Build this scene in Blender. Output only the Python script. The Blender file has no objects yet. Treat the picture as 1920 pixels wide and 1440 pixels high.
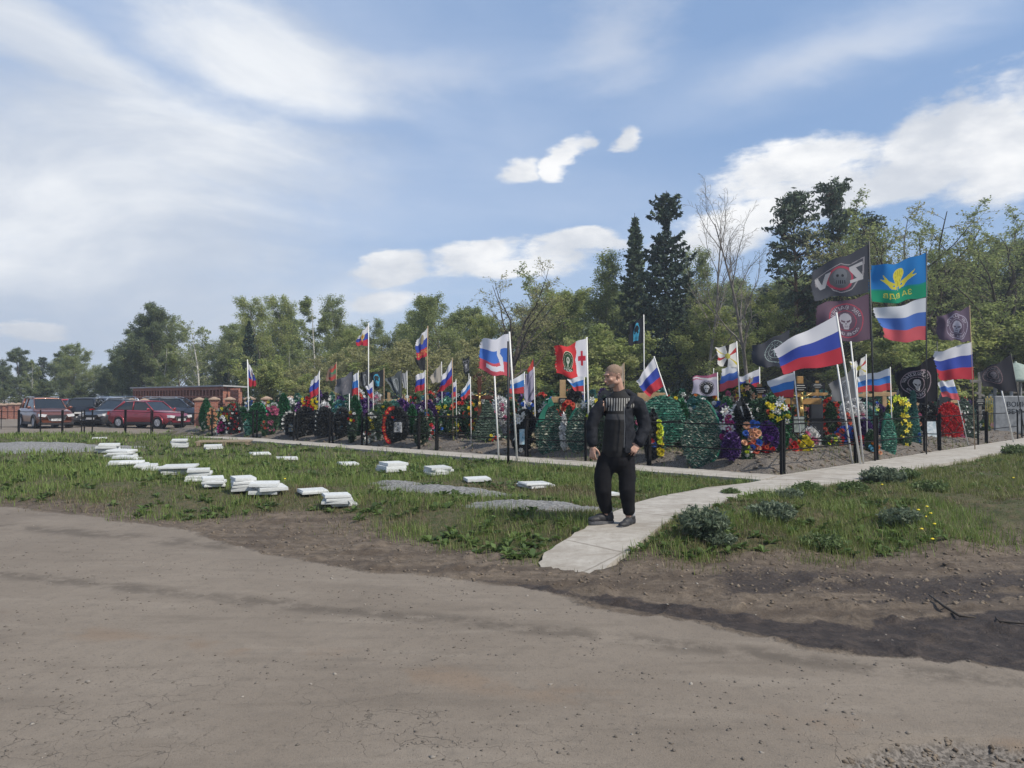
import bpy, math, random
import numpy as np
from mathutils import Vector, Matrix, noise as mnoise
R = math.radians
random.seed(7)
rng = np.random.default_rng(7)
C = bpy.context.scene.collection
# ---------------------------------------------------------------- camera
H, F, HY = 1.55, 1450.0, 748.0          # eye height, focal length and horizon row of the 1920 px photograph
cam_d = bpy.data.cameras.new('camera'); cam = bpy.data.objects.new('camera', cam_d); C.objects.link(cam)
cam_d.sensor_width = 36; cam_d.lens = 36 * F / 1920; cam_d.clip_end = 3000; cam_d.clip_start = 0.1
PITCH = math.atan((HY - 720) / F)
cam.location = (0, 0, H); cam.rotation_euler = (math.pi / 2 + PITCH, 0, 0)
bpy.context.scene.camera = cam
# ---------------------------------------------------------------- sun, sky, exposure
SUN_EL, SUN_AZ = 48, 118                   # azimuth clockwise from +Y
sd = bpy.data.lights.new('sun', 'SUN'); sd.energy = 4.0; sd.angle = R(1.6); sd.color = (1, .93, .82)
sun = bpy.data.objects.new('sun', sd); C.objects.link(sun)
sun.rotation_euler = (R(90 - SUN_EL), 0, R(180 - SUN_AZ))
sc = bpy.context.scene
sc.view_settings.view_transform = 'Standard'; sc.view_settings.look = 'None'
sc.view_settings.gamma = 1.0; sc.view_settings.exposure = 0.29
W = bpy.data.worlds.new('World'); sc.world = W; W.use_nodes = True
nt = W.node_tree; nt.nodes.clear()

class NB:
    """tiny node builder"""
    def __init__(s, nt): s.nt = nt
    def n(s, typ, **kw):
        o = s.nt.nodes.new(typ)
        for k, v in kw.items(): setattr(o, k, v)
        return o
    def link(s, a, b): s.nt.links.new(a, b)
    def put(s, sock, v):
        if isinstance(v, bpy.types.NodeSocket): s.link(v, sock)
        else: sock.default_value = v
    def m(s, op, a, b=0.0, c=None, clamp=False):
        o = s.n('ShaderNodeMath', operation=op, use_clamp=clamp)
        s.put(o.inputs[0], a); s.put(o.inputs[1], b)
        if c is not None: s.put(o.inputs[2], c)
        return o.outputs[0]
    def noise(s, vec, scale, detail=4, rough=.55, dist=0.0, dim='3D'):
        o = s.n('ShaderNodeTexNoise', noise_dimensions=dim)
        if vec is not None: s.link(vec, o.inputs['Vector'])
        o.inputs['Scale'].default_value = scale; o.inputs['Detail'].default_value = detail
        o.inputs['Roughness'].default_value = rough; o.inputs['Distortion'].default_value = dist
        return o.outputs['Fac']
    def rng(s, v, a, b, c=0.0, d=1.0, smooth=True):
        o = s.n('ShaderNodeMapRange', interpolation_type='SMOOTHSTEP' if smooth else 'LINEAR')
        s.put(o.inputs['Value'], v)
        for k, q in zip(('From Min', 'From Max', 'To Min', 'To Max'), (a, b, c, d)): s.put(o.inputs[k], q)
        return o.outputs['Result']
    def mix(s, f, a, b, blend='MIX'):
        o = s.n('ShaderNodeMix', data_type='RGBA', blend_type=blend)
        s.put(o.inputs[0], f); s.put(o.inputs[6], a); s.put(o.inputs[7], b)
        return o.outputs[2]
    def vec(s, x, y, z):
        o = s.n('ShaderNodeCombineXYZ'); s.put(o.inputs[0], x); s.put(o.inputs[1], y); s.put(o.inputs[2], z)
        return o.outputs[0]
def c4(c): return (c[0], c[1], c[2], 1.0)

def build_sky():
    b = NB(nt)
    out = b.n('ShaderNodeOutputWorld'); bg = b.n('ShaderNodeBackground')
    sky = b.n('ShaderNodeTexSky', sky_type='NISHITA', sun_disc=False, sun_elevation=R(SUN_EL), sun_rotation=R(SUN_AZ))
    sky.air_density = 1.0; sky.dust_density = .4; sky.ozone_density = 2.4
    tc = b.n('ShaderNodeTexCoord')
    sp = b.n('ShaderNodeSeparateXYZ'); b.link(tc.outputs['Generated'], sp.inputs[0])
    X, Y, Z = sp.outputs
    az = b.m('ARCTAN2', X, Y); el = b.m('ARCSINE', Z)
    # slow fbm warp of the sky coordinates gives the clouds ragged rims
    q = b.vec(b.m('MULTIPLY', az, 1.0), b.m('MULTIPLY', el, 2.0), 0.0)
    n1 = b.noise(q, 5.0, 8, .58); n2 = b.noise(q, 26.0, 6, .62)
    n3 = b.noise(b.vec(az, b.m('MULTIPLY', el, 2.6), 3.7), 2.4, 6, .55, .6)
    n4 = b.noise(b.vec(b.m('MULTIPLY', az, .8), b.m('MULTIPLY', el, 3.0), 9.1), 4.0, 6, .52, .5)
    wx = b.m('MULTIPLY_ADD', b.m('SUBTRACT', n1, .5), .16, az)
    wy = b.m('MULTIPLY_ADD', b.m('SUBTRACT', n4, .5), .10, el)
    def blob(px, py, rx, ry, rot=0, warp=1.0):
        a0 = math.atan((px - 960) / F); e0 = math.atan((HY - py) / F * math.cos(a0))
        rx /= F; ry /= F
        dx = b.m('SUBTRACT', wx if warp else az, a0); dy = b.m('SUBTRACT', wy if warp else el, e0)
        c, s_ = math.cos(R(rot)), math.sin(R(rot))
        ux = b.m('ADD', b.m('MULTIPLY', dx, c / rx), b.m('MULTIPLY', dy, s_ / rx))
        uy = b.m('ADD', b.m('MULTIPLY', dx, -s_ / ry), b.m('MULTIPLY', dy, c / ry))
        return b.m('SQRT', b.m('ADD', b.m('MULTIPLY', ux, ux), b.m('MULTIPLY', uy, uy)))
    def layer(blobs, inner, outer, edge):
        acc = None
        for bl in blobs:
            r = blob(*bl)
            acc = r if acc is None else b.m('MINIMUM', acc, r)
        r = b.m('ADD', acc, b.m('MULTIPLY', b.m('SUBTRACT', n2, .5), edge))
        return b.rng(r, inner, outer, 1.0, 0.0)
    soft = layer([(130, 360, 430, 190, -6), (300, 260, 360, 90, -4), (60, 560, 560, 160, 0), (250, 470, 330, 110, 0),
                  (500, 95, 230, 85, -14), (100, 90, 250, 60, -20)], .30, 1.40, .5)
    wisp = layer([(1155, 75, 110, 85, 20), (760, 130, 160, 40, -4), (1560, 90, 200, 40, 14)], -.1, 1.45, .8)
    veil = layer([(620, 300, 560, 330, -10), (900, 130, 420, 60, -3), (900, 420, 500, 110, 0), (1500, 120, 420, 60, 12), (300, 300, 600, 500, 0)], .2, 1.6, .2)
    hard = layer([(975, 308, 52, 24, 10), (1058, 289, 46, 26, 25), (1166, 270, 38, 24, 12),
                  (1790, 262, 150, 66, 12), (1880, 275, 130, 74, 10), (1500, 318, 150, 34, 10), (1640, 350, 240, 40, 12), (1430, 400, 210, 44, 16),
                  (718, 508, 74, 20, 6), (705, 562, 82, 26, 0), (890, 490, 100, 22, 8), (1085, 468, 105, 18, 6), (960, 500, 130, 18, 4), (30, 616, 46, 11, 0)],
                 .62, 1.22, 1.05)
    shade = b.rng(n3, .32, .68)
    lit = b.mix(shade, (.53, .59, .69, 1), (.93, .95, .97, 1))
    hardc = b.mix(b.rng(n1, .35, .62), (.66, .69, .74, 1), (1.05, 1.04, 1.02, 1))
    k = b.n('ShaderNodeVectorMath', operation='SCALE'); b.link(sky.outputs[0], k.inputs[0]); k.inputs['Scale'].default_value = 0.10
    base = b.mix(0.62, k.outputs[0], (.31, .475, .78, 1))
    up = b.rng(el, -.05, .30)
    base = b.mix(b.m('MULTIPLY', b.m('SUBTRACT', 1.0, up), .55), base, (.52, .66, .86, 1))
    vf = b.m('MULTIPLY', veil, b.m('MULTIPLY_ADD', b.rng(n4, .25, .80), .36, .16))
    c = b.mix(vf, base, (.66, .74, .88, 1))
    sf = b.m('MULTIPLY', soft, b.rng(n3, .10, .60, .50, .95))
    c = b.mix(sf, c, lit)
    c = b.mix(b.m('MULTIPLY', wisp, .42), c, (.78, .80, .84, 1))
    c = b.mix(b.m('MULTIPLY', hard, .92), c, hardc)
    # the half of the sky behind the camera carries the same broken cloud
    back = b.m('MULTIPLY', b.rng(Y, .3, -.1), b.rng(n1, .42, .6))
    c = b.mix(b.m('MULTIPLY', back, .7), c, (.75, .77, .8, 1))
    b.link(c, bg.inputs[0]); bg.inputs[1].default_value = .86
    b.link(bg.outputs[0], out.inputs[0])
build_sky()

# ---------------------------------------------------------------- helpers
def ray(px, py):
    """world direction through a pixel of the photograph, scaled to depth 1"""
    x = (px - 960) / F; z = (720 - py) / F
    c, s = math.cos(PITCH), math.sin(PITCH)
    y = c - z * s; z = s + z * c
    return Vector((x / y, 1.0, z / y))
def gp(px, py, z=0.0):
    r = ray(px, py); t = (z - H) / r.z
    return Vector((r.x * t, t, z))
def dp(px, py, d):
    r = ray(px, py); return Vector((r.x * d, d, H + r.z * d))

def tag(o, label=None, cat=None, group=None, kind=None):
    if label: o['label'] = label
    if cat: o['category'] = cat
    if group: o['group'] = group
    if kind: o['kind'] = kind
    return o
def empty(name, loc=(0, 0, 0), rz=0, label=None, cat=None, group=None, rx=0, ry=0):
    o = bpy.data.objects.new(name, None); C.objects.link(o); o.empty_display_size = .1
    o.location = loc; o.rotation_euler = (rx, ry, rz)
    return tag(o, label, cat, group)

class MB:
    """collects polygons; build() links them as ONE mesh object"""
    def __init__(s): s.v = []; s.f = []; s.mi = []; s.cur = 0; s.nv = 0
    def add(s, vs, fs, mi=None):
        o = s.nv
        s.v.extend([tuple(p) for p in vs]); s.nv += len(vs)
        s.f.extend([tuple(o + i for i in f) for f in fs]); s.mi.extend([s.cur if mi is None else mi] * len(fs))
    def box(s, lo, hi, bev=0.0, M=None, mi=None):
        x0, y0, z0 = lo; x1, y1, z1 = hi
        if bev <= 0:
            vs = [(x0,y0,z0),(x1,y0,z0),(x1,y1,z0),(x0,y1,z0),(x0,y0,z1),(x1,y0,z1),(x1,y1,z1),(x0,y1,z1)]
            fs = [(0,3,2,1),(4,5,6,7),(0,1,5,4),(1,2,6,5),(2,3,7,6),(3,0,4,7)]
        else:
            b_ = bev; vs = []; 
            for (z, i) in ((z0, b_), (z0 + b_, 0), (z1 - b_, 0), (z1, b_)):
                if i: vs += [(x0+i,y0+i,z),(x1-i,y0+i,z),(x1-i,y1-i,z),(x0+i,y1-i,z)]*1; 
                else: vs += [(x0,y0,z),(x1,y0,z),(x1,y1,z),(x0,y1,z)]
            fs = [(0,3,2,1),(12,13,14,15)]
            for k in range(3):
                for j in range(4): fs.append((k*4+j, k*4+(j+1)%4, k*4+4+(j+1)%4, k*4+4+j))
        if M is not None: vs = [M @ Vector(p) for p in vs]
        s.add(vs, fs, mi)
    def tube(s, pts, rads, n=6, cap=True, mi=None):
        pts = [Vector(p) for p in pts]
        if not hasattr(rads, '__len__'): rads = [rads] * len(pts)
        vs = []; ref = None
        for i, p in enumerate(pts):
            t = (pts[min(i+1, len(pts)-1)] - pts[max(i-1, 0)])
            if t.length < 1e-9: t = Vector((0, 0, 1))
            t.normalize()
            if ref is None: ref = Vector((0, 0, 1)) if abs(t.z) < .9 else Vector((1, 0, 0))
            a = t.cross(ref); 
            if a.length < 1e-6: a = t.orthogonal()
            a.normalize(); b_ = t.cross(a)
            for k in range(n):
                an = 2*math.pi*k/n
                vs.append(p + (a*math.cos(an) + b_*math.sin(an)) * rads[i])
        fs = []
        for i in range(len(pts)-1):
            for k in range(n):
                fs.append((i*n+k, i*n+(k+1)%n, (i+1)*n+(k+1)%n, (i+1)*n+k))
        if cap: fs.append(tuple(range(n-1, -1, -1))); fs.append(tuple((len(pts)-1)*n+k for k in range(n)))
        s.add(vs, fs, mi)
    def ell(s, c, r, nu=10, nv=7, M=None, mi=None, jit=0):
        vs = [(0,0,-1)]; fs = []
        for j in range(1, nv):
            th = -math.pi/2 + math.pi*j/nv
            for i in range(nu):
                a = 2*math.pi*i/nu; vs.append((math.cos(th)*math.cos(a), math.cos(th)*math.sin(a), math.sin(th)))
        vs.append((0,0,1)); n = len(vs)-1
        for i in range(nu):
            fs.append((0, 1+(i+1)%nu, 1+i)); fs.append((n, n-nu+i, n-nu+(i+1)%nu))
        for j in range(nv-2):
            for i in range(nu):
                a = 1+j*nu+i; b_ = 1+j*nu+(i+1)%nu; fs.append((a, b_, b_+nu, a+nu))
        if jit: vs = [tuple(q*(1+random.uniform(-jit, jit)) for q in v) for v in vs]
        vs = [Vector((v[0]*r[0], v[1]*r[1], v[2]*r[2])) for v in vs]
        if M is not None: vs = [M @ v for v in vs]
        s.add([v + Vector(c) for v in vs], fs, mi)
    def lathe(s, prof, n=12, c=(0,0,0), M=None, mi=None):
        vs = []; fs = []
        for r, z in prof:
            for k in range(n):
                a = 2*math.pi*k/n; vs.append(Vector((r*math.cos(a), r*math.sin(a), z)))
        for i in range(len(prof)-1):
            for k in range(n): fs.append((i*n+k, i*n+(k+1)%n, (i+1)*n+(k+1)%n, (i+1)*n+k))
        fs.append(tuple(range(n-1, -1, -1))); fs.append(tuple((len(prof)-1)*n+k for k in range(n)))
        if M is not None: vs = [M @ v for v in vs]
        s.add([v + Vector(c) for v in vs], fs, mi)
    def prism(s, poly, y0, y1, M=None, mi=None):
        """outline in x,z extruded along y"""
        n = len(poly)
        vs = [Vector((p[0], y0, p[1])) for p in poly] + [Vector((p[0], y1, p[1])) for p in poly]
        fs = [tuple(range(n)), tuple(range(2*n-1, n-1, -1))] + [(i, i+n, (i+1)%n+n, (i+1)%n) for i in range(n)]
        if M is not None: vs = [M @ v for v in vs]
        s.add(vs, fs, mi)
    def mesh(s, name, mats, smooth=False):
        me = bpy.data.meshes.new(name); me.from_pydata(s.v, [], s.f)
        for m in (mats if isinstance(mats, (list, tuple)) else [mats]): me.materials.append(m)
        if any(s.mi): me.polygons.foreach_set('material_index', s.mi)
        if smooth: me.polygons.foreach_set('use_smooth', [True]*len(me.polygons))
        me.update(); return me
    def build(s, name, mats, parent=None, smooth=False, loc=None):
        return link(name, s.mesh(name, mats, smooth), parent, loc)
def link(name, me, parent=None, loc=None, rot=None, scale=None):
    o = bpy.data.objects.new(name, me); C.objects.link(o)
    if parent is not None: o.parent = parent
    if loc is not None: o.location = loc
    if rot is not None: o.rotation_euler = rot
    if scale is not None: o.scale = scale
    return o
def npmesh(name, V, Fa, mat, smooth=False, attr=None):
    """V (n,3) float, Fa (m,k) int with k 3 or 4"""
    me = bpy.data.meshes.new(name); V = np.asarray(V, dtype=np.float32); Fa = np.asarray(Fa, dtype=np.int32)
    m, k = Fa.shape
    me.vertices.add(len(V)); me.vertices.foreach_set('co', V.ravel())
    me.loops.add(m*k); me.loops.foreach_set('vertex_index', Fa.ravel())
    me.polygons.add(m); me.polygons.foreach_set('loop_start', np.arange(m, dtype=np.int32)*k)
    if smooth: me.polygons.foreach_set('use_smooth', np.ones(m, dtype=bool))
    me.update(calc_edges=True)
    if mat is not None:
        for q in (mat if isinstance(mat, (list, tuple)) else [mat]): me.materials.append(q)
    if attr:
        for nm, arr in attr.items():
            a = me.attributes.new(nm, 'FLOAT_COLOR', 'POINT')
            arr = np.asarray(arr, dtype=np.float32)
            if arr.shape[1] == 3: arr = np.hstack([arr, np.ones((len(arr), 1), np.float32)])
            a.data.foreach_set('color', arr.ravel())
    return me
def copy_tree(o, parent=None, deep=True):
    c = o.copy(); C.objects.link(c)
    if parent is not None: c.parent = parent
    if deep:
        for ch in list(o.children): copy_tree(ch, c)
    return c

# value noise in numpy
def vnoise(x, y, seed=0):
    xi = np.floor(x).astype(np.int64); yi = np.floor(y).astype(np.int64); fx = x - xi; fy = y - yi
    fx = fx*fx*(3-2*fx); fy = fy*fy*(3-2*fy)
    def h(a, b):
        n = (a*374761393 + b*668265263 + seed*1442695041) & 0x7fffffff
        n = ((n ^ (n >> 13)) * 1274126177) & 0x7fffffff
        return ((n ^ (n >> 16)) & 0xffff) / 65535.0
    return (h(xi, yi)*(1-fx) + h(xi+1, yi)*fx)*(1-fy) + (h(xi, yi+1)*(1-fx) + h(xi+1, yi+1)*fx)*fy
def fbm(x, y, oct=4, seed=0):
    s = 0; a = .5; t = 0
    for o in range(oct):
        s = s + a*vnoise(x*2**o, y*2**o, seed+o*17); t += a; a *= .5
    return s/t
def sstep(a, b, v): 
    t = np.clip((v-a)/(b-a), 0, 1); return t*t*(3-2*t)

# ---------------------------------------------------------------- materials
_m = {}
def mat(name, col, rough=.7, var=0.0, vscale=8.0, col2=None, metal=0.0, trans=0.0, bump=0.0, bscale=60.0, spec=.4, coat=0.0, obj_var=0.0, attr=None):
    """procedural material: base colour broken by noise towards col2"""
    if name in _m: return _m[name]
    m = bpy.data.materials.new(name); m.use_nodes = True; _m[name] = m
    b = NB(m.node_tree); m.node_tree.nodes.clear()
    out = b.n('ShaderNodeOutputMaterial'); p = b.n('ShaderNodeBsdfPrincipled')
    tc = b.n('ShaderNodeTexCoord')
    cs = None
    if attr:
        at = b.n('ShaderNodeAttribute', attribute_name=attr); cs = at.outputs['Color']
    if col2 is None and var: col2 = tuple(min(1, c*(1-var)) for c in col)
    base = cs if cs is not None else c4(col)
    if col2 is not None:
        f = b.rng(b.noise(tc.outputs['Object'], vscale, 6, .6), .35, .65)
        if cs is not None: base = b.mix(b.m('MULTIPLY', f, var), base, (0.02, .02, .02, 1))
        else: base = b.mix(f, base, c4(col2))
    if obj_var:
        oi = b.n('ShaderNodeObjectInfo')
        hs = b.n('ShaderNodeHueSaturation'); b.put(hs.inputs['Color'], base)
        b.put(hs.inputs['Value'], b.m('MULTIPLY_ADD', oi.outputs['Random'], obj_var*2, 1-obj_var))
        b.put(hs.inputs['Hue'], b.m('MULTIPLY_ADD', oi.outputs['Random'], .03, .485))
        base = hs.outputs[0]
    b.put(p.inputs['Base Color'], base)
    p.inputs['Roughness'].default_value = rough; p.inputs['Metallic'].default_value = metal
    p.inputs['Specular IOR Level'].default_value = spec
    if coat: p.inputs['Coat Weight'].default_value = coat; p.inputs['Coat Roughness'].default_value = .05
    if bump:
        bu = b.n('ShaderNodeBump'); bu.inputs['Strength'].default_value = bump; bu.inputs['Distance'].default_value = .01
        b.link(b.noise(tc.outputs['Object'], bscale, 5, .6), bu.inputs['Height']); b.link(bu.outputs[0], p.inputs['Normal'])
    sh = p.outputs[0]
    if trans:
        t = b.n('ShaderNodeBsdfTranslucent'); b.put(t.inputs[0], base)
        mx = b.n('ShaderNodeMixShader'); mx.inputs[0].default_value = trans
        b.link(sh, mx.inputs[1]); b.link(t.outputs[0], mx.inputs[2]); sh = mx.outputs[0]
    b.link(sh, out.inputs[0])
    return m
# ================================================================ THE GROUND
GZ = .20                                   # level of the burial ground above the road
C0 = Vector((4.62, 13.30)); DL = Vector((-.722, .692)); DR = Vector((.705, .709))   # fence corner and its two sides
EX = np.array([-300, -60, -35, -20, -12, -7.55, -4.7, -2.35, -1.2, .2, .75, 1.5, 3.0, 4.85, 8, 14, 40, 300.])
EY = np.array([160, 41, 27.5, 18.6, 13.8, 11.3, 10.2, 9.35, 8.25, 7.25, 6.85, 6.7, 6.95, 7.5, 8.6, 9.6, 13.5, 20.])
def y_edge(x): return np.interp(x, EX, EY)
def terrain(x, y):
    """height of the bare ground"""
    x = np.asarray(x, float); y = np.asarray(y, float)
    s = (y - y_edge(x))*.88 + (fbm(x*.9, y*.9, 3, 5)-.5)*.5
    up = sstep(-.1, 1.9, s)
    far = sstep(36, 30, y*.98 - x*.10)
    z = GZ*up*np.where(x < 6, far, 1.0)
    z = z + up*(fbm(x*.8, y*.8, 4, 9)-.5)*.07*sstep(60, 25, y)
    # the bank right of the ramp is lumpy
    z = z + sstep(0, .8, s)*sstep(0.9, 1.6, x)*sstep(11.2, 9, y - (x-2)*.35)*(fbm(x*1.8, y*1.8, 5, 3)-.38)*.27
    # road: gentle ruts and grit near the camera
    rd = 1 - sstep(-.3, .5, s)
    along = y*.93 + x*.33
    z = z + rd*(fbm(x*.35, y*.35, 3, 21)-.5)*.05 + rd*(fbm(along*2.2, x*.25, 3, 4)-.5)*.018
    # wet gutter at the foot of the bank
    g = (y - np.interp(x, [-3, 0, 2.9, 6, 12], [8.0, 6.5, 5.1, 3.6, 1.5]))
    z = z - .035*np.exp(-(g/.45)**2)*sstep(-1.5, 1.5, x)
    # broken hole, lower right
    hx, hy = (x-2.12)/.72, (y-3.22)/.34
    hr = np.sqrt(hx*hx+hy*hy) + (fbm(x*4, y*4, 3, 8)-.5)*.5
    z = z - .05*sstep(1.05, .75, hr)*rd
    return z
def tz(x, y): return float(terrain(np.array([x]), np.array([y]))[0])

def axis(lo, hi, a, b, step, grow=1.06):
    xs = list(np.arange(a, b+1e-6, step)); 
    s = step; x = b
    while x < hi: s *= grow; x += s; xs.append(min(x, hi))
    s = step; x = a; left = []
    while x > lo: s *= grow; x -= s; left.append(max(x, lo))
    return np.array(left[::-1] + xs)
def walk_dist(x, y):
    """signed measures used to keep soil and grass off the paving"""
    ax, ay = x - C0.x, y - C0.y
    l_along = ax*DL.x + ay*DL.y; l_off = -(ax*DL.y*-1 + ay*DL.x)   # placeholder, replaced below
    return l_along, l_off
# paving outline (left walk, right walk and the ramp that runs down to the road) as centre lines with half widths
NL = Vector((-DL.y, DL.x)) * -1            # points from the fence line out towards the camera
if NL.y > 0: NL = -NL
NL = Vector((-.692, -.722)); NR = Vector((.709, -.705))
WL, WR = .98, 1.25
ramp_l = [gp(1440, 905, GZ), gp(1385, 912, GZ), gp(1290, 925, GZ), gp(1200, 946, .19), gp(1155, 963, .17), gp(1112, 988, .14), gp(1060, 1015, .09), gp(1016, 1042, .03), gp(1011, 1058, .01)]
ramp_r = [gp(1560, 912, GZ), gp(1480, 922, GZ), gp(1400, 938, GZ), gp(1330, 956, .2), gp(1275, 975, .18), gp(1222, 1004, .14), gp(1185, 1030, .09), gp(1150, 1056, .03), gp(1110, 1072, .01)]
def in_poly(x, y, poly):
    ins = np.zeros(x.shape, bool); n = len(poly)
    for i in range(n):
        x0, y0 = poly[i]; x1, y1 = poly[(i+1) % n]
        if abs(y1-y0) < 1e-9: continue
        c = ((y0 > y) != (y1 > y)) & (x < (x1-x0)*(y-y0)/(y1-y0)+x0); ins ^= c
    return ins
def P2(v): return (v[0], v[1])
LEN_L, LEN_R = 27.5, 34
wl_poly = [P2(C0), P2(C0+DL*LEN_L), P2(C0+DL*LEN_L+NL*WL), P2(C0+NL*WL-DL*.15)]
wr_poly = [P2(C0), P2(C0+NL*.9), P2(ramp_r[0]), P2(C0+DR*1.0+NR*WR), P2(C0+DR*LEN_R+NR*WR), P2(C0+DR*LEN_R)]
rp_poly = [P2(v) for v in ramp_l] + [P2(v) for v in ramp_r[::-1]]
def on_path(x, y): return in_poly(x, y, wl_poly) | in_poly(x, y, wr_poly) | in_poly(x, y, rp_poly)
plot_poly = [P2(C0), P2(C0+DL*26), (-4, 60), (30, 60), P2(C0+DR*40)]
def in_plot(x, y): return in_poly(x, y, plot_poly)

xs = axis(-900, 900, -9, 13, .065, 1.05); ys = axis(-60, 1400, 2.4, 15.5, .065, 1.05)
GX, GY = np.meshgrid(xs, ys); Zt = terrain(GX, GY)
pm = on_path(GX, GY); 
Zt = np.where(pm, Zt - .07, Zt)
s_edge = (GY - y_edge(GX))*.88
ed = s_edge + (fbm(GX*.7, GY*.7, 4, 31)-.5)*1.5
park = sstep(32.0, 33.6, GY*.98 - GX*.10 + (fbm(GX*.3, GY*.3, 3, 2)-.5)*1.2)*(GX < -3)
grass_m = sstep(-.35, .75, ed) * (1-park)
# bare soil: bank at lower right and worn strip by the road on the left
bare_r = sstep(.7, 1.2, GX)*sstep(1.1, .1, s_edge + (fbm(GX*1.5, GY*1.5, 4, 12)-.5)*2.4)
bare_r = np.maximum(bare_r, sstep(.8, .3, np.hypot((GX-3.9)/1.2, GY-10.4)+(fbm(GX*2, GY*2, 3, 77)-.5)*.6))
bare_l = sstep(-1.0, -2.0, GX)*sstep(1.5, .5, s_edge + (fbm(GX*.8, GY*.8, 4, 14)-.5)*2.2)
bare = np.clip(bare_r + bare_l*.85, 0, 1)
plotm = in_plot(GX, GY)
grass_m = np.where(plotm, .12*sstep(.5, .62, fbm(GX*.6, GY*.6, 3, 44)), grass_m*(1-.50*bare))
gut = GY - np.interp(GX, [-3, 0, 2.9, 6, 12], [7.9, 6.42, 5.0, 3.5, 1.4])
wn = (fbm(GX*1.6, GY*1.6, 4, 6)-.5)*.55
w_lo = np.interp(GX, [-1.2, .09, 1.27, 1.82, 2.95, 6, 12], [7.15, 6.45, 5.45, 4.90, 4.45, 3.2, 1.0]) + wn*.35
w_hi = np.interp(GX, [-1.2, .09, 1.45, 2.03, 2.8, 4.17, 8], [7.15, 6.55, 5.80, 5.42, 5.45, 5.75, 5.9]) + wn
w_lo = w_lo + (fbm(GX*6, GY*6, 3, 66)-.5)*.14; w_hi = w_hi + (fbm(GX*5, GY*5, 3, 67)-.5)*.45
wet = sstep(-.10, .12, GY-w_lo)*sstep(.12, -.22, GY-w_hi)*sstep(-1.3, -.4, GX)
moist = sstep(1.3, 1.9, GX)*sstep(7.7, 6.7, GY+wn*1.6)*sstep(5.5, 6.1, GY+wn*.6)*sstep(.36, .56, fbm(GX*1.5, GY*3.2, 5, 19))
d_lo = np.interp(GX, [-30, -9, -4.3, -2.48, -1.24, .09, 1.27, 1.82, 2.95, 6, 12], [24, 12.3, 9.5, 7.85, 6.95, 6.45, 5.45, 4.90, 4.45, 3.2, 1.0]) + (fbm(GX*1.2, GY*1.2, 4, 88)-.5)*.5
dirt = np.clip(np.maximum(sstep(-.5, .3, ed), sstep(-.30, .25, GY-d_lo)), 0, 1)*(1-park)          # loose earth verge
holem = sstep(1.15, .85, np.sqrt(((GX-2.12)/.72)**2+((GY-3.22)/.34)**2) + (fbm(GX*4, GY*4, 3, 8)-.5)*.5)
# ramp clods in the earth verge
Zt = Zt + (dirt*(1-grass_m))*(1-pm)*(np.maximum(fbm(GX*7, GY*7, 3, 51)-.55, 0))*.16*sstep(20, 8, GY)
# earth heaped along the inside of the railings
ax, ay = GX - C0.x, GY - C0.y
inL = -(ax*NL.x + ay*NL.y); inR = -(ax*NR.x + ay*NR.y)
rim = np.minimum(inL, inR)
heap = plotm*sstep(.05, .7, rim)*(.12 + .14*fbm(GX*.7, GY*.7, 3, 61) + .10*fbm(GX*3, GY*3, 3, 62))*sstep(60, 30, GY)
Zt = Zt + heap
def plot_z(x, y):
    ax_, ay_ = x-C0.x, y-C0.y
    r = min(-(ax_*NL.x+ay_*NL.y), -(ax_*NR.x+ay_*NR.y))
    xx, yy = np.array([x]), np.array([y])
    return float(terrain(xx, yy)[0] + sstep(.05, .7, np.array([r]))[0]*(.12+.14*fbm(xx*.7, yy*.7, 3, 61)[0]+.05))
ny, nx = GX.shape
col = np.stack([grass_m, dirt, np.maximum(wet, moist*.62), holem*.5 + .5*np.where(plotm, 1, 0)*(1-holem)], -1).reshape(-1, 4)
V = np.stack([GX, GY, Zt], -1).reshape(-1, 3)
idx = np.arange(nx*ny).reshape(ny, nx)
Q = np.stack([idx[:-1, :-1], idx[:-1, 1:], idx[1:, 1:], idx[1:, :-1]], -1).reshape(-1, 4)
fc = lambda A: A[:-1, :-1].reshape(-1)
is_wet = fc(wet) > .5; is_park = fc(park) > .5; is_road = (fc(dirt) < .5) & ~is_wet & ~is_park
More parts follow.
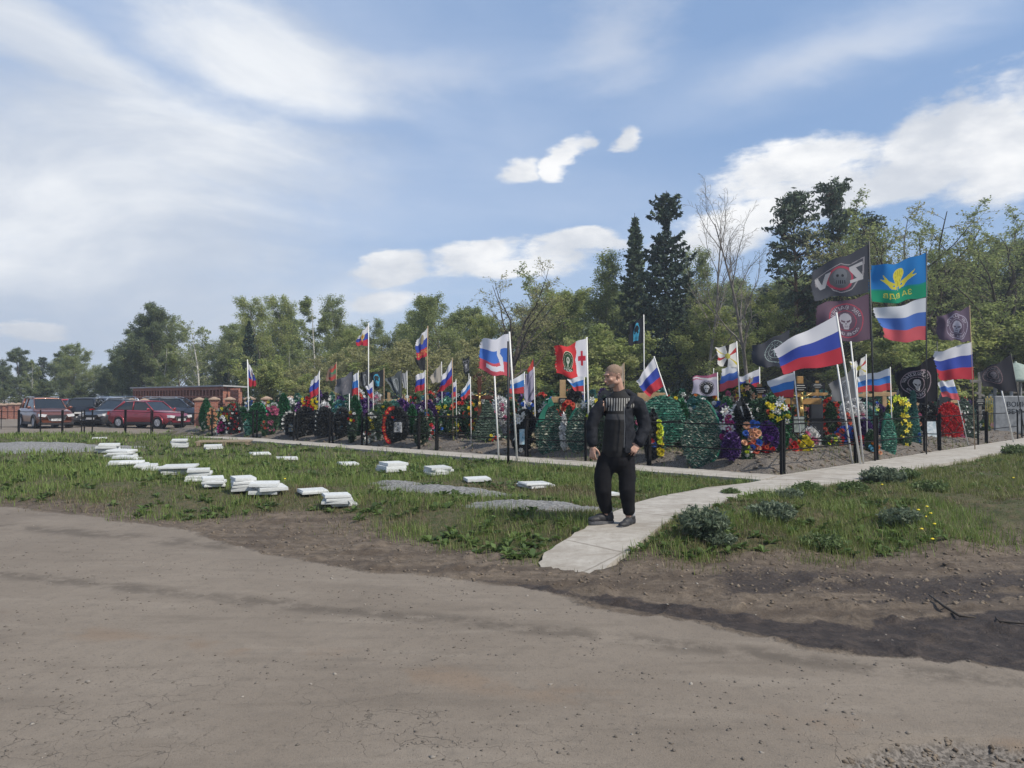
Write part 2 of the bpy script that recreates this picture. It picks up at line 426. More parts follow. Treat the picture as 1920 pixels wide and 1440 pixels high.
def ground_mat():
    m = bpy.data.materials.new('earth_and_asphalt'); m.use_nodes = True; b = NB(m.node_tree); m.node_tree.nodes.clear()
    out = b.n('ShaderNodeOutputMaterial'); p = b.n('ShaderNodeBsdfPrincipled')
    geo = b.n('ShaderNodeNewGeometry'); P = geo.outputs['Position']
    at = b.n('ShaderNodeAttribute', attribute_name='mask'); sp = b.n('ShaderNodeSeparateColor'); b.link(at.outputs['Color'], sp.inputs[0])
    g, d, w = sp.outputs; hp = at.outputs['Alpha']
    fine = b.noise(P, 120, 3, .6); mid = b.noise(P, 9, 6, .65); big = b.noise(P, .55, 5, .6); 
    # streaked along the road
    mp = b.n('ShaderNodeMapping'); b.link(P, mp.inputs[0]); mp.inputs['Rotation'].default_value = (0, 0, R(22)); mp.inputs['Scale'].default_value = (.42, 2.2, 1)
    streak = b.noise(mp.outputs[0], 1.6, 7, .62, .3)
    asph = b.mix(b.rng(big, .3, .7), (.158, .131, .104, 1), (.205, .173, .139, 1))
    asph = b.mix(b.m('MULTIPLY', b.rng(streak, .54, .68), .32), asph, (.10, .082, .065, 1))
    asph = b.mix(b.m('MULTIPLY', b.rng(streak, .46, .30), .6), asph, (.228, .195, .158, 1))
    asph = b.mix(b.m('MULTIPLY', b.rng(mid, .45, .75), .35), asph, (.095, .083, .070, 1))
    asph = b.mix(b.m('MULTIPLY', b.rng(b.noise(P, 190, 2, .6), .45, .75), .30), asph, (.24, .215, .185, 1))
    mt = b.n('ShaderNodeMapping'); b.link(P, mt.inputs[0]); mt.inputs['Rotation'].default_value = (0, 0, R(20)); st2 = b.n('ShaderNodeSeparateXYZ'); b.link(mt.outputs[0], st2.inputs[0])
    yy = b.m('MULTIPLY_ADD', b.m('SUBTRACT', b.noise(P, .45, 3), .5), .55, st2.outputs[1])
    tread = b.m('MULTIPLY', b.rng(b.m('ABSOLUTE', b.m('SUBTRACT', yy, 4.95)), .20, .04), b.rng(b.noise(mt.outputs[0], 3.2, 7, .7), .40, .58))
    tread = b.m('MAXIMUM', tread, b.m('MULTIPLY', b.rng(b.m('ABSOLUTE', b.m('SUBTRACT', yy, 6.75)), .30, .05), b.rng(b.noise(mt.outputs[0], 2.6, 7, .7), .42, .6)))
    asph = b.mix(b.m('MULTIPLY', tread, .62), asph, (.075, .062, .050, 1))
    sandy = b.m('MULTIPLY', b.rng(b.m('ABSOLUTE', b.m('SUBTRACT', yy, 3.95)), .22, .02), b.rng(b.noise(P, 1.6, 5), .48, .60))
    asph = b.mix(b.m('MULTIPLY', sandy, .5), asph, (.19, .135, .092, 1))
    # cracks, only in parts of the surface
    vo = b.n('ShaderNodeTexVoronoi', feature='DISTANCE_TO_EDGE'); vo.inputs['Scale'].default_value = 5.5; vo.inputs['Randomness'].default_value = 1
    wp = b.n('ShaderNodeVectorMath', operation='MULTIPLY_ADD'); nz = b.n('ShaderNodeTexNoise'); nz.inputs['Scale'].default_value = 5; nz.inputs['Detail'].default_value = 6; b.link(P, nz.inputs['Vector'])
    b.link(nz.outputs['Color'], wp.inputs[0]); wp.inputs[1].default_value = (.34, .34, 0); b.link(P, wp.inputs[2]); b.link(wp.outputs[0], vo.inputs['Vector'])
    crk = b.rng(vo.outputs['Distance'], .010, .001)
    spx = b.n('ShaderNodeSeparateXYZ'); b.link(P, spx.inputs[0])
    near = b.m('MULTIPLY', b.m('MULTIPLY', b.rng(spx.outputs[1], 4.6, 3.7), b.rng(spx.outputs[0], 1.0, -.8)), b.rng(b.noise(P, 1.4, 4), .42, .55))
    crm = b.m('MULTIPLY', crk, b.m('ADD', b.m('MULTIPLY', near, b.rng(big, .3, .55)), b.rng(b.noise(P, .9, 3), .60, .68), clamp=True))
    asph = b.mix(b.m('MULTIPLY', crm, .42), asph, (.07, .062, .055, 1))
    asph = b.mix(b.m('MULTIPLY', b.rng(b.noise(P, 75, 3, .7), .52, .68), .45), asph, (.10, .086, .070, 1))
    spk = b.rng(b.noise(P, 34, 2, .5), .66, .72)
    asph = b.mix(b.m('MULTIPLY', spk, .55), asph, (.085, .075, .065, 1))
    earth = b.mix(b.rng(mid, .3, .7), (.072, .055, .041, 1), (.155, .123, .093, 1))
    earth = b.mix(b.m('MULTIPLY', b.rng(fine, .45, .7), .4), earth, (.18, .148, .112, 1))
    earth = b.mix(b.m('MULTIPLY', b.rng(b.noise(mp.outputs[0], 1.3, 6, .65), .42, .62), .6), earth, (.050, .037, .028, 1))
    litter = b.mix(b.rng(mid, .35, .65), (.050, .062, .022, 1), (.095, .078, .045, 1))
    d2 = b.rng(b.m('ADD', d, b.m('MULTIPLY', b.m('SUBTRACT', mid, .5), .6)), .35, .65)
    c = b.mix(d2, asph, earth)
    g2 = b.rng(b.m('ADD', g, b.m('MULTIPLY', b.m('SUBTRACT', mid, .5), .8)), .35, .65)
    c = b.mix(g2, c, litter)
    hole = b.m('MULTIPLY', b.rng(hp, .2, .45), b.rng(hp, .75, .55))
    c = b.mix(b.m('MULTIPLY', hole, .75), c, b.mix(b.rng(b.noise(P, 50, 3), .4, .6), (.06, .055, .05, 1), (.19, .17, .15, 1)))
    c = b.mix(b.rng(hp, .9, 1.0), c, b.mix(b.rng(b.noise(P, 30, 5), .4, .62), (.055, .042, .032, 1), (.145, .118, .09, 1)))
    w2 = b.rng(b.m('ADD', w, b.m('ADD', b.m('MULTIPLY', b.m('SUBTRACT', mid, .5), .7), b.m('MULTIPLY', b.m('SUBTRACT', b.noise(P, 38, 4, .65), .5), .8))), .34, .66)
    mud = b.mix(b.rng(mid, .4, .7), (.028, .021, .017, 1), (.060, .045, .035, 1))
    c = b.mix(w2, c, mud)
    b.link(c, p.inputs['Base Color'])
    b.put(p.inputs['Roughness'], b.m('MULTIPLY_ADD', w2, -.30, .92)); p.inputs['Specular IOR Level'].default_value = .25
    hgt = b.m('ADD', b.m('MULTIPLY', b.m('ADD', fine, b.m('MULTIPLY', streak, 1.5)), .35), b.m('ADD', b.m('MULTIPLY', mid, b.m('MULTIPLY_ADD', d2, 2.6, .5)), b.m('MULTIPLY', crm, -1.2)))
    bu = b.n('ShaderNodeBump'); bu.inputs['Strength'].default_value = .7; bu.inputs['Distance'].default_value = .016
    b.link(hgt, bu.inputs['Height']); b.link(bu.outputs[0], p.inputs['Normal'])
    b.link(p.outputs[0], out.inputs[0]); return m
GM = ground_mat()
def sheet(name, sel):
    q = Q[sel]; used = np.unique(q); mp_ = np.full(len(V), -1, np.int32); mp_[used] = np.arange(len(used))
    o = link(name, npmesh(name, V[used], mp_[q], GM, True, {'mask': col[used]}))
    return tag(o, kind='structure')
sheet('road', is_road); sheet('parking_lot', is_park & ~is_wet); sheet('mud', is_wet); sheet('ground', ~(is_road | is_park | is_wet))

# ---------------------------------------------------------------- paving
def concrete():
    m = bpy.data.materials.new('worn_concrete'); m.use_nodes = True; b = NB(m.node_tree); m.node_tree.nodes.clear()
    out = b.n('ShaderNodeOutputMaterial'); p = b.n('ShaderNodeBsdfPrincipled'); geo = b.n('ShaderNodeNewGeometry'); P = geo.outputs['Position']
    mp = b.n('ShaderNodeMapping'); b.link(P, mp.inputs[0]); mp.inputs['Rotation'].default_value = (0, 0, R(-45)); mp.inputs['Scale'].default_value = (.35, 1.6, 1)
    st = b.noise(mp.outputs[0], 3.0, 7, .65, .2); n = b.noise(P, 7, 7, .65); n2 = b.noise(P, 1.1, 4, .6)
    c = b.mix(b.rng(n, .3, .7), (.30, .275, .24, 1), (.40, .375, .335, 1))
    c = b.mix(b.m('MULTIPLY', b.rng(st, .48, .70), .6), c, (.20, .172, .14, 1))
    c = b.mix(b.m('MULTIPLY', b.rng(n2, .5, .7), .45), c, (.24, .21, .175, 1))
    c = b.mix(b.m('MULTIPLY', b.rng(b.noise(P, 60, 2), .66, .72), .6), c, (.13, .11, .09, 1))
    mj = b.n('ShaderNodeMapping'); b.link(P, mj.inputs[0]); mj.inputs['Rotation'].default_value = (0, 0, R(-45)); sj = b.n('ShaderNodeSeparateXYZ'); b.link(mj.outputs[0], sj.inputs[0])
    jn = b.m('MINIMUM', b.m('PINGPONG', b.m('MULTIPLY_ADD', b.m('SUBTRACT', n, .5), .03, sj.outputs[0]), .75), b.m('PINGPONG', b.m('MULTIPLY_ADD', b.m('SUBTRACT', n, .5), .03, sj.outputs[1]), .75))
    c = b.mix(b.m('MULTIPLY', b.rng(jn, .018, .004), .55), c, (.12, .10, .08, 1))
    b.link(c, p.inputs['Base Color']); p.inputs['Roughness'].default_value = .9; p.inputs['Specular IOR Level'].default_value = .2
    bu = b.n('ShaderNodeBump'); bu.inputs['Strength'].default_value = .5; bu.inputs['Distance'].default_value = .008
    b.link(b.m('ADD', n, b.m('MULTIPLY', st, .8)), bu.inputs['Height']); b.link(bu.outputs[0], p.inputs['Normal'])
    b.link(p.outputs[0], out.inputs[0]); return m
CM = concrete()
def strip(name, A, B_, thick=.14, sub=1):
    """closed slab between two edge polylines (top points), with small chipped irregularities"""
    mb = MB(); n = len(A); vs = []
    for a, b_ in zip(A, B_):
        vs += [Vector(a), Vector(b_)]
    top = vs; bot = [v - Vector((0, 0, thick)) for v in vs]
    fs = []
    for i in range(n-1):
        a, b_, c_, d_ = 2*i, 2*i+1, 2*i+3, 2*i+2; o = 2*n
        fs += [(a, b_, c_, d_), (a, d_, d_+o, a+o), (b_, b_+o, c_+o, c_)]
    fs += [(0, 2*n, 2*n+1, 1), (2*n-2, 2*n-1, 4*n-1, 4*n-2)]
    mb.add(top+bot, fs); o = mb.build(name, CM); return tag(o, kind='structure')
def dens(L, k):
    out = []
    for i in range(len(L)-1):
        for j in range(k): 
            out.append(Vector(L[i]).lerp(Vector(L[i+1]), j/k))
    out.append(Vector(L[-1])); return out
def smooth_line(L, it=2):
    L = [Vector(v) for v in L]
    for _ in range(it):
        N = [L[0]]
        for i in range(len(L)-1): N += [L[i].lerp(L[i+1], .25), L[i].lerp(L[i+1], .75)]
        L = N + [L[-1]]
    return L
def jit(L, a, seed):
    r_ = random.Random(seed); return [v + Vector((r_.uniform(-a, a), r_.uniform(-a, a), r_.uniform(-a, a)*.2)) for v in L]
PZ = GZ + .045
ll = [Vector((*(C0 + DL*t), PZ)) for t in np.linspace(-.0, LEN_L, 90)]
lr = [Vector((*(C0 + DL*t + NL*WL), PZ)) for t in np.linspace(-.1, LEN_L, 90)]
for i, (a, b_) in enumerate(zip(ll, lr)):
    dz = -.18*float(sstep(np.array([18.]), np.array([27.]), np.array([np.linspace(0, LEN_L, 90)[i]]))[0]); a.z += dz; b_.z += dz
strip('path', jit(ll, .008, 1), jit(lr, .012, 2), .17)
rA = [Vector((*(C0 + DR*t), PZ+.004)) for t in np.linspace(0, LEN_R, 80)]; rB = [Vector((*(C0 + DR*t + NR*WR), PZ+.004)) for t in np.linspace(-.0, LEN_R, 80)]
strip('path', jit(rA, .01, 3), jit(rB, .015, 4), .17)
# the corner and the ramp to the road
dzr = [.045, .045, .045, .045, .045, .04, .03, .0, -.02]
A_ = [Vector((C0.x, C0.y, PZ))] + [Vector((v.x, v.y, v.z+q)) for v, q in zip(ramp_l, dzr)]
B_ = [Vector((*(C0 + NR*WR), PZ))] + [Vector((v.x, v.y, v.z+q)) for v, q in zip(ramp_r, dzr)]
A_, B_ = smooth_line(A_), smooth_line(B_)
strip('path', jit(A_, .022, 5), jit(B_, .026, 6), .16)
# ================================================================ TREES
BARK = mat('dark_bark', (.075, .062, .05), .9, .4, 6)
BARK_G = mat('grey_bark', (.20, .18, .155), .9, .4, 6)
BARK_W = mat('birch_bark', (.48, .47, .43), .8, .5, 5)
BARK_O = mat('pine_bark', (.16, .095, .06), .9, .4, 5)
def leafmat(name, tr=.5): return mat(name, (1, 1, 1), .65, attr='lc', trans=tr, spec=.2)
LEAF = leafmat('spring_leaves'); NEEDLE = leafmat('needles', .12)
def quads(P, size, rr, elong=1.6, up=None, droop=0.0):
    """one leaf-sized, slightly folded quad at every point"""
    n = len(P); a = rr.normal(size=(n, 3)); 
    if up is not None: a = a*(1-droop) + np.asarray(up)*droop
    a /= np.linalg.norm(a, axis=1)[:, None]
    b_ = np.cross(a, rr.normal(size=(n, 3))); b_ /= np.linalg.norm(b_, axis=1)[:, None]
    s = size*(.6+.8*rr.random(n))[:, None]
    A = a*s*elong*.5; B = b_*s*.5
    V = np.stack([P-A, P+B*.8-A*.1, P+A, P-B*.8+A*.1], 1).reshape(-1, 3)
    return V, np.arange(4*n).reshape(n, 4)
def colours(n, rr, cols, grp=None):
    cols = np.array(cols); k = rr.integers(0, len(cols), n) if grp is None else grp % len(cols)
    c = cols[k]*(.75+.5*rr.random(n))[:, None]
    return np.repeat(c, 4, 0)
def grow(rnd, p, d, L, r, lev, maxlev, spec, out, tips, lean=(0, 0, 0)):
    """recursive limb; out gets (points, radii, level); tips get leaf carrying twigs"""
    n = spec['seg'][lev]; pts = [p.copy()]; rad = [r]; dirs = []
    cur = d.normalized(); pos = p.copy()
    for i in range(n):
        w = spec['wob'][lev]
        cur = (cur + Vector((rnd.gauss(0, w), rnd.gauss(0, w), rnd.gauss(0, w))) + Vector((0, 0, spec['grav'][lev])) + Vector(lean)*.05).normalized()
        pos = pos + cur*(L/n); pts.append(pos.copy()); rad.append(r*(1-(i+1)/n*(1-spec['taper'][lev]))); dirs.append(cur.copy())
    out.append((pts, rad, lev))
    if lev >= spec['leaf_from']: tips.append(pts)
    if lev == maxlev: return
    k = spec['kids'][lev]
    k = max(1, int(round(k*rnd.uniform(.8, 1.2))))
    for j in range(k):
        t = spec['start'][lev] + (1-spec['start'][lev])*(j+rnd.random()*.8)/k
        t = min(t, .999); i = int(t*n); q = pts[i].lerp(pts[i+1], t*n-i); dd = dirs[i]
        ax = dd.cross(Vector((rnd.gauss(0, 1), rnd.gauss(0, 1), rnd.gauss(0, 1)))); 
        if ax.length < 1e-4: continue
        ang = R(spec['ang'][lev]*rnd.uniform(.7, 1.25)); nd = Matrix.Rotation(ang, 3, ax.normalized()) @ dd
        shape = spec['prof'](t) if lev == 0 else (1-.45*t)
        grow(rnd, q, nd, L*spec['len'][lev]*shape*rnd.uniform(.75, 1.2), rad[i]*spec['rr'][lev], lev+1, maxlev, spec, out, tips, lean)
SPECS = {
 'broad': dict(seg=[7,5,4,3], wob=[.06,.13,.18,.2], grav=[.02,.05,.02,-.02], taper=[.25,.25,.3,.3], leaf_from=2, kids=[24,8,6], start=[.22,.25,.15], ang=[48,45,48], len=[.42,.5,.5], rr=[.42,.5,.5], prof=lambda t: 1.15-.75*t, H=12, r=.17),
 'tall':  dict(seg=[8,5,4,3], wob=[.05,.12,.18,.2], grav=[.03,.10,.03,-.02], taper=[.2,.25,.3,.3], leaf_from=2, kids=[28,8,5], start=[.25,.25,.15], ang=[38,42,48], len=[.33,.5,.5], rr=[.40,.5,.5], prof=lambda t: 1.0-.55*t, H=14, r=.16),
 'shrub': dict(seg=[4,5,4,3], wob=[.15,.15,.2,.2], grav=[.0,.09,.02,-.05], taper=[.5,.25,.3,.3], leaf_from=2, kids=[16,8,6], start=[.02,.2,.15], ang=[42,38,45], len=[.95,.45,.5], rr=[.5,.5,.5], prof=lambda t: 1.2-.4*t, H=5, r=.12),
 'bare':  dict(seg=[6,7,6,4], wob=[.09,.15,.2,.25], grav=[.0,.06,.0,-.04], taper=[.45,.2,.25,.3], leaf_from=3, kids=[9,10,8], start=[.42,.2,.15], ang=[42,42,42], len=[.75,.42,.42], rr=[.62,.42,.45], prof=lambda t: 1.15-.35*t, H=11, r=.24),
 'birch': dict(seg=[9,5,5,3], wob=[.04,.10,.16,.2], grav=[.02,.10,-.02,-.14], taper=[.15,.2,.3,.3], leaf_from=2, kids=[19,6,5], start=[.22,.25,.15], ang=[40,38,40], len=[.30,.5,.55], rr=[.34,.45,.5], prof=lambda t: 1.05-.65*t, H=13, r=.12),
 'dead':  dict(seg=[8,7,5,3], wob=[.09,.16,.2,.2], grav=[.01,.12,.05,0], taper=[.2,.2,.3,.3], leaf_from=9, kids=[12,8,4], start=[.28,.2,.2], ang=[34,32,38], len=[.42,.42,.5], rr=[.55,.45,.5], prof=lambda t: 1.1-.6*t, H=14, r=.17),
}
def make_tree(kind, seed, leaves, lsize, cols, bark, lean=(0, 0, 0), maxlev=3, spread=.16):
    sp = SPECS[kind]; rnd = random.Random(seed); rr = np.random.default_rng(seed)
    out = []; tips = []
    if kind == 'dead' and seed % 2: pass
    grow(rnd, Vector((0, 0, -.1)), Vector((0, 0, 1)), sp['H'], sp['r'], 0, maxlev, sp, out, tips, lean)
    mb = MB()
    for pts, rad, lev in out:
        rad = [max(q, .008 if lev > 1 else .014) for q in rad]
        mb.tube(pts, rad, [7, 5, 3, 3][lev], cap=False)
    trunk = mb.mesh(kind+'_trunk', bark, True)
    crown = None
    if leaves:
        per = max(1, leaves//max(1, len(tips))); P = []; G = []
        for gi, pts in enumerate(tips):
            A = np.array([tuple(q) for q in pts]); m = per + (rnd.random() < .5)
            t = (.15+.85*rr.random(m))*(len(A)-1); i = np.minimum(t.astype(int), len(A)-2); f = (t-i)[:, None]
            P.append(A[i]*(1-f)+A[i+1]*f + rr.normal(size=(m, 3))*spread); G.append(np.full(m, gi//3))
        P = np.concatenate(P); G = np.concatenate(G)
        Vv, Fq = quads(P, lsize, rr)
        hsh = (G*7919 % 13)
        crown = npmesh(kind+'_crown', Vv, Fq, LEAF, False, {'lc': colours(len(P), rr, cols, hsh)})
    return trunk, crown, sp['H']
def make_spruce(seed, Ht=13, width=2.2, dark=((.045, .07, .045), (.055, .085, .05), (.036, .056, .042)), top_tuft=False, dens_=1.0):
    rnd = random.Random(seed); rr = np.random.default_rng(seed); mb = MB()
    mb.tube([(0, 0, -.1), (.03, 0, Ht*.5), (0, .03, Ht)], [.17, .10, .015], 7, cap=False)
    P = []; G = []; z = .5; gi = 0
    while z < Ht*.985:
        t = z/Ht; rad = width*(1-t)**.75*(.82+.36*rnd.random())*(1 if z > 1.5 else .8)
        if top_tuft and t > .80: rad = (.75 if .86 < t < .97 else .22)*rnd.uniform(.7, 1.3)
        k = rnd.randint(5, 8)
        a0 = rnd.random()*6.28
        for j in range(k):
            an = a0 + 6.283*j/k + rnd.gauss(0, .2); L = max(.12, rad*rnd.uniform(.6, 1.2))
            up = .32 - .55*(1-t)
            tip = Vector((math.cos(an)*L, math.sin(an)*L, L*up*.6 + (.16*L)))
            mid = Vector((math.cos(an)*L*.55, math.sin(an)*L*.55, L*up*.45))
            b0 = Vector((0, 0, z)); mb.tube([b0, b0+mid, b0+tip], [.03, .018, .006], 3, cap=False)
            m = int((14+L*44)*dens_); s = np.sqrt(rr.random(m))*.96+.04
            bx = np.outer(s, np.array(tip)) ; bx[:, 2] -= np.sin(s*3.14)*L*.10
            side = np.array([-math.sin(an), math.cos(an), 0]); w = (1-s*.75)*L*.34
            bx += np.outer(rr.normal(size=m)*w, side)*.8; bx[:, 2] += -np.abs(rr.normal(size=m))*.10*(.4+L*.35) + .02
            P.append(bx+np.array([0, 0, z])); G.append(np.full(m, gi)); gi += 1
        z += .20+.16*(1-t)+rnd.random()*.08
    P = np.concatenate(P); G = np.concatenate(G); Vv, Fq = quads(P, .15, rr, 2.0)
    return mb.mesh('spruce_trunk', BARK, True), npmesh('spruce_crown', Vv, Fq, NEEDLE, False, {'lc': colours(len(P), rr, dark, G)}), Ht
def make_pine(seed, Ht=13, cols=((.07, .10, .06), (.09, .12, .07), (.055, .08, .055))):
    rnd = random.Random(seed); rr = np.random.default_rng(seed); mb = MB(); P = []; G = []; gi = 0
    bend = [Vector((math.sin(i*.7+seed)*.10*i/4, math.cos(i*.9+seed)*.08*i/4, Ht*i/8-.1*(i == 0))) for i in range(9)]
    mb.tube(bend, [.19*(1-i/8.6) for i in range(9)], 7, cap=False)
    z = Ht*.22
    while z < Ht:
        t = z/Ht; q = bend[min(int(t*8), 7)].lerp(bend[min(int(t*8), 7)+1], t*8-int(t*8)) if t < 1 else bend[-1]
        for j in range(rnd.randint(3, 5)):
            an = rnd.random()*6.283; L = (2.5*(1-t)**.6+.5)*rnd.uniform(.45, 1.1)
            if rnd.random() < .1: L *= 1.4
            pts = [q]; cur = Vector((math.cos(an), math.sin(an), .25+.5*t)); pos = q.copy()
            for s in range(4):
                cur = (cur + Vector((rnd.gauss(0, .14), rnd.gauss(0, .14), .10))).normalized(); pos = pos+cur*L/4; pts.append(pos.copy())
            mb.tube(pts, [.045*(1-t)+.015, .03, .02, .014, .008], 3, cap=False)
            # tufts: clumps at the outer half with clear air between them
            for s in range(int(1+L*1.7)):
                f = rnd.uniform(.6, 1.08); i = min(int(f*4), 3); c = pts[i].lerp(pts[i+1], f*4-i) + Vector((rnd.gauss(0, .22), rnd.gauss(0, .22), rnd.gauss(.06, .12)))
                m = 20; P.append(rr.normal(size=(m, 3))*np.array([.15, .15, .06]) + np.array(c)); G.append(np.full(m, gi)); gi += 1
        z += Ht*.034*(1.35-t)
    P = np.concatenate(P); G = np.concatenate(G); Vv, Fq = quads(P, .12, rr, 2.4)
    return mb.mesh('pine_trunk', BARK_O, True), npmesh('pine_crown', Vv, Fq, NEEDLE, False, {'lc': colours(len(P), rr, cols, G)}), Ht
def _c(*a): return tuple(a)
G1 = ((.30, .35, .115), (.345, .385, .135), (.24, .29, .10), (.385, .405, .165))
G2 = ((.255, .30, .115), (.295, .34, .135), (.21, .255, .10))
G3 = ((.15, .185, .09), (.18, .22, .10), (.125, .155, .08))
G4 = ((.33, .33, .15), (.365, .355, .17), (.28, .28, .125))
KIND = {
 'a1': make_tree('broad', 1, 32000, .095, G1, BARK), 'a2': make_tree('broad', 5, 27000, .095, G2, BARK_G),
 'a3': make_tree('broad', 9, 42000, .11, G3, BARK), 't1': make_tree('tall', 11, 21000, .10, G1, BARK_G, spread=.2),
 't2': make_tree('tall', 15, 17000, .10, G2, BARK_G, spread=.2), 's1': make_tree('shrub', 21, 24000, .11, G4, BARK_G, spread=.10),
 's2': make_tree('shrub', 25, 24000, .12, G1, BARK, spread=.12),
 's3': make_tree('shrub', 27, 22000, .12, G3, BARK, spread=.12),
 'b1': make_tree('bare', 31, 4600, .10, G4, BARK, spread=.08), 'b2': make_tree('bare', 37, 11000, .10, G2, BARK, lean=(.5, 0, .2), spread=.10),
 'w1': make_tree('birch', 41, 12000, .11, G2, BARK_W, spread=.13), 'w2': make_tree('birch', 44, 3500, .11, G2, BARK_W, spread=.10),
 'd1': make_tree('dead', 51, 0, .1, G1, BARK_G), 'd2': make_tree('dead', 58, 0, .1, G1, BARK_G, lean=(.3, 0, 0)),
 'f1': make_spruce(61), 'f2': make_spruce(65, 13, 2.0, ((.085, .12, .065), (.10, .135, .07), (.07, .10, .06))), 'f3': make_spruce(69, 13, 2.7, top_tuft=True, dens_=.62),
 'p1': make_pine(71), 'p2': make_pine(77),
}
NAMES = {'a': ('broadleaf_tree', 'tree'), 't': ('poplar_tree', 'tree'), 's': ('willow_shrub', 'shrub'), 'b': ('willow_tree', 'tree'), 'w': ('birch_tree', 'tree'), 'd': ('dead_tree', 'tree'), 'f': ('spruce_tree', 'tree'), 'p': ('pine_tree', 'tree')}
def plant_tree(kind, px, top, d, label, group=None, rz=None, wide=1.0):
    """tree of a kind at pixel column px, crown top at row top, d metres away"""
    tr, cr, Ht = KIND[kind]; p = dp(px, HY, d); topz = dp(px, top, d).z
    g0 = tz(p.x, p.y) if d < 60 else 0.0
    real = max(v.co.z for v in (cr or tr).vertices) if (kind not in plant_tree.h) else plant_tree.h[kind]; plant_tree.h[kind] = real
    s = (topz-g0)/real
    nm, cat = NAMES[kind[0]]
    e = empty(nm, (p.x, p.y, g0-.05), rz if rz is not None else random.uniform(0, 6.28), label, cat, group)
    e.scale = (s*wide, s*wide, s)
    link('trunk', tr, e); 
    if cr: link('crown', cr, e)
    return e
plant_tree.h = {}
FAR = 'trees standing along the far edge of the wood'
T = plant_tree
# left, furthest
T('a3', 40, 648, 92, 'dark green tree at the far left end of the tree line', FAR, wide=1.2)
T('p1', 78, 668, 90, 'narrow dark pine left of the gap in the far left wood', FAR)
T('a3', 112, 655, 94, 'rounded dark tree above the brown car', FAR, wide=1.1)
T('a2', 165, 640, 90, 'paler green tree above the black car in the far left wood', FAR, wide=1.25)
T('f1', 78, 690, 84, 'small dark spruce low in the far left wood', FAR)
T('a3', 10, 682, 88, 'low dark tree cut by the left picture edge', FAR, wide=1.3)
T('a3', 205, 678, 88, 'low dark tree left of the tall dark clump', FAR, wide=1.3)
T('a3', 292, 562, 72, 'tallest dense dark tree above the brick columbarium', FAR, wide=1.15)
T('a3', 258, 612, 74, 'dense dark tree on the left flank of the tallest one over the columbarium', FAR, wide=1.2)
T('w1', 305, 640, 62, 'thin pale birch standing in front of the tall dark clump', FAR, wide=1.3)
T('a2', 345, 588, 76, 'light green tree right of the tall dark clump', FAR)
T('w2', 378, 588, 60, 'nearly bare white birch rising behind the columbarium roof', FAR, wide=1.5)
T('a2', 415, 612, 74, 'mid green tree between the bare birch and the narrow spruce', FAR)
T('f1', 466, 600, 58, 'narrow dark spruce behind the leftmost tricolour flag', FAR, wide=1.0)
T('f1', 423, 693, 66, 'small dark spruce beside the end of the columbarium', FAR)
T('t1', 492, 552, 66, 'tall loose poplar with pale leaves right of the narrow spruce', FAR, wide=1.15)
T('t1', 545, 548, 70, 'tall poplar with a rounded pale top', FAR, rz=1.0, wide=1.2)
T('w1', 592, 550, 62, 'tall birch with two pale stems over the black wreaths', FAR, wide=1.3)
T('t2', 640, 548, 66, 'grey green poplar left of the high thin tricolour', FAR, wide=1.2)
T('t2', 690, 592, 74, 'lower poplar behind the high thin tricolour', FAR, wide=1.2)
T('a2', 735, 602, 72, 'mid green tree in the low stretch of the tree line', FAR, wide=1.2)
T('s1', 705, 636, 50, 'broad straw coloured willow shrub behind the dark skull flags', FAR, wide=1.35)
T('s1', 620, 655, 52, 'straw coloured shrub behind the faded red and green flag', FAR, rz=2.0, wide=1.3)
T('s2', 520, 660, 52, 'bushy green shrub behind the round green wreath', FAR, wide=1.3)
T('w1', 548, 640, 56, 'slim birch growing low behind the round green wreath', FAR)
T('t2', 785, 556, 56, 'pale leafed poplar above the lettered red striped flag', FAR, wide=1.1)
T('a2', 835, 548, 54, 'grey green tree left of the spreading bare willow', FAR, wide=1.2)
T('b1', 950, 482, 40, 'spreading nearly bare willow with a dark forked trunk', FAR, rz=.4, wide=1.25)
T('a1', 905, 585, 54, 'yellow green tree behind the bare willow', FAR, wide=1.2)
T('s1', 850, 625, 46, 'low straw coloured shrub left of the tricolour with the white figure', FAR, rz=3, wide=1.4)
T('w2', 1035, 492, 52, 'thin bare topped tree right of the spreading willow', FAR, rz=1, wide=1.4)
T('a1', 985, 600, 52, 'yellow green tree behind the flag with the white figure', FAR, rz=2, wide=1.3)
T('a1', 1060, 530, 50, 'fresh green tree behind the red cross flag', FAR, rz=4, wide=1.35)
T('t2', 1125, 468, 52, 'tall thin leafed poplar left of the pointed larch', FAR, wide=1.2)
T('s2', 1120, 600, 42, 'bright yellow green bush above the man', FAR, wide=1.5)
T('f2', 1192, 405, 50, 'pointed larch like conifer of lighter green', FAR, wide=1.0)
T('f3', 1250, 358, 46, 'tallest dark spruce with a tufted top', FAR, wide=1.05)
T('t2', 1305, 452, 52, 'pale poplar squeezed right of the tallest spruce', FAR)
T('d1', 1328, 342, 42, 'left one of two dead bare grey trees', FAR, rz=.3, wide=.85)
T('d2', 1402, 346, 41, 'right one of two dead bare grey trees, with rising limbs', FAR, rz=1.2, wide=.95)
T('a1', 1345, 560, 44, 'fresh green tree under the dead trees', FAR, rz=5, wide=1.5)
T('a1', 1420, 540, 46, 'green tree between the dead trees and the pines', FAR, rz=1.5, wide=1.3)
T('p1', 1492, 352, 46, 'left one of two clumpy pines above the dark letter flag', FAR, wide=1.05)
T('p2', 1572, 325, 46, 'taller right one of two clumpy pines above the dark letter flag', FAR, wide=.95)
T('a3', 1530, 520, 46, 'dark leafed tree filling in under the pines', FAR, wide=1.3)
T('p2', 1628, 392, 50, 'small pine top right of the two clumpy pines', FAR, rz=2)
T('b2', 1705, 372, 42, 'large leaning willow behind the blue and green flag', FAR, rz=.2, wide=1.35)
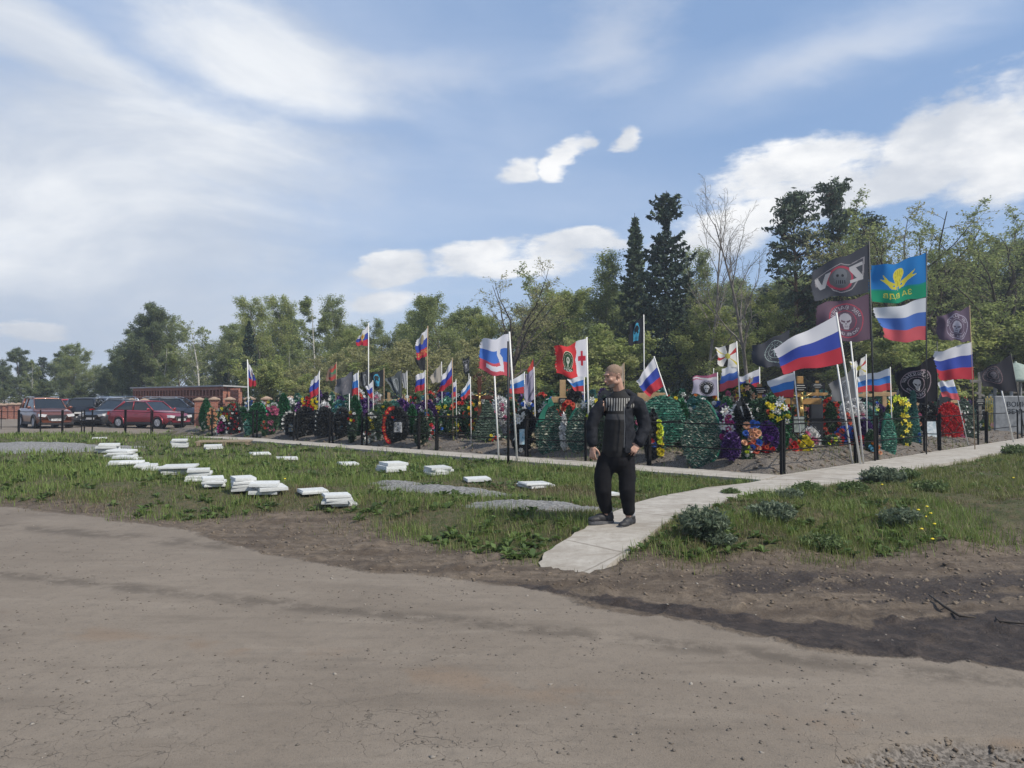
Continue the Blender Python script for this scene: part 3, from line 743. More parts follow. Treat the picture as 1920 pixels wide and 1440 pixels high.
T('b1', 1790, 350, 44, 'fine twigged willow rising right of the blue and green flag', FAR, rz=2.4, wide=1.35)
T('b2', 1880, 345, 42, 'leafing willow at the right picture edge', FAR, rz=3.6, wide=1.3)
T('a2', 1700, 500, 50, 'shaded tree behind the blue and green flag', FAR, wide=1.4)
T('a3', 1800, 480, 50, 'dark tree behind the purple emblem flag', FAR, wide=1.4)
T('a2', 1885, 430, 52, 'dense green tree behind the right edge willow', FAR, wide=1.3)
T('a3', 1955, 420, 50, 'dense tree cut by the right picture edge', FAR, wide=1.3)
T('s2', 1640, 590, 40, 'leafy bush behind the tall black flagpole', FAR, rz=3, wide=1.5)
T('s2', 1860, 560, 40, 'leafy bush behind the right hand black flag', FAR, rz=4, wide=1.5)
T('a2', 135, 664, 86, 'grey green tree between the rounded dark one and the paler one', FAR, wide=1.3)
T('w1', 60, 672, 80, 'slim birch standing before the far left wood', FAR)
T('a3', 232, 648, 80, 'dark tree filling the step up to the tall dark clump', FAR, wide=1.2)
T('t2', 770, 585, 60, 'airy poplar between the low tree line and the lettered flag', FAR, wide=1.3)
T('a1', 665, 610, 60, 'light green tree behind the long white pole', FAR, wide=1.2)
# second rank that closes the gaps
BK = 'trees of the second rank behind the tree line'
k = 0
for px in range(-60, 2060, 62):
    top = float(np.interp(px, [0, 200, 250, 330, 420, 560, 720, 800, 900, 1100, 1300, 1500, 1700, 1950], [680, 680, 605, 605, 630, 590, 612, 585, 565, 545, 545, 500, 490, 470]))
    d = float(np.interp(px, [0, 300, 800, 2000], [105, 84, 70, 62])) + random.uniform(-4, 4)
    T(['a3', 'a2', 'a3', 't2', 'a2'][k % 5], px + random.uniform(-12, 12), top + random.uniform(-12, 22), d, 'tree of the dim rear rank seen only through gaps in the front trees', BK, wide=1.5); k += 1
for px in range(560, 2040, 58):
    top = float(np.interp(px, [560, 900, 1200, 1950], [690, 670, 650, 640])) + random.uniform(-16, 16)
    T('s2' if k % 2 else 's1', px + random.uniform(-14, 14), top, random.uniform(46, 54), 'undergrowth shrub filling the shade below the crowns', 'shrubs under the trees', wide=1.9); k += 1
for px in range(-40, 560, 55):
    T('s3', px + random.uniform(-10, 10), 716 + random.uniform(-8, 8), random.uniform(68, 76), 'low dark undergrowth shrub behind the car park', 'shrubs behind the car park', wide=2.0)
# ================================================================ GRASS, WEEDS, GRAVEL
def sample_mask(n, x0, x1, y0, y1, rr, bias=1.0):
    """points whose density falls with distance from the eye"""
    u = rr.random(n); y = y0*(y1/y0)**(u**bias); x = x0 + (x1-x0)*rr.random(n)
    return x, y
def grid_at(A, x, y):
    i = np.clip(np.searchsorted(xs, x)-1, 0, nx-2); j = np.clip(np.searchsorted(ys, y)-1, 0, ny-2)
    fx = (x-xs[i])/(xs[i+1]-xs[i]); fy = (y-ys[j])/(ys[j+1]-ys[j])
    return (A[j, i]*(1-fx)+A[j, i+1]*fx)*(1-fy) + (A[j+1, i]*(1-fx)+A[j+1, i+1]*fx)*fy
GRAVEL = []     # (cx, cy, rx, ry, rot, height)
gA = gp(870, 930, .2); gB = gp(1040, 955, .2); gL = gp(40, 843, .2)
GRAVEL = [(gL.x-.6, gL.y+.2, 3.3, 1.9, .10, .17), (gp(830, 920, .2).x, gp(830, 920, .2).y, 1.15, .42, -.45, .07), (gp(1000, 950, .2).x, gp(1000, 950, .2).y, 1.0, .42, -.35, .07), (gp(745, 908, .2).x, gp(745, 908, .2).y, .5, .2, -.4, .04)]
def gravel_r(x, y):
    r = np.full(np.shape(x), 9.0)
    for cx, cy, rx, ry, a, h in GRAVEL:
        dx, dy = x-cx, y-cy; u = (dx*math.cos(a)+dy*math.sin(a))/rx; v = (-dx*math.sin(a)+dy*math.cos(a))/ry
        r = np.minimum(r, np.sqrt(u*u+v*v)+(fbm(x*2.2, y*2.2, 3, 91)-.5)*.5)
    return r
STACK_SPOTS = []        # (x, y, radius) where blocks press the grass down; filled from the block list below
def blades(n, x0, x1, y0, y1, hmin, hmax, wid, rr, bias=1.0, clump=.5, dens_mask=None, seed=0, thr=None):
    x, y = sample_mask(n, x0, x1, y0, y1, rr, bias)
    m = grid_at(grass_m, x, y); c = fbm(x*1.3, y*1.3, 3, 33+seed)
    p = np.clip(m*1.15, 0, 1)*(1-clump + clump*sstep(.35, .62, c)*1.6)
    keep = (rr.random(n) < p) & ~on_path(x, y) & (gravel_r(x, y) > .95)
    for sx, sy, sr in STACK_SPOTS: keep &= ((x-sx)**2+(y-sy)**2 > sr*sr)
    x, y, c = x[keep], y[keep], c[keep]; n = len(x)
    z = grid_at(Zt, x, y)
    h = (hmin + (hmax-hmin)*rr.random(n)**1.5)*(.45+1.1*sstep(.3, .65, c))
    yaw = rr.random(n)*6.283; lean = rr.normal(size=n)*.30+.25
    wd = wid*(.7+.6*rr.random(n))*np.clip(y/11, .8, 2.6)
    d = np.stack([np.cos(yaw), np.sin(yaw)], -1); sd_ = np.stack([-d[:, 1], d[:, 0]], -1)
    B = np.stack([x, y, z-.01], -1)
    def pt(f, w, bend):
        q = B.copy(); q[:, :2] += d*(h*bend*lean)[:, None] + sd_*(w*wd)[:, None]; q[:, 2] += h*f; return q
    V = np.stack([pt(0, -.5, 0), pt(0, .5, 0), pt(.55, .38, .45), pt(.55, -.38, .45), pt(.97, 0, 1.35)], 1).reshape(-1, 3)
    o = np.arange(n)*5
    F1 = np.stack([o, o+1, o+2, o+3], -1); F2 = np.stack([o+3, o+2, o+4, o+4], -1)
    return V, o, n, c
def grass_obj(name, parts, cols, label=None):
    Vs = []; Qs = []; Ts = []; Cs = []; off = 0; rr = np.random.default_rng(99)
    for V, o, n, c in parts:
        Vs.append(V); o = o+off; off += len(V)
        Ts += [np.stack([o, o+1, o+2], -1), np.stack([o, o+2, o+3], -1), np.stack([o+3, o+2, o+4], -1)]
        pal = np.array(cols); k = rr.random(n); t = (sstep(.30, .68, c)*.75 + k*.35)[:, None]
        base = pal[0]*(1-np.clip(t, 0, 1)) + pal[1]*np.clip(t, 0, 1)
        dry = (rr.random(n) < .09)[:, None]; base = np.where(dry, pal[2], base)*(.75+.5*rr.random(n))[:, None]
        Cs.append(np.repeat(base, 5, 0))
    me = npmesh(name, np.concatenate(Vs), np.concatenate(Ts), GRASS_M, False, {'lc': np.concatenate(Cs)})
    return tag(link(name, me), label, None, None, 'stuff')
GRASS_M = mat('grass_blades', (1, 1, 1), .55, attr='lc', trans=.35, spec=.25)
# ================================================================ WHITE BLOCKS STACKED IN THE GRASS
FOAM = mat('white_painted_block', (.56, .58, .58), .8, .3, 9, col2=(.44, .45, .44), bump=.25, obj_var=.10)
BLK = 'white kerb blocks stacked in the grass'
# (left px, right px, top row, bottom row, count, where it is)
STACKS = [(171, 219, 832, 851, 4, 'in the farthest stack of the curved row'), (187, 243, 841, 861, 3, 'in the second farthest stack'),
 (187, 237, 862, 879, 2, 'in the stack sticking out left of the curved row'), (212, 256, 853, 868, 2, 'in the small stack before the second farthest one'),
 (216, 272, 864, 882, 3, 'in the stack beside the one sticking out left'), (247, 299, 871, 886, 2, 'in the low stack left of the widest stack'),
 (282, 364, 874, 894, 4, 'in the widest stack of the curved row'), (336, 390, 880, 905, 4, 'in the tall stack leaning on the widest one'),
 (366, 418, 894, 915, 3, 'in the fourth stack from the road end'), (421, 473, 893, 921, 4, 'in the third stack from the near end'),
 (460, 530, 900, 925, 3, 'in the broad near stack with a flat rectangular top'), (549, 611, 913, 926, 1, 'lying alone left of the nearest fanned stack'),
 (597, 663, 914, 941, 4, 'in the nearest fanned stack by the road'), (312, 349, 825, 841, 4, 'in the lone stack left of the pallet'),
 (373, 416, 834, 844, 2, 'in the pair beside the wooden pallet'), (455, 501, 847, 857, 1, 'lying flat just right of the wooden pallet'),
 (504, 553, 857, 865, 1, 'lying flat with a dark spot, mid lawn'), (627, 671, 864, 875, 1, 'lying flat alone before the black wreaths'),
 (701, 756, 866, 888, 3, 'in the stack straight below the red flowered ring wreath'), (788, 842, 878, 895, 3, 'in the stack right of centre beside the railing gap'),
 (868, 924, 897, 907, 1, 'lying flat behind the gravel strip'), (963, 1033, 905, 918, 2, 'in the low pair lying left of the man'),
 (168, 198, 821, 826, 1, 'lying flat at the far side behind the curved row'), (1140, 1166, 928, 935, 1, 'lying flat behind the man legs')]
ORD = {1: ['single white block '], 2: ['upper white block ', 'lower white block '], 3: ['topmost white block ', 'middle white block ', 'bottom white block '],
       4: ['topmost white block ', 'second white block from the top ', 'third white block from the top ', 'bottom white block ']}
def block_mesh(w, d, h, ch):
    mb = MB(); mb.box((-w/2, -d/2, 0), (w/2, d/2, h*.62)); mb2 = MB()
    vs = [(-w/2, -d/2, 0), (w/2, -d/2, 0), (w/2, d/2, 0), (-w/2, d/2, 0), (-w/2, -d/2, h*.55), (w/2, -d/2, h*.55), (w/2, d/2, h*.55), (-w/2, d/2, h*.55),
          (-w/2+ch, -d/2+ch*.7, h), (w/2-ch, -d/2+ch*.7, h), (w/2-ch*.4, d/2-ch*.4, h), (-w/2+ch*.4, d/2-ch*.4, h)]
    fs = [(0, 3, 2, 1), (0, 1, 5, 4), (1, 2, 6, 5), (2, 3, 7, 6), (3, 0, 4, 7), (4, 5, 9, 8), (5, 6, 10, 9), (6, 7, 11, 10), (7, 4, 8, 11), (8, 9, 10, 11)]
    mb2.add(vs, fs); return mb2.mesh('kerb_block', FOAM)
_bm = [block_mesh(1, 1.15, 1, .015), block_mesh(1, 1.0, 1, .05), block_mesh(1, 1.25, 1, .012)]
rb = random.Random(3)
for (l, r, t, b_, n, where) in STACKS:
    g = gp((l+r)/2, b_-1, GZ); d = g.y; wpx = (r-l)/F*d; hh = (b_-t)/F*d
    top_part = 1.0*wpx*.75*(1.35/d)          # share of the rows taken by the visible top face
    th = min(max((hh-top_part)/n, .030), .050)
    yaw = rb.uniform(.12, .55); w = wpx*(.74 if n > 1 else .80)
    STACK_SPOTS.append((g.x, g.y+w*.5, w*.58))
    z = tz(g.x, g.y+.3)+.02
    for i in range(n):
        lab = ORD[n][n-1-i] + where
        o = link('kerb_block', _bm[rb.randrange(3)] , None, (g.x+rb.gauss(0, .03), g.y+w*.55+rb.gauss(0, .03), z+i*(th+.003)), (rb.gauss(0, .012), rb.gauss(0, .012), yaw+rb.gauss(0, .10)), (w, w, th))
        tag(o, lab, 'block', BLK)
# pallet
WOODY = mat('weathered_pallet_wood', (.30, .235, .16), .85, .4, 9)
pg = gp(414, 836, GZ); e = empty('pallet', (pg.x, pg.y+.3, tz(pg.x, pg.y)+.02), .25, 'weathered wooden pallet lying in the grass near the paved path', 'pallet')
for i in range(6):
    mb = MB(); mb.box((-.75, -.5+i*.19, .10), (.75, -.5+i*.19+.12, .122)); mb.build('board', WOODY, e)
for x in (-.7, 0, .6):
    mb = MB(); mb.box((x, -.5, .0), (x+.1, .57, .097)); mb.build('runner', WOODY, e)
# ---------------------------------------------------------------- the blades themselves (after the blocks so none pierce them)
rr = np.random.default_rng(5)
GC = [(.10, .125, .036), (.17, .235, .06), (.27, .235, .125)]
A1 = blades(150000, -11, 5.5, 7.2, 17, .04, .125, .0065, rr, 1.15, .35)
A2 = blades(70000, -30, 4, 13, 34, .05, .14, .010, rr, 1.0, .3, seed=1)
A3 = blades(240000, .5, 20, 6.3, 24, .03, .10, .007, rr, 1.1, .45, seed=2)
grass_obj('grass', [A1, A2], GC, 'tufty green grass of the lawn where the white blocks lie')
grass_obj('grass', [A3], [(.105, .115, .038), (.165, .195, .056), (.26, .225, .125)], 'grass of the bank right of the ramp and paved path')
D1 = blades(90000, .4, 16, 6.5, 12, .02, .07, .008, rr, 1.1, .3, seed=5)
D2 = blades(60000, -10, 1, 7.0, 12, .02, .07, .008, rr, 1.1, .3, seed=6)
grass_obj('dry_grass', [D1, D2], [(.15, .125, .07), (.20, .165, .095), (.26, .22, .14)], 'dry flattened grass along the edge of the road')
# broad leaved weeds, as countless as the grass
def rosettes(n, x0, x1, y0, y1, L, rr, seed, thr=.5):
    x, y = sample_mask(n, x0, x1, y0, y1, rr, 1.1); c = fbm(x*1.1, y*1.1, 3, seed)
    keep = (grid_at(grass_m, x, y) > .35) & (c > thr) & ~on_path(x, y) & (gravel_r(x, y) > 1.0)
    for sx, sy, sr in STACK_SPOTS: keep &= ((x-sx)**2+(y-sy)**2 > (sr+.06)**2)
    x, y = x[keep], y[keep]; z = grid_at(Zt, x, y); k = 9
    X = np.repeat(x, k); Y = np.repeat(y, k); Z = np.repeat(z, k); m = len(X)
    yaw = rr.random(m)*6.283; el = .35+.75*rr.random(m); l = L*(.5+.8*rr.random(m)); w = l*(.14+.1*rr.random(m))
    dx, dy = np.cos(yaw), np.sin(yaw)
    B = np.stack([X, Y, Z], -1); D = np.stack([dx*np.cos(el), dy*np.cos(el), np.sin(el)], -1)*l[:, None]; S = np.stack([-dy, dx, 0*dx], -1)*w[:, None]
    down = np.zeros((m, 3)); down[:, 2] = -l*.38
    V = np.stack([B, B+D*.5+S, B+D*1.05+down, B+D*.5-S], 1).reshape(-1, 3); o = np.arange(m)*4
    me_c = np.array([(.09, .14, .04), (.12, .175, .055), (.07, .115, .04)])[rr.integers(0, 3, m)]*(.7+.6*rr.random(m))[:, None]
    return V, np.stack([o, o+1, o+2, o+3], -1), np.repeat(me_c, 4, 0)
def cover(name, parts, label):
    Vs, Fs, Cs, off = [], [], [], 0
    for V_, F_, c_ in parts: Vs.append(V_); Fs.append(F_+off); Cs.append(c_); off += len(V_)
    tag(link(name, npmesh(name, np.concatenate(Vs), np.concatenate(Fs), GRASS_M, False, {'lc': np.concatenate(Cs)})), label, None, None, 'stuff')
cover('weeds', [rosettes(2600, -11, 5, 7.3, 17, .125, rr, 71, .48), rosettes(1600, -26, 3, 13, 32, .16, rr, 72, .5)], 'broad leaved weeds among the grass of the lawn')
cover('weeds', [rosettes(3200, 1.0, 18, 7.0, 22, .095, rr, 73, .46)], 'low broad leaved weeds on the right hand bank')
# feathery wormwood bushes along the bank edge
def feather(n, rx, h, rr, cols):
    k = 22; st = n//k; Vs = []; 
    an = rr.random(st)*6.283; rad = np.sqrt(rr.random(st))*rx; tip = np.stack([np.cos(an)*rad, np.sin(an)*rad, h*(1-.45*(rad/rx)**2)*(.75+.35*rr.random(st))], -1); base = tip*np.array([.35, .35, 0])
    t = np.repeat(np.ones((1, k))*np.linspace(.15, 1, k), st, 0).reshape(-1)
    Pp = np.repeat(base, k, 0)*(1-t)[:, None] + np.repeat(tip, k, 0)*t[:, None] + rr.normal(size=(st*k, 3))*.022
    Pp[:, 2] = np.abs(Pp[:, 2])
    V_, F_ = quads(Pp, .030, rr, 2.2); return V_, F_, colours(len(Pp), rr, cols, np.repeat(np.arange(st), k))
WORM = ((.13, .165, .105), (.16, .195, .13), (.10, .135, .085)); WEED = ((.11, .16, .06), (.14, .19, .075), (.09, .13, .05))
fm = [npmesh('wormwood_leaves', *feather(3600, .36, .42, rr, WORM)[:2], GRASS_M, False, None) for _ in range(0)]
def bush_mesh(n, rx, h, cols):
    V_, F_, c_ = feather(n, rx, h, rr, cols); return npmesh('bush_leaves', V_, F_, GRASS_M, False, {'lc': c_})
BM = [bush_mesh(5200, .36, .45, WORM), bush_mesh(3000, .34, .26, WORM), bush_mesh(3000, .30, .22, WEED)]
STEM = mat('weed_stem', (.14, .15, .07), .8)
def bush(px, py, s, k, label, group='bushy weeds along the path edge'):
    g = gp(px, py, .2); z = tz(g.x, g.y); e = empty('weed_bush', (g.x, g.y, z), random.uniform(0, 6), label, 'bush', group); e.scale = (s, s, s)
    link('foliage', BM[k], e)
    mb = MB()
    for i in range(7):
        a = random.uniform(0, 6.28); mb.tube([(0, 0, 0), (math.cos(a)*.1, math.sin(a)*.1, .12), (math.cos(a)*.2, math.sin(a)*.2, .25)], [.006, .004, .002], 3, cap=False)
    mb.build('stem', STEM, e)
bush(1318, 1000, .74, 0, 'largest grey green wormwood bush beside the ramp, right of the man')
bush(1352, 1006, .5, 1, 'lower wormwood clump joined to the right of the largest bush')
bush(1448, 978, .8, 1, 'grey green wormwood clump in the middle of the bank')
bush(1432, 940, .55, 2, 'small leafy weed at the path edge right of the ramp bend')
bush(1515, 925, .75, 2, 'bright leafy weed at the path edge below the corner post')
bush(1482, 938, .6, 1, 'dull leafy weed left of the bright one at the path edge')
bush(1655, 905, 1.0, 1, 'broad wormwood clump at the path edge below the first tall flagpole')
bush(1700, 898, .8, 2, 'leafy weed right of the broad wormwood clump at the path edge')
bush(1600, 925, .7, 2, 'weed clump between the bright leafy weed and the broad wormwood clump')
bush(1690, 978, .7, 1, 'silvery wormwood clump on the open bank')
bush(1745, 925, .8, 2, 'green clump on the bank under the blue and green flag')
bush(1905, 852, 1.1, 2, 'weed clump at the path edge by the right picture edge')
bush(1540, 1003, .7, 2, 'grassy clump in the bare earth of the bank')
bush(1370, 930, .45, 2, 'tiny weed pushing over the edge of the paving bend')
# dandelions
YEL = mat('dandelion_yellow', (.80, .62, .03), .6)
def dandelion(px, py, label):
    g = gp(px, py, .2); z = tz(g.x, g.y); e = empty('dandelion', (g.x, g.y, z), 0, label, 'flower', 'dandelions'); e.scale = (.75, .75, .75)
    mb = MB(); mb.tube([(0, 0, 0), (.005, 0, .06), (0, .005, .13)], .003, 4); mb.build('stem', STEM, e)
    mb = MB(); mb.ell((0, 0, .135), (.024, .024, .012), 9, 5); mb.build('blossom', YEL, e)
for i, (px, py) in enumerate([(1654, 924), (1722, 968), (1738, 963), (1735, 975), (1752, 985), (1748, 999), (1728, 990), (534, 908), (1745, 972), (1900, 905)]):
    dandelion(px, py+3, ['single dandelion below the broad wormwood clump', 'topmost left dandelion of the small patch on the bank', 'dandelion at the top right of the small patch', 'dandelion in the middle of the small patch on the bank', 'dandelion low right in the small patch', 'lowest dandelion of the small patch on the bank', 'dandelion on the left side of the small patch', 'lone dandelion beside the broad near block stack', 'dandelion right of the patch middle', 'lone dandelion near the right picture edge'][i])
# gravel heaps: stone skins over a mound plus loose stones
GRV = mat('grey_gravel', (.24, .24, .235), .95, .5, 28, col2=(.12, .12, .12), bump=.9, bscale=110)
for gi, (cx, cy, rx, ry, a, h) in enumerate(GRAVEL):
    n = 90; u = np.linspace(-1.35, 1.35, n); Uu, Vv = np.meshgrid(u, u)
    X = cx + Uu*rx*math.cos(a) - Vv*ry*math.sin(a); Y = cy + Uu*rx*math.sin(a) + Vv*ry*math.cos(a)
    r = gravel_r(X, Y); Zz = grid_at(Zt, X.ravel(), Y.ravel()).reshape(X.shape) + h*sstep(1.15, .1, r)*(.75+.5*fbm(X*3, Y*3, 3, 5)) + (fbm(X*18, Y*18, 2, 7)-.5)*.04*sstep(1.15, 1, r) - .03*sstep(.98, 1.1, r)
    ii = np.arange(n*n).reshape(n, n); Qg = np.stack([ii[:-1, :-1], ii[:-1, 1:], ii[1:, 1:], ii[1:, :-1]], -1).reshape(-1, 4)
    kp = (r[:-1, :-1] < 1.2).ravel()
    tag(link('gravel', npmesh('gravel', np.stack([X, Y, Zz], -1).reshape(-1, 3), Qg[kp], GRV, True)), ['broad heap of grey gravel at the left picture edge', 'long strip of grey gravel in the grass left of the man', 'right end of the gravel strip beside the man', 'thin tail of gravel at the left of the strip'][gi], None, None, 'stuff')
# loose stones: on the heaps, in the hole, in the earth along the railings and on the road
def stones(name, pts, smin, smax, mt, label):
    n = len(pts); base = np.array([(1,0,0),(-1,0,0),(0,1,0),(0,-1,0),(0,0,1),(0,0,-1)], float); f = np.array([(0,2,4),(2,1,4),(1,3,4),(3,0,4),(2,0,5),(1,2,5),(3,1,5),(0,3,5)])
    s = (smin+(smax-smin)*rr.random(n)**2.5)[:, None, None]; v = base[None]*(.55+.8*rr.random((n, 6, 1)))*s*np.array([1, 1, .6]) + rr.normal(size=(n, 6, 3))*s*.18
    th = rr.random(n)*6.283; c_, s_ = np.cos(th)[:, None], np.sin(th)[:, None]; x_ = v[:, :, 0]*c_-v[:, :, 1]*s_; y_ = v[:, :, 0]*s_+v[:, :, 1]*c_; v[:, :, 0] = x_; v[:, :, 1] = y_
    V_ = (v + np.asarray(pts)[:, None, :]).reshape(-1, 3); F_ = (f[None]+np.arange(n)[:, None, None]*6).reshape(-1, 3)
    tag(link(name, npmesh(name, V_, F_, mt)), label, None, None, 'stuff')
STN = mat('broken_stone', (.27, .245, .215), .95, .5, 16, col2=(.15, .13, .11)); CLOD = mat('dry_clod', (.18, .145, .11), .98, .5, 14, col2=(.09, .07, .052))
def scatter(n, x0, x1, y0, y1, cond): 
    x = x0+(x1-x0)*rr.random(n); y = y0*(y1/y0)**rr.random(n); k = cond(x, y); x, y = x[k], y[k]; return np.stack([x, y, grid_at(Zt, x, y)], -1)
hm = lambda x, y: grid_at(holem, x, y) > .5
stones('rubble', scatter(9000, .8, 3.4, 2.5, 4.2, lambda x, y: hm(x, y) & (rr.random(len(x)) < .5)), .004, .022, CLOD, 'broken stones in the pothole at the lower right')
stones('grit', scatter(16000, -7, 7, 2.5, 9, lambda x, y: (grid_at(dirt, x, y) < .8) & (fbm(x*.8, y*2.2, 3, 15) > .47)), .003, .013, mat('dark_grit', (.11, .095, .08), .95), 'dark grit scattered over the road')
stones('clods', scatter(16000, -9, 12, 5.8, 12, lambda x, y: (grid_at(dirt, x, y) > .5) & (grid_at(grass_m, x, y) < .5) & ~on_path(x, y) & (grid_at(wet, x, y) < .3)), .004, .030, CLOD, 'dry clods along the earth verge')
stones('clods', scatter(26000, -14, 22, 12.8, 30, lambda x, y: in_plot(x, y) & (np.minimum(-((x-C0.x)*NL.x+(y-C0.y)*NL.y), -((x-C0.x)*NR.x+(y-C0.y)*NR.y)) < 2.4)), .012, .085, CLOD, 'heaped earth clods inside the railings')
stones('gravel', scatter(20000, -12, 3, 9, 26, lambda x, y: gravel_r(x, y) < 1.25), .006, .022, GRV, 'loose stones around the gravel heaps')

mb = MB(); g0, g1, g2, g3 = gp(1742, 1122, 0), gp(1770, 1145, 0), gp(1800, 1160, 0), gp(1925, 1178, 0)
mb.tube([g0+Vector((0, 0, .03)), g1+Vector((0, 0, .035)), g2+Vector((0, 0, .02)), g2+Vector((.12, .01, .005))], [.006, .012, .010, .004], 6); mb.tube([g1+Vector((0, 0, .035)), g1+Vector((.10, .06, .05))], [.006, .003], 5)
tag(mb.build('branch', BARK, None, True), 'crooked dark dead branch lying in the wet mud', 'branch')
mb = MB(); mb.tube([g2+Vector((.25, 0, .012)), g2.lerp(g3, .6)+Vector((0, 0, .02)), g3+Vector((.3, -.02, .01))], [.004, .007, .006], 5); tag(mb.build('branch', BARK, None, True), 'straight dark twig in the wet mud, running off the right edge', 'branch')

stones('pebbles', scatter(1100, -8, 9, 2.5, 11, lambda x, y: (grid_at(grass_m, x, y) < .3) & ~on_path(x, y)), .004, .018, STN, 'pale pebbles strewn over the road and verge')
# ================================================================ FLAGS
WHITE, BLUE, RED = (.66, .66, .70), (.045, .075, .36), (.46, .04, .06)
INK, GREYC, VIO = (.022, .024, .032), (.13, .135, .155), (.10, .075, .115)
CLOTH = mat('flag_cloth', (1, 1, 1), .75, attr='lc', trans=.38, spec=.15)
CLOTH_DIM = mat('faded_flag_cloth', (1, 1, 1), .8, attr='lc', trans=.25, spec=.1)
WPOLE = mat('white_pole', (.66, .66, .64), .5); BPOLE = mat('black_pole', (.025, .025, .028), .5); BRPOLE = mat('wooden_pole', (.30, .22, .14), .7)
def tris_of(text):
    cu = bpy.data.curves.new('t', 'FONT'); cu.body = text; cu.resolution_u = 3
    o = bpy.data.objects.new('t', cu); C.objects.link(o); dg = bpy.context.evaluated_depsgraph_get(); me = o.evaluated_get(dg).to_mesh(); me.calc_loop_triangles()
    v = np.array([q.co[:2] for q in me.vertices]); t = np.array([tuple(l.vertices) for l in me.loop_triangles]) if len(me.loop_triangles) else np.zeros((0, 3), int)
    o.evaluated_get(dg).to_mesh_clear(); bpy.data.objects.remove(o); bpy.data.curves.remove(cu)
    return v, t
class Art:
    """flat picture printed on a cloth; x runs from the pole (0) outwards (1), y from the top (0) down"""
    def __init__(s, w, h, bg): s.w, s.h = w, h; s.a = np.zeros((h, w, 3)); s.a[:] = bg; s.X, s.Y = np.meshgrid((np.arange(w)+.5)/w, (np.arange(h)+.5)/h); s.asp = w/h
    def bands(s, cols): 
        n = len(cols)
        for i, c in enumerate(cols): s.a[int(i*s.h/n):int((i+1)*s.h/n)] = c
        return s
    def put(s, m, c): s.a[m] = c; return s
    def rect(s, x0, y0, x1, y1, c): return s.put((s.X >= x0) & (s.X <= x1) & (s.Y >= y0) & (s.Y <= y1), c)
    def poly(s, pts, c): return s.put(in_poly(s.X, s.Y, pts), c)
    def ell(s, cx, cy, rx, ry, c, r0=0.0):
        q = ((s.X-cx)/rx)**2+((s.Y-cy)/ry)**2; return s.put((q <= 1) & (q >= r0*r0), c)
    def tri_put(s, T, c):
        for t in T:
            x0, y0 = t.min(0); x1, y1 = t.max(0)
            i0, i1 = max(0, int(x0*s.w)-1), min(s.w, int(x1*s.w)+2); j0, j1 = max(0, int(y0*s.h)-1), min(s.h, int(y1*s.h)+2)
            if i0 >= i1 or j0 >= j1: continue
            X, Y = s.X[j0:j1, i0:i1], s.Y[j0:j1, i0:i1]; s_ = []
            for k in range(3):
                a, b_ = t[k], t[(k+1) % 3]; s_.append((b_[0]-a[0])*(Y-a[1])-(b_[1]-a[1])*(X-a[0]))
            m = ((s_[0] >= 0) & (s_[1] >= 0) & (s_[2] >= 0)) | ((s_[0] <= 0) & (s_[1] <= 0) & (s_[2] <= 0))
            s.a[j0:j1, i0:i1][m] = c
    def text(s, txt, x, y, w, h, c):
        v, t = tris_of(txt)
        if not len(t): return s
        lo, hi = v.min(0), v.max(0); q = (v-lo)/(hi-lo); q = np.stack([x+q[:, 0]*w, y+(1-q[:, 1])*h], -1)
        s.tri_put(q[t], c); return s
    def arc(s, txt, cx, cy, r, a0, a1, size, c, inside=False):
        """letters round a ring; angles in degrees, clockwise from the top"""
        L = [ch for ch in txt]; n = len(L)
        for i, ch in enumerate(L):
            if ch == ' ': continue
            a = R(a0+(a1-a0)*(i+.5)/n); v, t = tris_of(ch)
            if not len(t): continue
            v = (v-[(v[:, 0].min()+v[:, 0].max())/2, .35])*size
            up = -1 if inside else 1
            ca, sa = math.cos(a), math.sin(a)
            px_ = math.sin(a)*r + (v[:, 0]*ca*up + v[:, 1]*sa*up); py_ = -math.cos(a)*r + (v[:, 0]*sa*up - v[:, 1]*ca*up)
            q = np.stack([cx+px_/s.asp, cy+py_], -1); s.tri_put(q[t], c)
        return s
    def skull(s, cx, cy, r, c, dk):
        """small skull with crossed sight lines"""
        a = s.asp
        s.ell(cx, cy-.15*r, .62*r/a, .68*r, c); s.poly([(cx-.42*r/a, cy+.2*r), (cx+.42*r/a, cy+.2*r), (cx+.25*r/a, cy+.95*r), (cx-.25*r/a, cy+.95*r)], c)
        s.poly([(cx-.5*r/a, cy-.12*r), (cx-.06*r/a, cy+.06*r), (cx-.12*r/a, cy+.25*r), (cx-.44*r/a, cy+.12*r)], dk); s.poly([(cx+.5*r/a, cy-.12*r), (cx+.06*r/a, cy+.06*r), (cx+.12*r/a, cy+.25*r), (cx+.44*r/a, cy+.12*r)], dk)
        s.poly([(cx, cy+.22*r), (cx+.1*r/a, cy+.42*r), (cx-.1*r/a, cy+.42*r)], dk)
        for k in (-1, 0, 1): s.rect(cx+(k*.14-.02)*r/a, cy+.55*r, cx+(k*.14+.03)*r/a, cy+.8*r, dk)
        return s
def tri(): return Art(54, 36, WHITE).bands([WHITE, BLUE, RED])
def tri_pale(): return Art(54, 36, WHITE).bands([(.62, .64, .68), (.07, .16, .48), (.55, .10, .12)])
def tri_light(): return Art(54, 36, WHITE).bands([(.68, .70, .74), (.05, .20, .55), (.50, .06, .07)])
def tri_eagle(gold=(.55, .42, .12)):
    a = tri(); a.ell(.5, .45, .10, .2, gold); a.poly([(.5, .45), (.28, .25), (.36, .58)], gold); a.poly([(.5, .45), (.72, .25), (.64, .58)], gold); a.rect(.46, .2, .49, .3, gold); a.rect(.52, .2, .55, .3, gold); a.poly([(.44, .62), (.56, .62), (.5, .8)], gold); a.ell(.5, .46, .045, .09, (.5, .05, .05)); return a
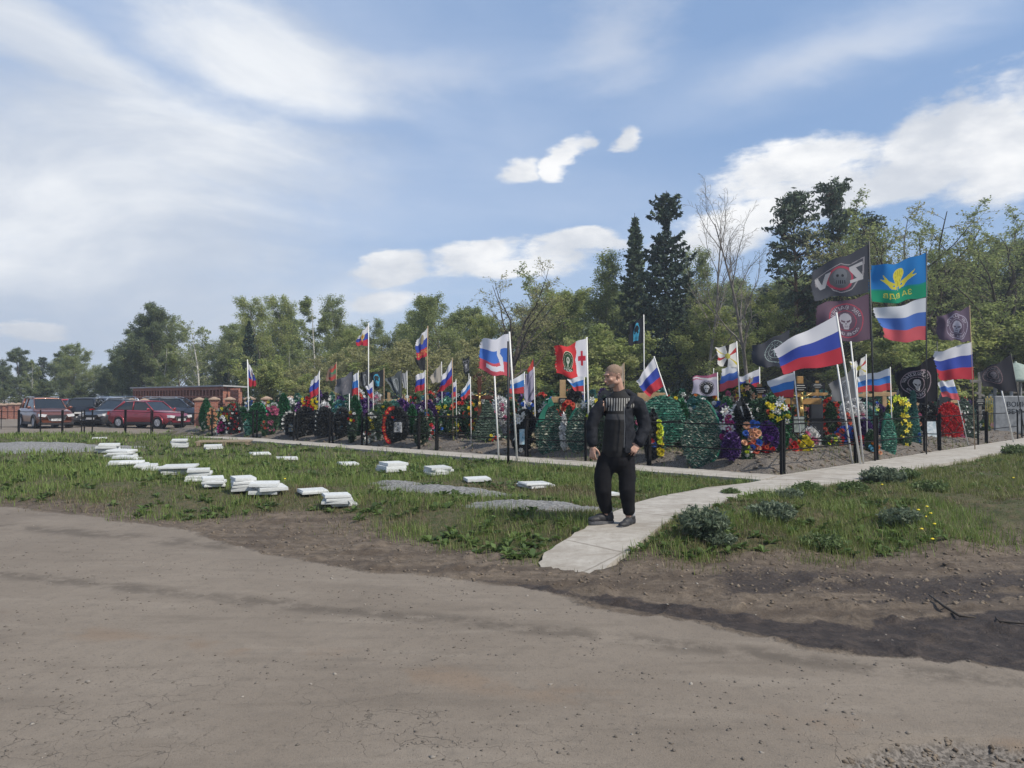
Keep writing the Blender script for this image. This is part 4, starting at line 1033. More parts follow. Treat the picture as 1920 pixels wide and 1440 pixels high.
def art_zv():
    a = Art(110, 82, (.055, .06, .075)); L = (.36, .36, .38); P = (.30, .05, .08); asp = a.asp
    pts = [(.06, .22), (.32, .24), (.5, .16), (.66, .24), (.93, .32), (.90, .58), (.72, .66), (.62, .86), (.5, .92), (.3, .84), (.16, .66), (.08, .62)]
    a.poly(pts, (.25, .24, .26)); a.poly([(.5+(x-.5)*.93, .54+(y-.54)*.93) for x, y in pts], (.06, .065, .08))
    a.ell(.5, .54, .27/asp*1.15, .31, P); a.ell(.5, .54, .22/asp*1.15, .255, (.09, .095, .11))
    a.ell(.5, .47, .12, .17, (.13, .14, .16)); a.ell(.5, .60, .10, .12, (.11, .12, .14)); a.ell(.46, .48, .025, .035, INK); a.ell(.55, .48, .025, .035, INK)
    for k in range(5): a.rect(.42+k*.035, .60, .435+k*.035, .68, INK)
    a.poly([(.10, .30), (.34, .30), (.34, .38), (.21, .62), (.34, .62), (.34, .70), (.09, .70), (.09, .62), (.22, .38), (.10, .38)], L)
    a.poly([(.66, .34), (.74, .34), (.79, .60), (.86, .34), (.93, .34), (.83, .72), (.75, .72)], L); return a
def art_ring(bg, ink, ring, cx=.5, cy=.5, txt='ЧВК ВАГНЕР', low='WAGNER GROUP', w=84, h=64, R0=.40, skc=None):
    a = Art(w, h, bg); asp = a.asp
    a.ell(cx, cy, R0/asp, R0, ring); a.ell(cx, cy, (R0-.025)/asp, R0-.025, bg); a.arc(txt, cx, cy, R0-.09, -80, 80, .13, ink); a.arc(low, cx, cy, R0-.09, 235, 125, .10, ink, True)
    a.ell(cx, cy, (R0-.17)/asp, R0-.17, ring); a.ell(cx, cy, (R0-.185)/asp, R0-.185, bg)
    a.skull(cx, cy, R0-.20, skc or ink, bg); return a
def art_vdv():
    a = Art(110, 82, (.02, .19, .50)); Y = (.62, .55, .06); a.rect(0, .70, 1, 1, (.01, .26, .14)); a.rect(0, .66, 1, .70, (.01, .24, .22))
    a.ell(.52, .30, .10, .16, Y); a.poly([(.42, .33), (.62, .33), (.545, .60), (.50, .60)], Y); 
    for x in (.46, .50, .54, .58): a.poly([(x, .18), (x+.006, .18), (x*.4+.52*.6+.004, .58), (x*.4+.52*.6, .58)], (.30, .26, .03))
    for s_ in (-1, 1):
        a.poly([(.52+s_*.02, .52), (.52+s_*.16, .44), (.52+s_*.30, .28), (.52+s_*.24, .42), (.52+s_*.33, .40), (.52+s_*.18, .54), (.52+s_*.12, .64), (.52+s_*.03, .66)], Y); a.ell(.52+s_*.075, .565, .018, .024, (.02, .19, .50))
    a.poly([(.515, .6), (.53, .6), (.525, .72)], Y)
    a.text('ЗА ВДВ', .27, .76, .50, .15, Y); return a
def art_cross():
    a = Art(90, 60, (.62, .05, .055)); a.rect(0, 0, .33, 1, (.72, .71, .76)); c = (.58, .04, .07)
    a.poly([(.33, 0), (.37, .12), (.34, .3), (.39, .5), (.35, .7), (.36, .88), (.33, 1)], (.72, .71, .76))
    a.rect(.145, .30, .21, .70, c); a.rect(.06, .44, .30, .56, c)
    for (rx, c2) in ((.165, (.62, .60, .45)), (.155, (.03, .06, .03)), (.125, (.45, .45, .36)), (.118, (.03, .07, .035))): a.ell(.62, .46, rx, rx*1.9, c2)
    a.rect(.47, .70, .77, .80, (.03, .06, .03)); a.text('РОССИЯ', .50, .715, .24, .08, (.66, .66, .6)); a.ell(.62, .44, .05, .11, (.58, .58, .5)); a.rect(.61, .5, .63, .66, (.58, .58, .5)); a.ell(.62, .42, .025, .055, (.05, .09, .05))
    for k in range(7): a.ell(.985, .1+k*.13, .006, .02, (.8, .75, .5))
    return a
def art_fig():
    a = Art(90, 66, WHITE).bands([(.70, .70, .76), (.07, .18, .56), (.58, .10, .13)]); w = (.70, .70, .76)
    a.poly([(.30, .30), (.42, .30), (.42, .45), (.36, .58), (.32, .72), (.30, .76), (.62, .74), (.78, .74), (.78, .86), (.55, .88), (.30, .90), (.19, .92), (.21, .70), (.24, .56), (.32, .45)], w); return a
def art_blue_skull(bg=INK):
    a = Art(60, 60, bg); c = (.06, .30, .46); a.ell(.52, .45, .20, .30, c); a.poly([(.34, .5), (.70, .5), (.66, .86), (.38, .86)], c); a.ell(.52, .36, .15, .14, bg); a.ell(.43, .52, .05, .05, bg); a.ell(.61, .52, .05, .05, bg)
    for k in range(5): a.rect(.39+k*.055, .70, .405+k*.055, .82, bg)
    a.ell(.5, .16, .10, .05, c); return a
def art_leafy(bg=(.10, .115, .12)):
    a = Art(60, 44, bg); c = (.26, .28, .30)
    for k in range(9):
        t = k/8; a.poly([(.35+.1*t, .75-.6*t), (.45+.3*t, .9-.6*t), (.40+.1*t, .7-.55*t)], c)
    a.ell(.42, .5, .18, .34, c, .86); return a
def art_petal():
    a = Art(60, 60, (.70, .69, .65)); cx, cy = .5, .5
    for k, (c, w) in enumerate([((.45, .05, .05), .11), ((.03, .03, .03), .13), ((.60, .50, .08), .05)] * 2):
        an = R(20+k*61); px_, py_ = cx+.62*math.cos(an), cy+.62*math.sin(an); nx_, ny_ = -math.sin(an)*w, math.cos(an)*w
        a.poly([(cx, cy), (px_+nx_, py_+ny_), (cx+.75*math.cos(an), cy+.75*math.sin(an)), (px_-nx_, py_-ny_)], c)
    a.ell(.5, .5, .13, .13, (.50, .46, .10)); return a
def art_lettered():
    a = tri(); a.text('РОССИЯ', .12, .72, .76, .18, (.55, .36, .10)); a.ell(.5, .28, .14, .2, (.30, .26, .16)); return a
def art_band(): a = Art(50, 50, (.28, .27, .36)); a.poly([(0, .55), (.7, .9), (.7, 1), (0, .7)], (.10, .10, .14)); a.poly([(.1, .1), (.8, .35), (.8, .4), (.1, .15)], (.16, .15, .2)); return a
def art_pink(): a = art_ring((.42, .40, .50), (.65, .65, .68), (.03, .03, .035), .45, .62, 'ЧВК', 'ВАГНЕР', 70, 60, .36); a.rect(0, 0, 1, .22, (.38, .12, .20)); a.poly([(.0, .18), (1, .05), (1, .12), (0, .30)], (.60, .58, .6)); a.ell(.45, .62, .27, .31, (.025, .025, .03), 0); a.skull(.45, .62, .2, (.6, .6, .62), INK); a.arc('ВАГНЕР', .45, .62, .25, -80, 80, .1, (.6, .6, .6)); return a
def art_redgreen(): a = Art(40, 50, (.20, .14, .11)); a.poly([(0, 0), (.8, .3), (.5, .45), (0, .3)], (.42, .08, .06)); a.poly([(0, .32), (.7, .5), (0, .62)], (.08, .22, .12)); a.poly([(0, .66), (.8, .8), (.6, 1), (0, .9)], (.40, .07, .06)); return a
def art_plain(c): return Art(30, 24, c)
def art_star(): a = Art(80, 60, (.055, .06, .075)); c = (.30, .36, .36); a.ell(.42, .5, .27, .36, c); a.ell(.42, .5, .255, .34, (.055, .06, .075)); a.arc('СПЕЦНАЗ РОССИИ', .42, .5, .27, -150, 150, .09, c); a.ell(.42, .5, .15, .20, c, .9)
def art_star():
    a = Art(80, 60, (.055, .06, .075)); c = (.30, .38, .38); bg = (.055, .06, .075)
    a.ell(.40, .5, .27, .36, c); a.ell(.40, .5, .255, .34, bg); a.ell(.40, .5, .16, .215, c); a.ell(.40, .5, .148, .20, bg)
    for an in (30, 90, 150): 
        dx, dy = math.cos(R(an))*.12, math.sin(R(an))*.17; a.poly([(.40-dx-.012, .5-dy), (.40-dx+.012, .5-dy), (.40+dx+.012, .5+dy), (.40+dx-.012, .5+dy)], c)
    a.arc('СПЕЦИАЛЬНЫЙ ОТРЯД', .40, .5, .275, -160, 160, .07, c); return a

def cloth_mesh(art, tl, tr, br, bl, d, depth_out, wave, seed, mt):
    """cloth between four points; the outer edge lies depth_out metres nearer (+) or farther (-) than the pole"""
    rr_ = np.random.default_rng(seed); h, w = art.h, art.w
    PT = [np.array(dp(*tl, d-depth_out)), np.array(dp(*tr, d)), np.array(dp(*br, d)), np.array(dp(*bl, d-depth_out))]
    u, v = np.meshgrid(np.linspace(0, 1, w+1), np.linspace(0, 1, h+1))      # u from pole outward
    P = (PT[1][None, None]*(1-u)[..., None]+PT[0][None, None]*u[..., None])*(1-v)[..., None] + (PT[2][None, None]*(1-u)[..., None]+PT[3][None, None]*u[..., None])*v[..., None]
    ph = rr_.random(4)*6.28; k = 1.2+rr_.random()*.8
    wv = wave*u**.8*(np.sin(u*k*6.28+ph[0]+v*2.1)*.6+np.sin(u*k*11+ph[1]-v*3.2)*.25+np.sin(v*7+u*4+ph[2])*.15)
    size = np.linalg.norm(PT[1]-PT[2])
    P[..., 1] += wv*size
    P[..., 2] += size*(.05*np.sin(u*k*5+ph[3])*u - .07*u*(1-u)*4*.5 + wave*.12*np.sin(u*k*9+ph[0]))
    P[..., 0] += size*.03*u*np.sin(v*5+ph[1])
    # frayed outer edge
    fray = (rr_.random(h+1)-.5)*.05*size; P[:, -1, 0] += fray; P[:, -2, 0] += fray*.5
    ii = np.arange((h+1)*(w+1)).reshape(h+1, w+1); Qf = np.stack([ii[:-1, :-1], ii[:-1, 1:], ii[1:, 1:], ii[1:, :-1]], -1).reshape(-1, 4)
    # one colour per cell: split the vertices so printed edges stay sharp
    Vv = P.reshape(-1, 3)
    me = npmesh('cloth', Vv, Qf, mt, True)
    at = me.attributes.new('lc', 'FLOAT_COLOR', 'CORNER'); cc = np.repeat(np.concatenate([art.a.reshape(-1, 3), np.ones((h*w, 1))], 1), 4, 0).astype(np.float32); at.data.foreach_set('color', cc.ravel())
    return me
_fs = [100]
def flag(pole_top, pole_bot, d, cloths, label, pole='w', r=.016, zbot=None, group='flags flying over the graves', dbot=None):
    """pole_top/pole_bot pixels; cloths: list of (art, tl, tr, br, bl, depth_out, wave, label|None)"""
    dbot = d if dbot is None else dbot
    a = dp(*pole_top, d); b_ = dp(*pole_bot, dbot)
    if zbot is not None:
        # prolong the pole down to the soil it stands in
        t = (zbot-a.z)/(b_.z-a.z) if abs(b_.z-a.z) > .01 else 1; b_ = a + (b_-a)*t
    e = empty('flag', b_, 0, label, 'flag', group)
    mb = MB(); mb.tube([Vector((0, 0, -.1)), a-b_], [r, r*.85], 7); mb.build('pole', {'w': WPOLE, 'b': BPOLE, 'n': BRPOLE}[pole], e, True)
    for c in cloths:
        art, tl, tr, br, bl, out_, wave, lab = c; _fs[0] += 1
        me = cloth_mesh(art, tl, tr, br, bl, d, out_, wave, _fs[0], CLOTH if art.a.max() > .5 else CLOTH_DIM)
        for q in (me,): 
            co = np.empty(len(q.vertices)*3, np.float32); q.vertices.foreach_get('co', co); co = co.reshape(-1, 3)-np.array(b_, np.float32); q.vertices.foreach_set('co', co.ravel()); q.update()
        o = link('cloth', me, e)
        if lab: o['label'] = lab
    return e
Z0 = .25
# tall poles on the right
flag((1629, 452), (1641, 868), 16.3, [(art_zv(), (1522, 503), (1628, 458), (1629, 548), (1523, 560), .25, .10, 'dark grey cloth with a Z, a V and a ring'),
     (art_ring((.115, .075, .105), (.42, .40, .44), (.36, .06, .09), .46, .50, 'ЧВК ВАГНЕР', 'WAGNER GROUP', 96, 76, .42), (1531, 570), (1629, 552), (1633, 637), (1534, 636), .2, .08, 'purple grey cloth with a red ring emblem')],
     'tall black pole with a dark letter cloth above a purple ringed cloth', 'b', .02, Z0)
flag((1737, 470), (1737, 857), 18.2, [(art_vdv(), (1633, 501), (1738, 473), (1739, 556), (1634, 569), .2, .09, 'blue and green cloth with a yellow parachute'),
     (tri_pale(), (1641, 580), (1738, 557), (1737, 637), (1655, 637), .2, .10, 'faded tricolour cloth with a torn outer edge')],
     'tall pole with a blue and green parachute cloth above a tricolour', 'b', .016, Z0)
flag((1568, 586), (1602, 792), 14.3, [(tri(), (1450, 650), (1569, 589), (1583, 679), (1473, 697), .25, .07, None)], 'largest tricolour on a slanting white pole above the golden crucifix', 'w', .02, Z0+.2)
flag((1818, 572), (1828, 836), 20.0, [(art_ring((.115, .085, .125), (.46, .44, .52), (.36, .33, .42), .42, .52, 'ЧВК ВАГНЕР', 'WAGNER GROUP', 84, 70, .42), (1754, 592), (1818, 575), (1820, 640), (1764, 634), .35, .16, 'purple cloth with a white skull ring'),
     (tri(), (1755, 657), (1822, 640), (1826, 710), (1757, 709), .2, .08, 'bright tricolour cloth')], 'thin pole with a purple skull cloth above a bright tricolour', 'n', .012, Z0)
flag((1757, 640), (1758, 838), 20.6, [(art_ring((.018, .018, .024), (.40, .37, .40), (.30, .24, .27), .52, .50, 'ЧАСТНАЯ ВОЕННАЯ', 'КОМПАНИЯ', 90, 90, .38, (.5, .5, .5)), (1682, 700), (1756, 664), (1757, 752), (1684, 748), .2, .10, None)], 'black flag with an oval skull emblem below the parachute flag', 'b', .014, Z0)
flag((1786, 709), (1806, 790), 21.5, [(tri_pale(), (1758, 716), (1787, 711), (1800, 750), (1768, 742), .15, .1, None)], 'small leaning tricolour below the bright tricolour right of the black flag', 'w', .012, Z0)
flag((1895, 663), (1920, 800), 21.5, [(art_ring((.030, .030, .038), (.14, .13, .15), (.17, .12, .13), .62, .45, 'ЧВК ВАГНЕР', 'WAGNER GROUP', 84, 64, .36), (1840, 695), (1896, 664), (1907, 735), (1838, 722), .2, .1, None)], 'near black flag on a leaning thin pole at the right edge', 'b', .014, Z0)
flag((1871, 702), (1902, 829), 23.3, [], 'bare white pole leaning beside the fence at the far right', 'w', .022, Z0)
flag((1480, 640), (1484, 780), 17.5, [(art_star(), (1408, 648), (1480, 618), (1482, 690), (1414, 682), .2, .08, None)], 'dark flag with a pale star emblem half behind the largest tricolour', 'b', .014, Z0)
flag((1381, 640), (1388, 760), 17.2, [(art_petal(), (1343, 650), (1381, 642), (1384, 690), (1345, 682), .15, .12, 'white cloth with red black and yellow petals'), (tri_pale(), (1352, 690), (1384, 682), (1384, 722), (1349, 733), .1, .1, 'limp pale tricolour cloth')], 'white pole with a petal patterned cloth over a limp tricolour', 'w', .018, Z0)
flag((1424, 688), (1425, 770), 18.6, [(tri_eagle((.30, .28, .2)), (1385, 706), (1424, 691), (1424, 728), (1388, 735), .15, .1, None)], 'tricolour with a grey eagle left of the dark star flag', 'w', .014, Z0)
flag((1488, 690), (1497, 775), 17.0, [(tri_light(), (1438, 713), (1489, 697), (1488, 744), (1456, 746), .15, .1, None)], 'drooping tricolour touching the plaque of the golden crucifix', 'w', .018, Z0)
flag((1624, 664), (1625, 760), 18.0, [(art_petal(), (1592, 680), (1625, 667), (1625, 702), (1598, 706), .1, .12, None)], 'small petal patterned white flag behind the tall black pole', 'w', .014, Z0)
flag((1669, 688), (1672, 790), 18.6, [(tri_light(), (1606, 706), (1669, 690), (1672, 731), (1609, 735), .15, .09, None)], 'light blue striped tricolour between the two tall poles', 'w', .014, Z0)
flag((1604, 682), (1612, 800), 17.4, [(art_leafy((.12, .125, .135)), (1553, 722), (1604, 688), (1606, 745), (1560, 755), .15, .1, None)], 'grey emblem flag behind the slanting white poles', 'w', .014, Z0)
flag((1569, 680), (1582, 760), 15.8, [], 'bare white pole left of the slanting pole of the largest tricolour', 'w', .02, Z0)
flag((1595, 640), (1609, 768), 15.6, [], 'bare white pole right of the slanting pole of the largest tricolour', 'w', .018, Z0)
flag((1345, 698), (1347, 780), 18.5, [(art_pink(), (1300, 706), (1345, 699), (1346, 742), (1297, 738), .15, .09, None)], 'pink and white flag with a black ring left of the petal flag', 'w', .014, Z0)
flag((1338, 690), (1339, 770), 20.5, [], 'thin bare pole just left of the pink and white flag', 'w', .010, Z0)
flag((1207, 590), (1208, 760), 24, [(art_blue_skull(), (1179, 607), (1208, 593), (1208, 642), (1179, 646), .2, .08, None)], 'high black flag with a blue skull above the man', 'w', .018, Z0)
flag((1226, 668), (1254, 748), 16.5, [(tri(), (1192, 712), (1226, 669), (1245, 722), (1215, 742), .15, .1, None)], 'leaning tricolour behind the black plaque right of the man', 'w', .016, Z0)
flag((1170, 680), (1171, 770), 19.5, [(art_plain((.33, .28, .22)), (1155, 690), (1170, 681), (1171, 715), (1156, 716), .1, .08, None)], 'dull beige flag behind the head of the man', 'n', .012, Z0)
# middle
flag((1100, 632), (1103, 765), 17.6, [(art_cross(), (1037, 652), (1100, 633), (1103, 706), (1046, 702), .3, .14, None)], 'red and white flag with a red cross left of the man', 'w', .021, Z0)
flag((1095, 700), (1096, 770), 18.6, [(tri_light(), (1064, 712), (1095, 700), (1095, 734), (1074, 730), .12, .09, None)], 'tricolour hanging just under the red cross flag', 'w', .014, Z0)
flag((953, 640), (953, 857), 15.9, [], 'dark upright pole in front of the flag with the white figure', 'b', .028, GZ)
flag((955, 622), (963, 750), 16.4, [(art_fig(), (905, 636), (955, 625), (956, 706), (895, 692), .25, .12, None)], 'tricolour with a bent white figure left of centre', 'w', .022, Z0)
flag((927, 700), (934, 832), 16.9, [], 'slanting white pole under the flag with the white figure', 'w', .020, GZ)
flag((983, 697), (984, 770), 19.0, [(tri_light(), (957, 712), (983, 699), (984, 738), (955, 735), .12, .1, None)], 'faded tricolour right of the flag with the white figure', 'w', .012, Z0)
flag((1001, 688), (1003, 775), 18.6, [(art_band(), (984, 700), (1001, 690), (1003, 748), (984, 752), .1, .09, None)], 'lilac grey banner with dark stripes', 'w', .014, Z0)
flag((1000, 671), (1007, 745), 20.5, [(art_plain((.42, .06, .05)), (989, 694), (1000, 672), (1001, 690), (990, 700), .08, .06, 'red cloth corner')], 'narrow red flag above the lilac banner', 'b', .012, Z0)
flag((882, 706), (883, 780), 19.5, [(tri_light(), (863, 735), (882, 708), (882, 737), (866, 752), .1, .09, None)], 'tricolour drooping left of the dark ornate cross', 'w', .012, Z0)
flag((855, 711), (856, 780), 21.5, [(tri(), (848, 719), (855, 713), (856, 742), (848, 745), .06, .06, None)], 'tiny narrow tricolour between two larger ones', 'w', .010, Z0)
flag((879, 690), (880, 760), 24, [(art_ring((.02, .025, .028), (.3, .3, .33), (.2, .2, .22), .5, .5, 'ЧВК', 'ГРУППА', 40, 70, .36), (868, 672), (880, 668), (880, 700), (868, 698), .2, .06, None)], 'small black oval emblem flag high above the ornate cross', 'w', .011, Z0)
flag((848, 671), (849, 775), 20.5, [(tri(), (829, 708), (848, 673), (848, 718), (820, 738), .12, .1, None)], 'ragged tricolour blowing down to the left, left of the ornate cross', 'n', .014, Z0)
flag((828, 678), (829, 770), 23, [(art_plain((.36, .33, .29)), (808, 703), (828, 680), (827, 716), (807, 717), .1, .1, None)], 'pale beige flag left of the ragged tricolour', 'w', .011, Z0)
flag((802, 611), (800, 778), 21.0, [(art_lettered(), (782, 634), (803, 613), (802, 667), (780, 672), .15, .1, None)], 'high tricolour with gold lettering on its red stripe', 'n', .016, Z0)
flag((797, 664), (797, 770), 24.5, [(art_plain((.03, .032, .035)), (776, 670), (797, 668), (796, 696), (785, 690), .1, .1, None)], 'torn black flag below the gold lettered tricolour', 'b', .012, Z0)
flag((797, 694), (798, 775), 22, [(tri(), (778, 703), (797, 696), (796, 730), (779, 734), .1, .1, None)], 'tricolour hanging low beneath the gold lettered one', 'w', .012, Z0)
flag((691, 606), (691, 760), 24, [(tri_eagle(), (672, 628), (690, 610), (690, 648), (668, 646), .2, .12, None)], 'highest lone tricolour on a long white pole over the skull flags', 'w', .018, Z0)
flag((753, 692), (753, 775), 25, [(art_leafy(), (722, 712), (753, 693), (752, 742), (735, 733), .12, .12, None)], 'dark flag with a grey feathered emblem', 'b', .014, Z0)
flag((763, 695), (764, 775), 25.5, [(art_plain((.30, .31, .33)), (754, 700), (763, 697), (764, 728), (755, 727), .06, .06, None)], 'grey white flag right of the feathered emblem flag', 'w', .012, Z0)
flag((720, 690), (720, 775), 24.6, [(art_blue_skull((.035, .04, .045)), (692, 700), (720, 692), (721, 724), (695, 729), .12, .1, None)], 'low black flag with a blue skull right of the long white pole', 'n', .014, Z0)
flag((690, 690), (690, 775), 26, [(art_leafy((.05, .055, .06)), (674, 700), (690, 691), (691, 726), (674, 724), .12, .1, None)], 'dark flag half hidden by the long white pole', 'b', .012, Z0)
flag((699, 713), (700, 770), 23, [(tri(), (684, 726), (698, 715), (700, 745), (693, 745), .08, .08, None)], 'small tricolour in front of the low blue skull flag', 'w', .010, Z0)
flag((672, 695), (673, 770), 25, [(tri_light(), (661, 702), (672, 697), (672, 740), (659, 740), .06, .06, None)], 'upright tricolour left of the long white pole', 'w', .012, Z0)
flag((662, 693), (657, 775), 24.3, [(art_ring((.12, .125, .145), (.20, .19, .2), (.17, .15, .16), .4, .55, 'ГРУППА', 'ВАГНЕР', 60, 50, .3), (629, 713), (662, 695), (659, 740), (628, 736), .15, .12, None)], 'wide slate grey flag left of the upright tricolour', 'b', .013, Z0)
flag((655, 738), (655, 790), 23.5, [], 'short white pole below the wide slate grey flag', 'w', .014, Z0)
flag((631, 678), (629, 770), 27, [(art_redgreen(), (615, 690), (631, 680), (630, 712), (611, 714), .1, .08, None)], 'faded red and green flag above the yellow ringed wreath', 'n', .014, Z0)
flag((599, 695), (598, 775), 25.5, [(tri(), (584, 712), (599, 697), (598, 738), (580, 746), .1, .1, None)], 'second tricolour from the left among the wreaths', 'w', .013, Z0)
flag((464, 674), (467, 822), 29.5, [(tri_eagle((.5, .5, .55)), (475, 692), (464, 677), (467, 724), (480, 722), -.1, .1, None)], 'leftmost tricolour on a pale pole beside the path', 'w', .022, .15)
# ================================================================ RAILINGS
IRON = mat('black_painted_iron', (.012, .012, .013), .8, spec=.1)
def isect(px, O, D):
    k = (px-960)/F; t = (k*O.y-O.x)/(D.x-k*D.y); return O + D*t
def onL(px, off=0.0): return isect(px, C0 - NL*off, DL)
def onR(px, off=0.0): return isect(px, C0 - NR*off, DR)
def fence(A, B_, h, posts, label, style=None, low=.42, z=None, group='black railings round the graves'):
    A = Vector((A[0], A[1])); B_ = Vector((B_[0], B_[1])); L = (B_-A).length; an = math.atan2(B_.y-A.y, B_.x-A.x)
    zb = (tz(A.x, A.y) if z is None else z)
    e = empty('fence', (A.x, A.y, zb), an, label, 'fence', group)
    ez = (tz(B_.x, B_.y) if z is None else z)-zb; s = .021
    for t in posts:
        mb = MB(); x = t*L; mb.box((x-s, -s, ez*t-.15), (x+s, s, ez*t+h+.02), .003); mb.box((x-s*1.25, -s*1.25, ez*t+h+.02), (x+s*1.25, s*1.25, ez*t+h+.032)); mb.build('post', IRON, e)
    for hh in (h-.05, low):
        mb = MB(); mb.tube([(s, 0, hh), (L-s, 0, hh+ez)], .0125, 4); mb.build('rail', IRON, e)
    if style:
        mb = MB(); a = .010; top = h-.06; n = max(1, int(L/.9))
        if style == 'x':
            for i in range(n):
                x0, x1 = L*i/n+.03, L*(i+1)/n-.03
                mb.tube([(x0, 0, low+.01), (x1, 0, top)], a, 4); mb.tube([(x0, .014, top), (x1, .014, low+.01)], a, 4)
        if style == 'arc':
            for i in range(n):
                x0, x1 = L*i/n, L*(i+1)/n; mb.tube([(x0+(x1-x0)*k/10, 0, low+(top-low)*math.sin(math.pi*k/10)) for k in range(11)], a, 4); mb.tube([((x0+x1)/2, 0, low), ((x0+x1)/2, 0, top)], a, 4)
        if style == 'cross':
            for i in range(n):
                xm = L*(i+.5)/n; mb.tube([(xm, 0, .12), (xm, 0, h+.02)], .018, 4); mb.tube([(xm-.22, 0, (h+low)/2), (xm+.22, 0, (h+low)/2)], .018, 4)
        mb.build('ornament', IRON, e)
    return e
LP = [(398, 475, 'first panel of the long railing, by the pink centred wreath'), (482, 551, 'second panel of the long railing, before the round green wreath'), (558, 618, 'third panel of the long railing, before black boards'),
      (624, 679, 'fourth panel of the long railing, before the green palm sprays'), (688, 785, 'panel before the red flowered ring wreath'), (818, 953, 'panel before the bare earth and the net covered mound'),
      (986, 1098, 'panel before the blue picture wreath and the green netted ovals'), (1108, 1215, 'panel behind the man'), (1216, 1464, 'long panel from behind the man to the corner post')]
for a, b_, lab in LP: fence(onL(a, .12), onL(b_, .12), .92, [0, 1] if b_ != 1464 else [0, 1], 'black railing, '+lab, z=GZ+.02)
RP = [(1469, 1603, 'right of the corner post, before the bright flower heaps', 'x'), (1606, 1640, 'short piece under the tall black pole', None), (1644, 1732, 'before the yellow lily wreath', None),
      (1762, 1833, 'before the red flowered mass', 'x'), (1850, 1907, 'before the purple flowers at the far right', None), (1915, 1990, 'cut by the right picture edge', None)]
for a, b_, lab, st in RP: fence(onR(a, .14), onR(b_, .14), .93, [0, 1], 'black railing '+lab, st, z=GZ+.02)
# side railings that run inwards from the line
def inward(px, side, Ln, lab, st=None):
    A = (onL if side == 'L' else onR)(px, .16); N = -(NL if side == 'L' else NR); B_ = A + N*Ln; fence((A.x, A.y), (B_.x, B_.y), .92, [0.02, 1], 'black railing '+lab, st, z=GZ+.02)
inward(784, 'L', 2.3, 'running back beside the red flowered ring wreath'); inward(818, 'L', 2.3, 'running back along the left of the bare earth', 'arc'); inward(986, 'L', 2.3, 'running back behind the blue picture wreath'); inward(1216, 'L', 2.2, 'running back behind the yellow edged black wreath')
inward(1606, 'R', 2.2, 'running back behind the slanting white poles'); inward(1762, 'R', 2.2, 'running back between red flowers and the portrait'); inward(1850, 'R', 2.2, 'running back left of the purple flowers'); inward(1644, 'R', 2.2, 'running back behind the yellow lily wreath')
# low barrier by the car park
def bar(p0, b0, p1, b1, lab, st=None, posts=(0, 1)):
    A = gp(p0, b0, .1); B_ = gp(p1, b1, .1); fence((A.x, A.y), (B_.x, B_.y), .95, posts, lab, st, .22, z=.08, group='low black barrier by the car park')
bar(-30, 809, 34, 809, 'black barrier with small crosses at the left picture edge', 'cross'); bar(36, 809, 116, 810, 'black barrier before the front of the brown car', None, (0, .5, 1)); bar(118, 810, 153, 809, 'short black barrier right of the brown car', None)
bar(158, 808, 234, 809, 'black barrier before the silver and grey cars', None, (0, .2, 1)); bar(236, 809, 283, 812, 'black barrier before the red hatchback', None); bar(286, 812, 340, 815, 'black barrier before the nose of the red hatchback', None); bar(343, 815, 392, 818, 'black barrier between the red hatchback and the peach flower wreath', None)
# ================================================================ FLOWERS AND WREATHS
def petals(mb, n, L, w, el, z=0, rot=0, curl=.3, mi=0, pt=1.0):
    for k in range(n):
        a = 6.283*k/n+rot; c, s_ = math.cos(a), math.sin(a); ce, se = math.cos(el), math.sin(el)
        def P(f, q, lift=0): r = L*f; return (c*r*ce - s_*q*w, s_*r*ce + c*q*w, z + r*se + lift - curl*L*f*f)
        mb.add([P(.05, -.2), P(.05, .2), P(.55, .5, .02*L), P(.55, -.5, .02*L), P(1, .5*(1-pt)), P(1, -.5*(1-pt)-.001)], [(0, 1, 2, 3), (3, 2, 4, 5)], mi)
FM = {}
def fcol(c, tag_): return mat('petal_'+tag_, c, .6, trans=.25, var=.12, vscale=30)
FC = {'white': (.70, .70, .68), 'red': (.55, .02, .025), 'pink': (.62, .16, .28), 'magenta': (.48, .03, .22), 'yellow': (.72, .60, .03), 'orange': (.70, .20, .02), 'peach': (.74, .38, .22), 'blue': (.04, .13, .50), 'purple': (.15, .03, .28), 'coral': (.68, .13, .07), 'cream': (.62, .55, .40), 'lime': (.58, .68, .04), 'lilac': (.42, .12, .40), 'sky': (.10, .34, .50)}
CORE = mat('flower_core', (.45, .33, .05), .7); DARKCORE = mat('dark_flower_core', (.05, .03, .02), .7)
FLEAF = mat('artificial_leaf', (.025, .10, .03), .5, trans=.15)
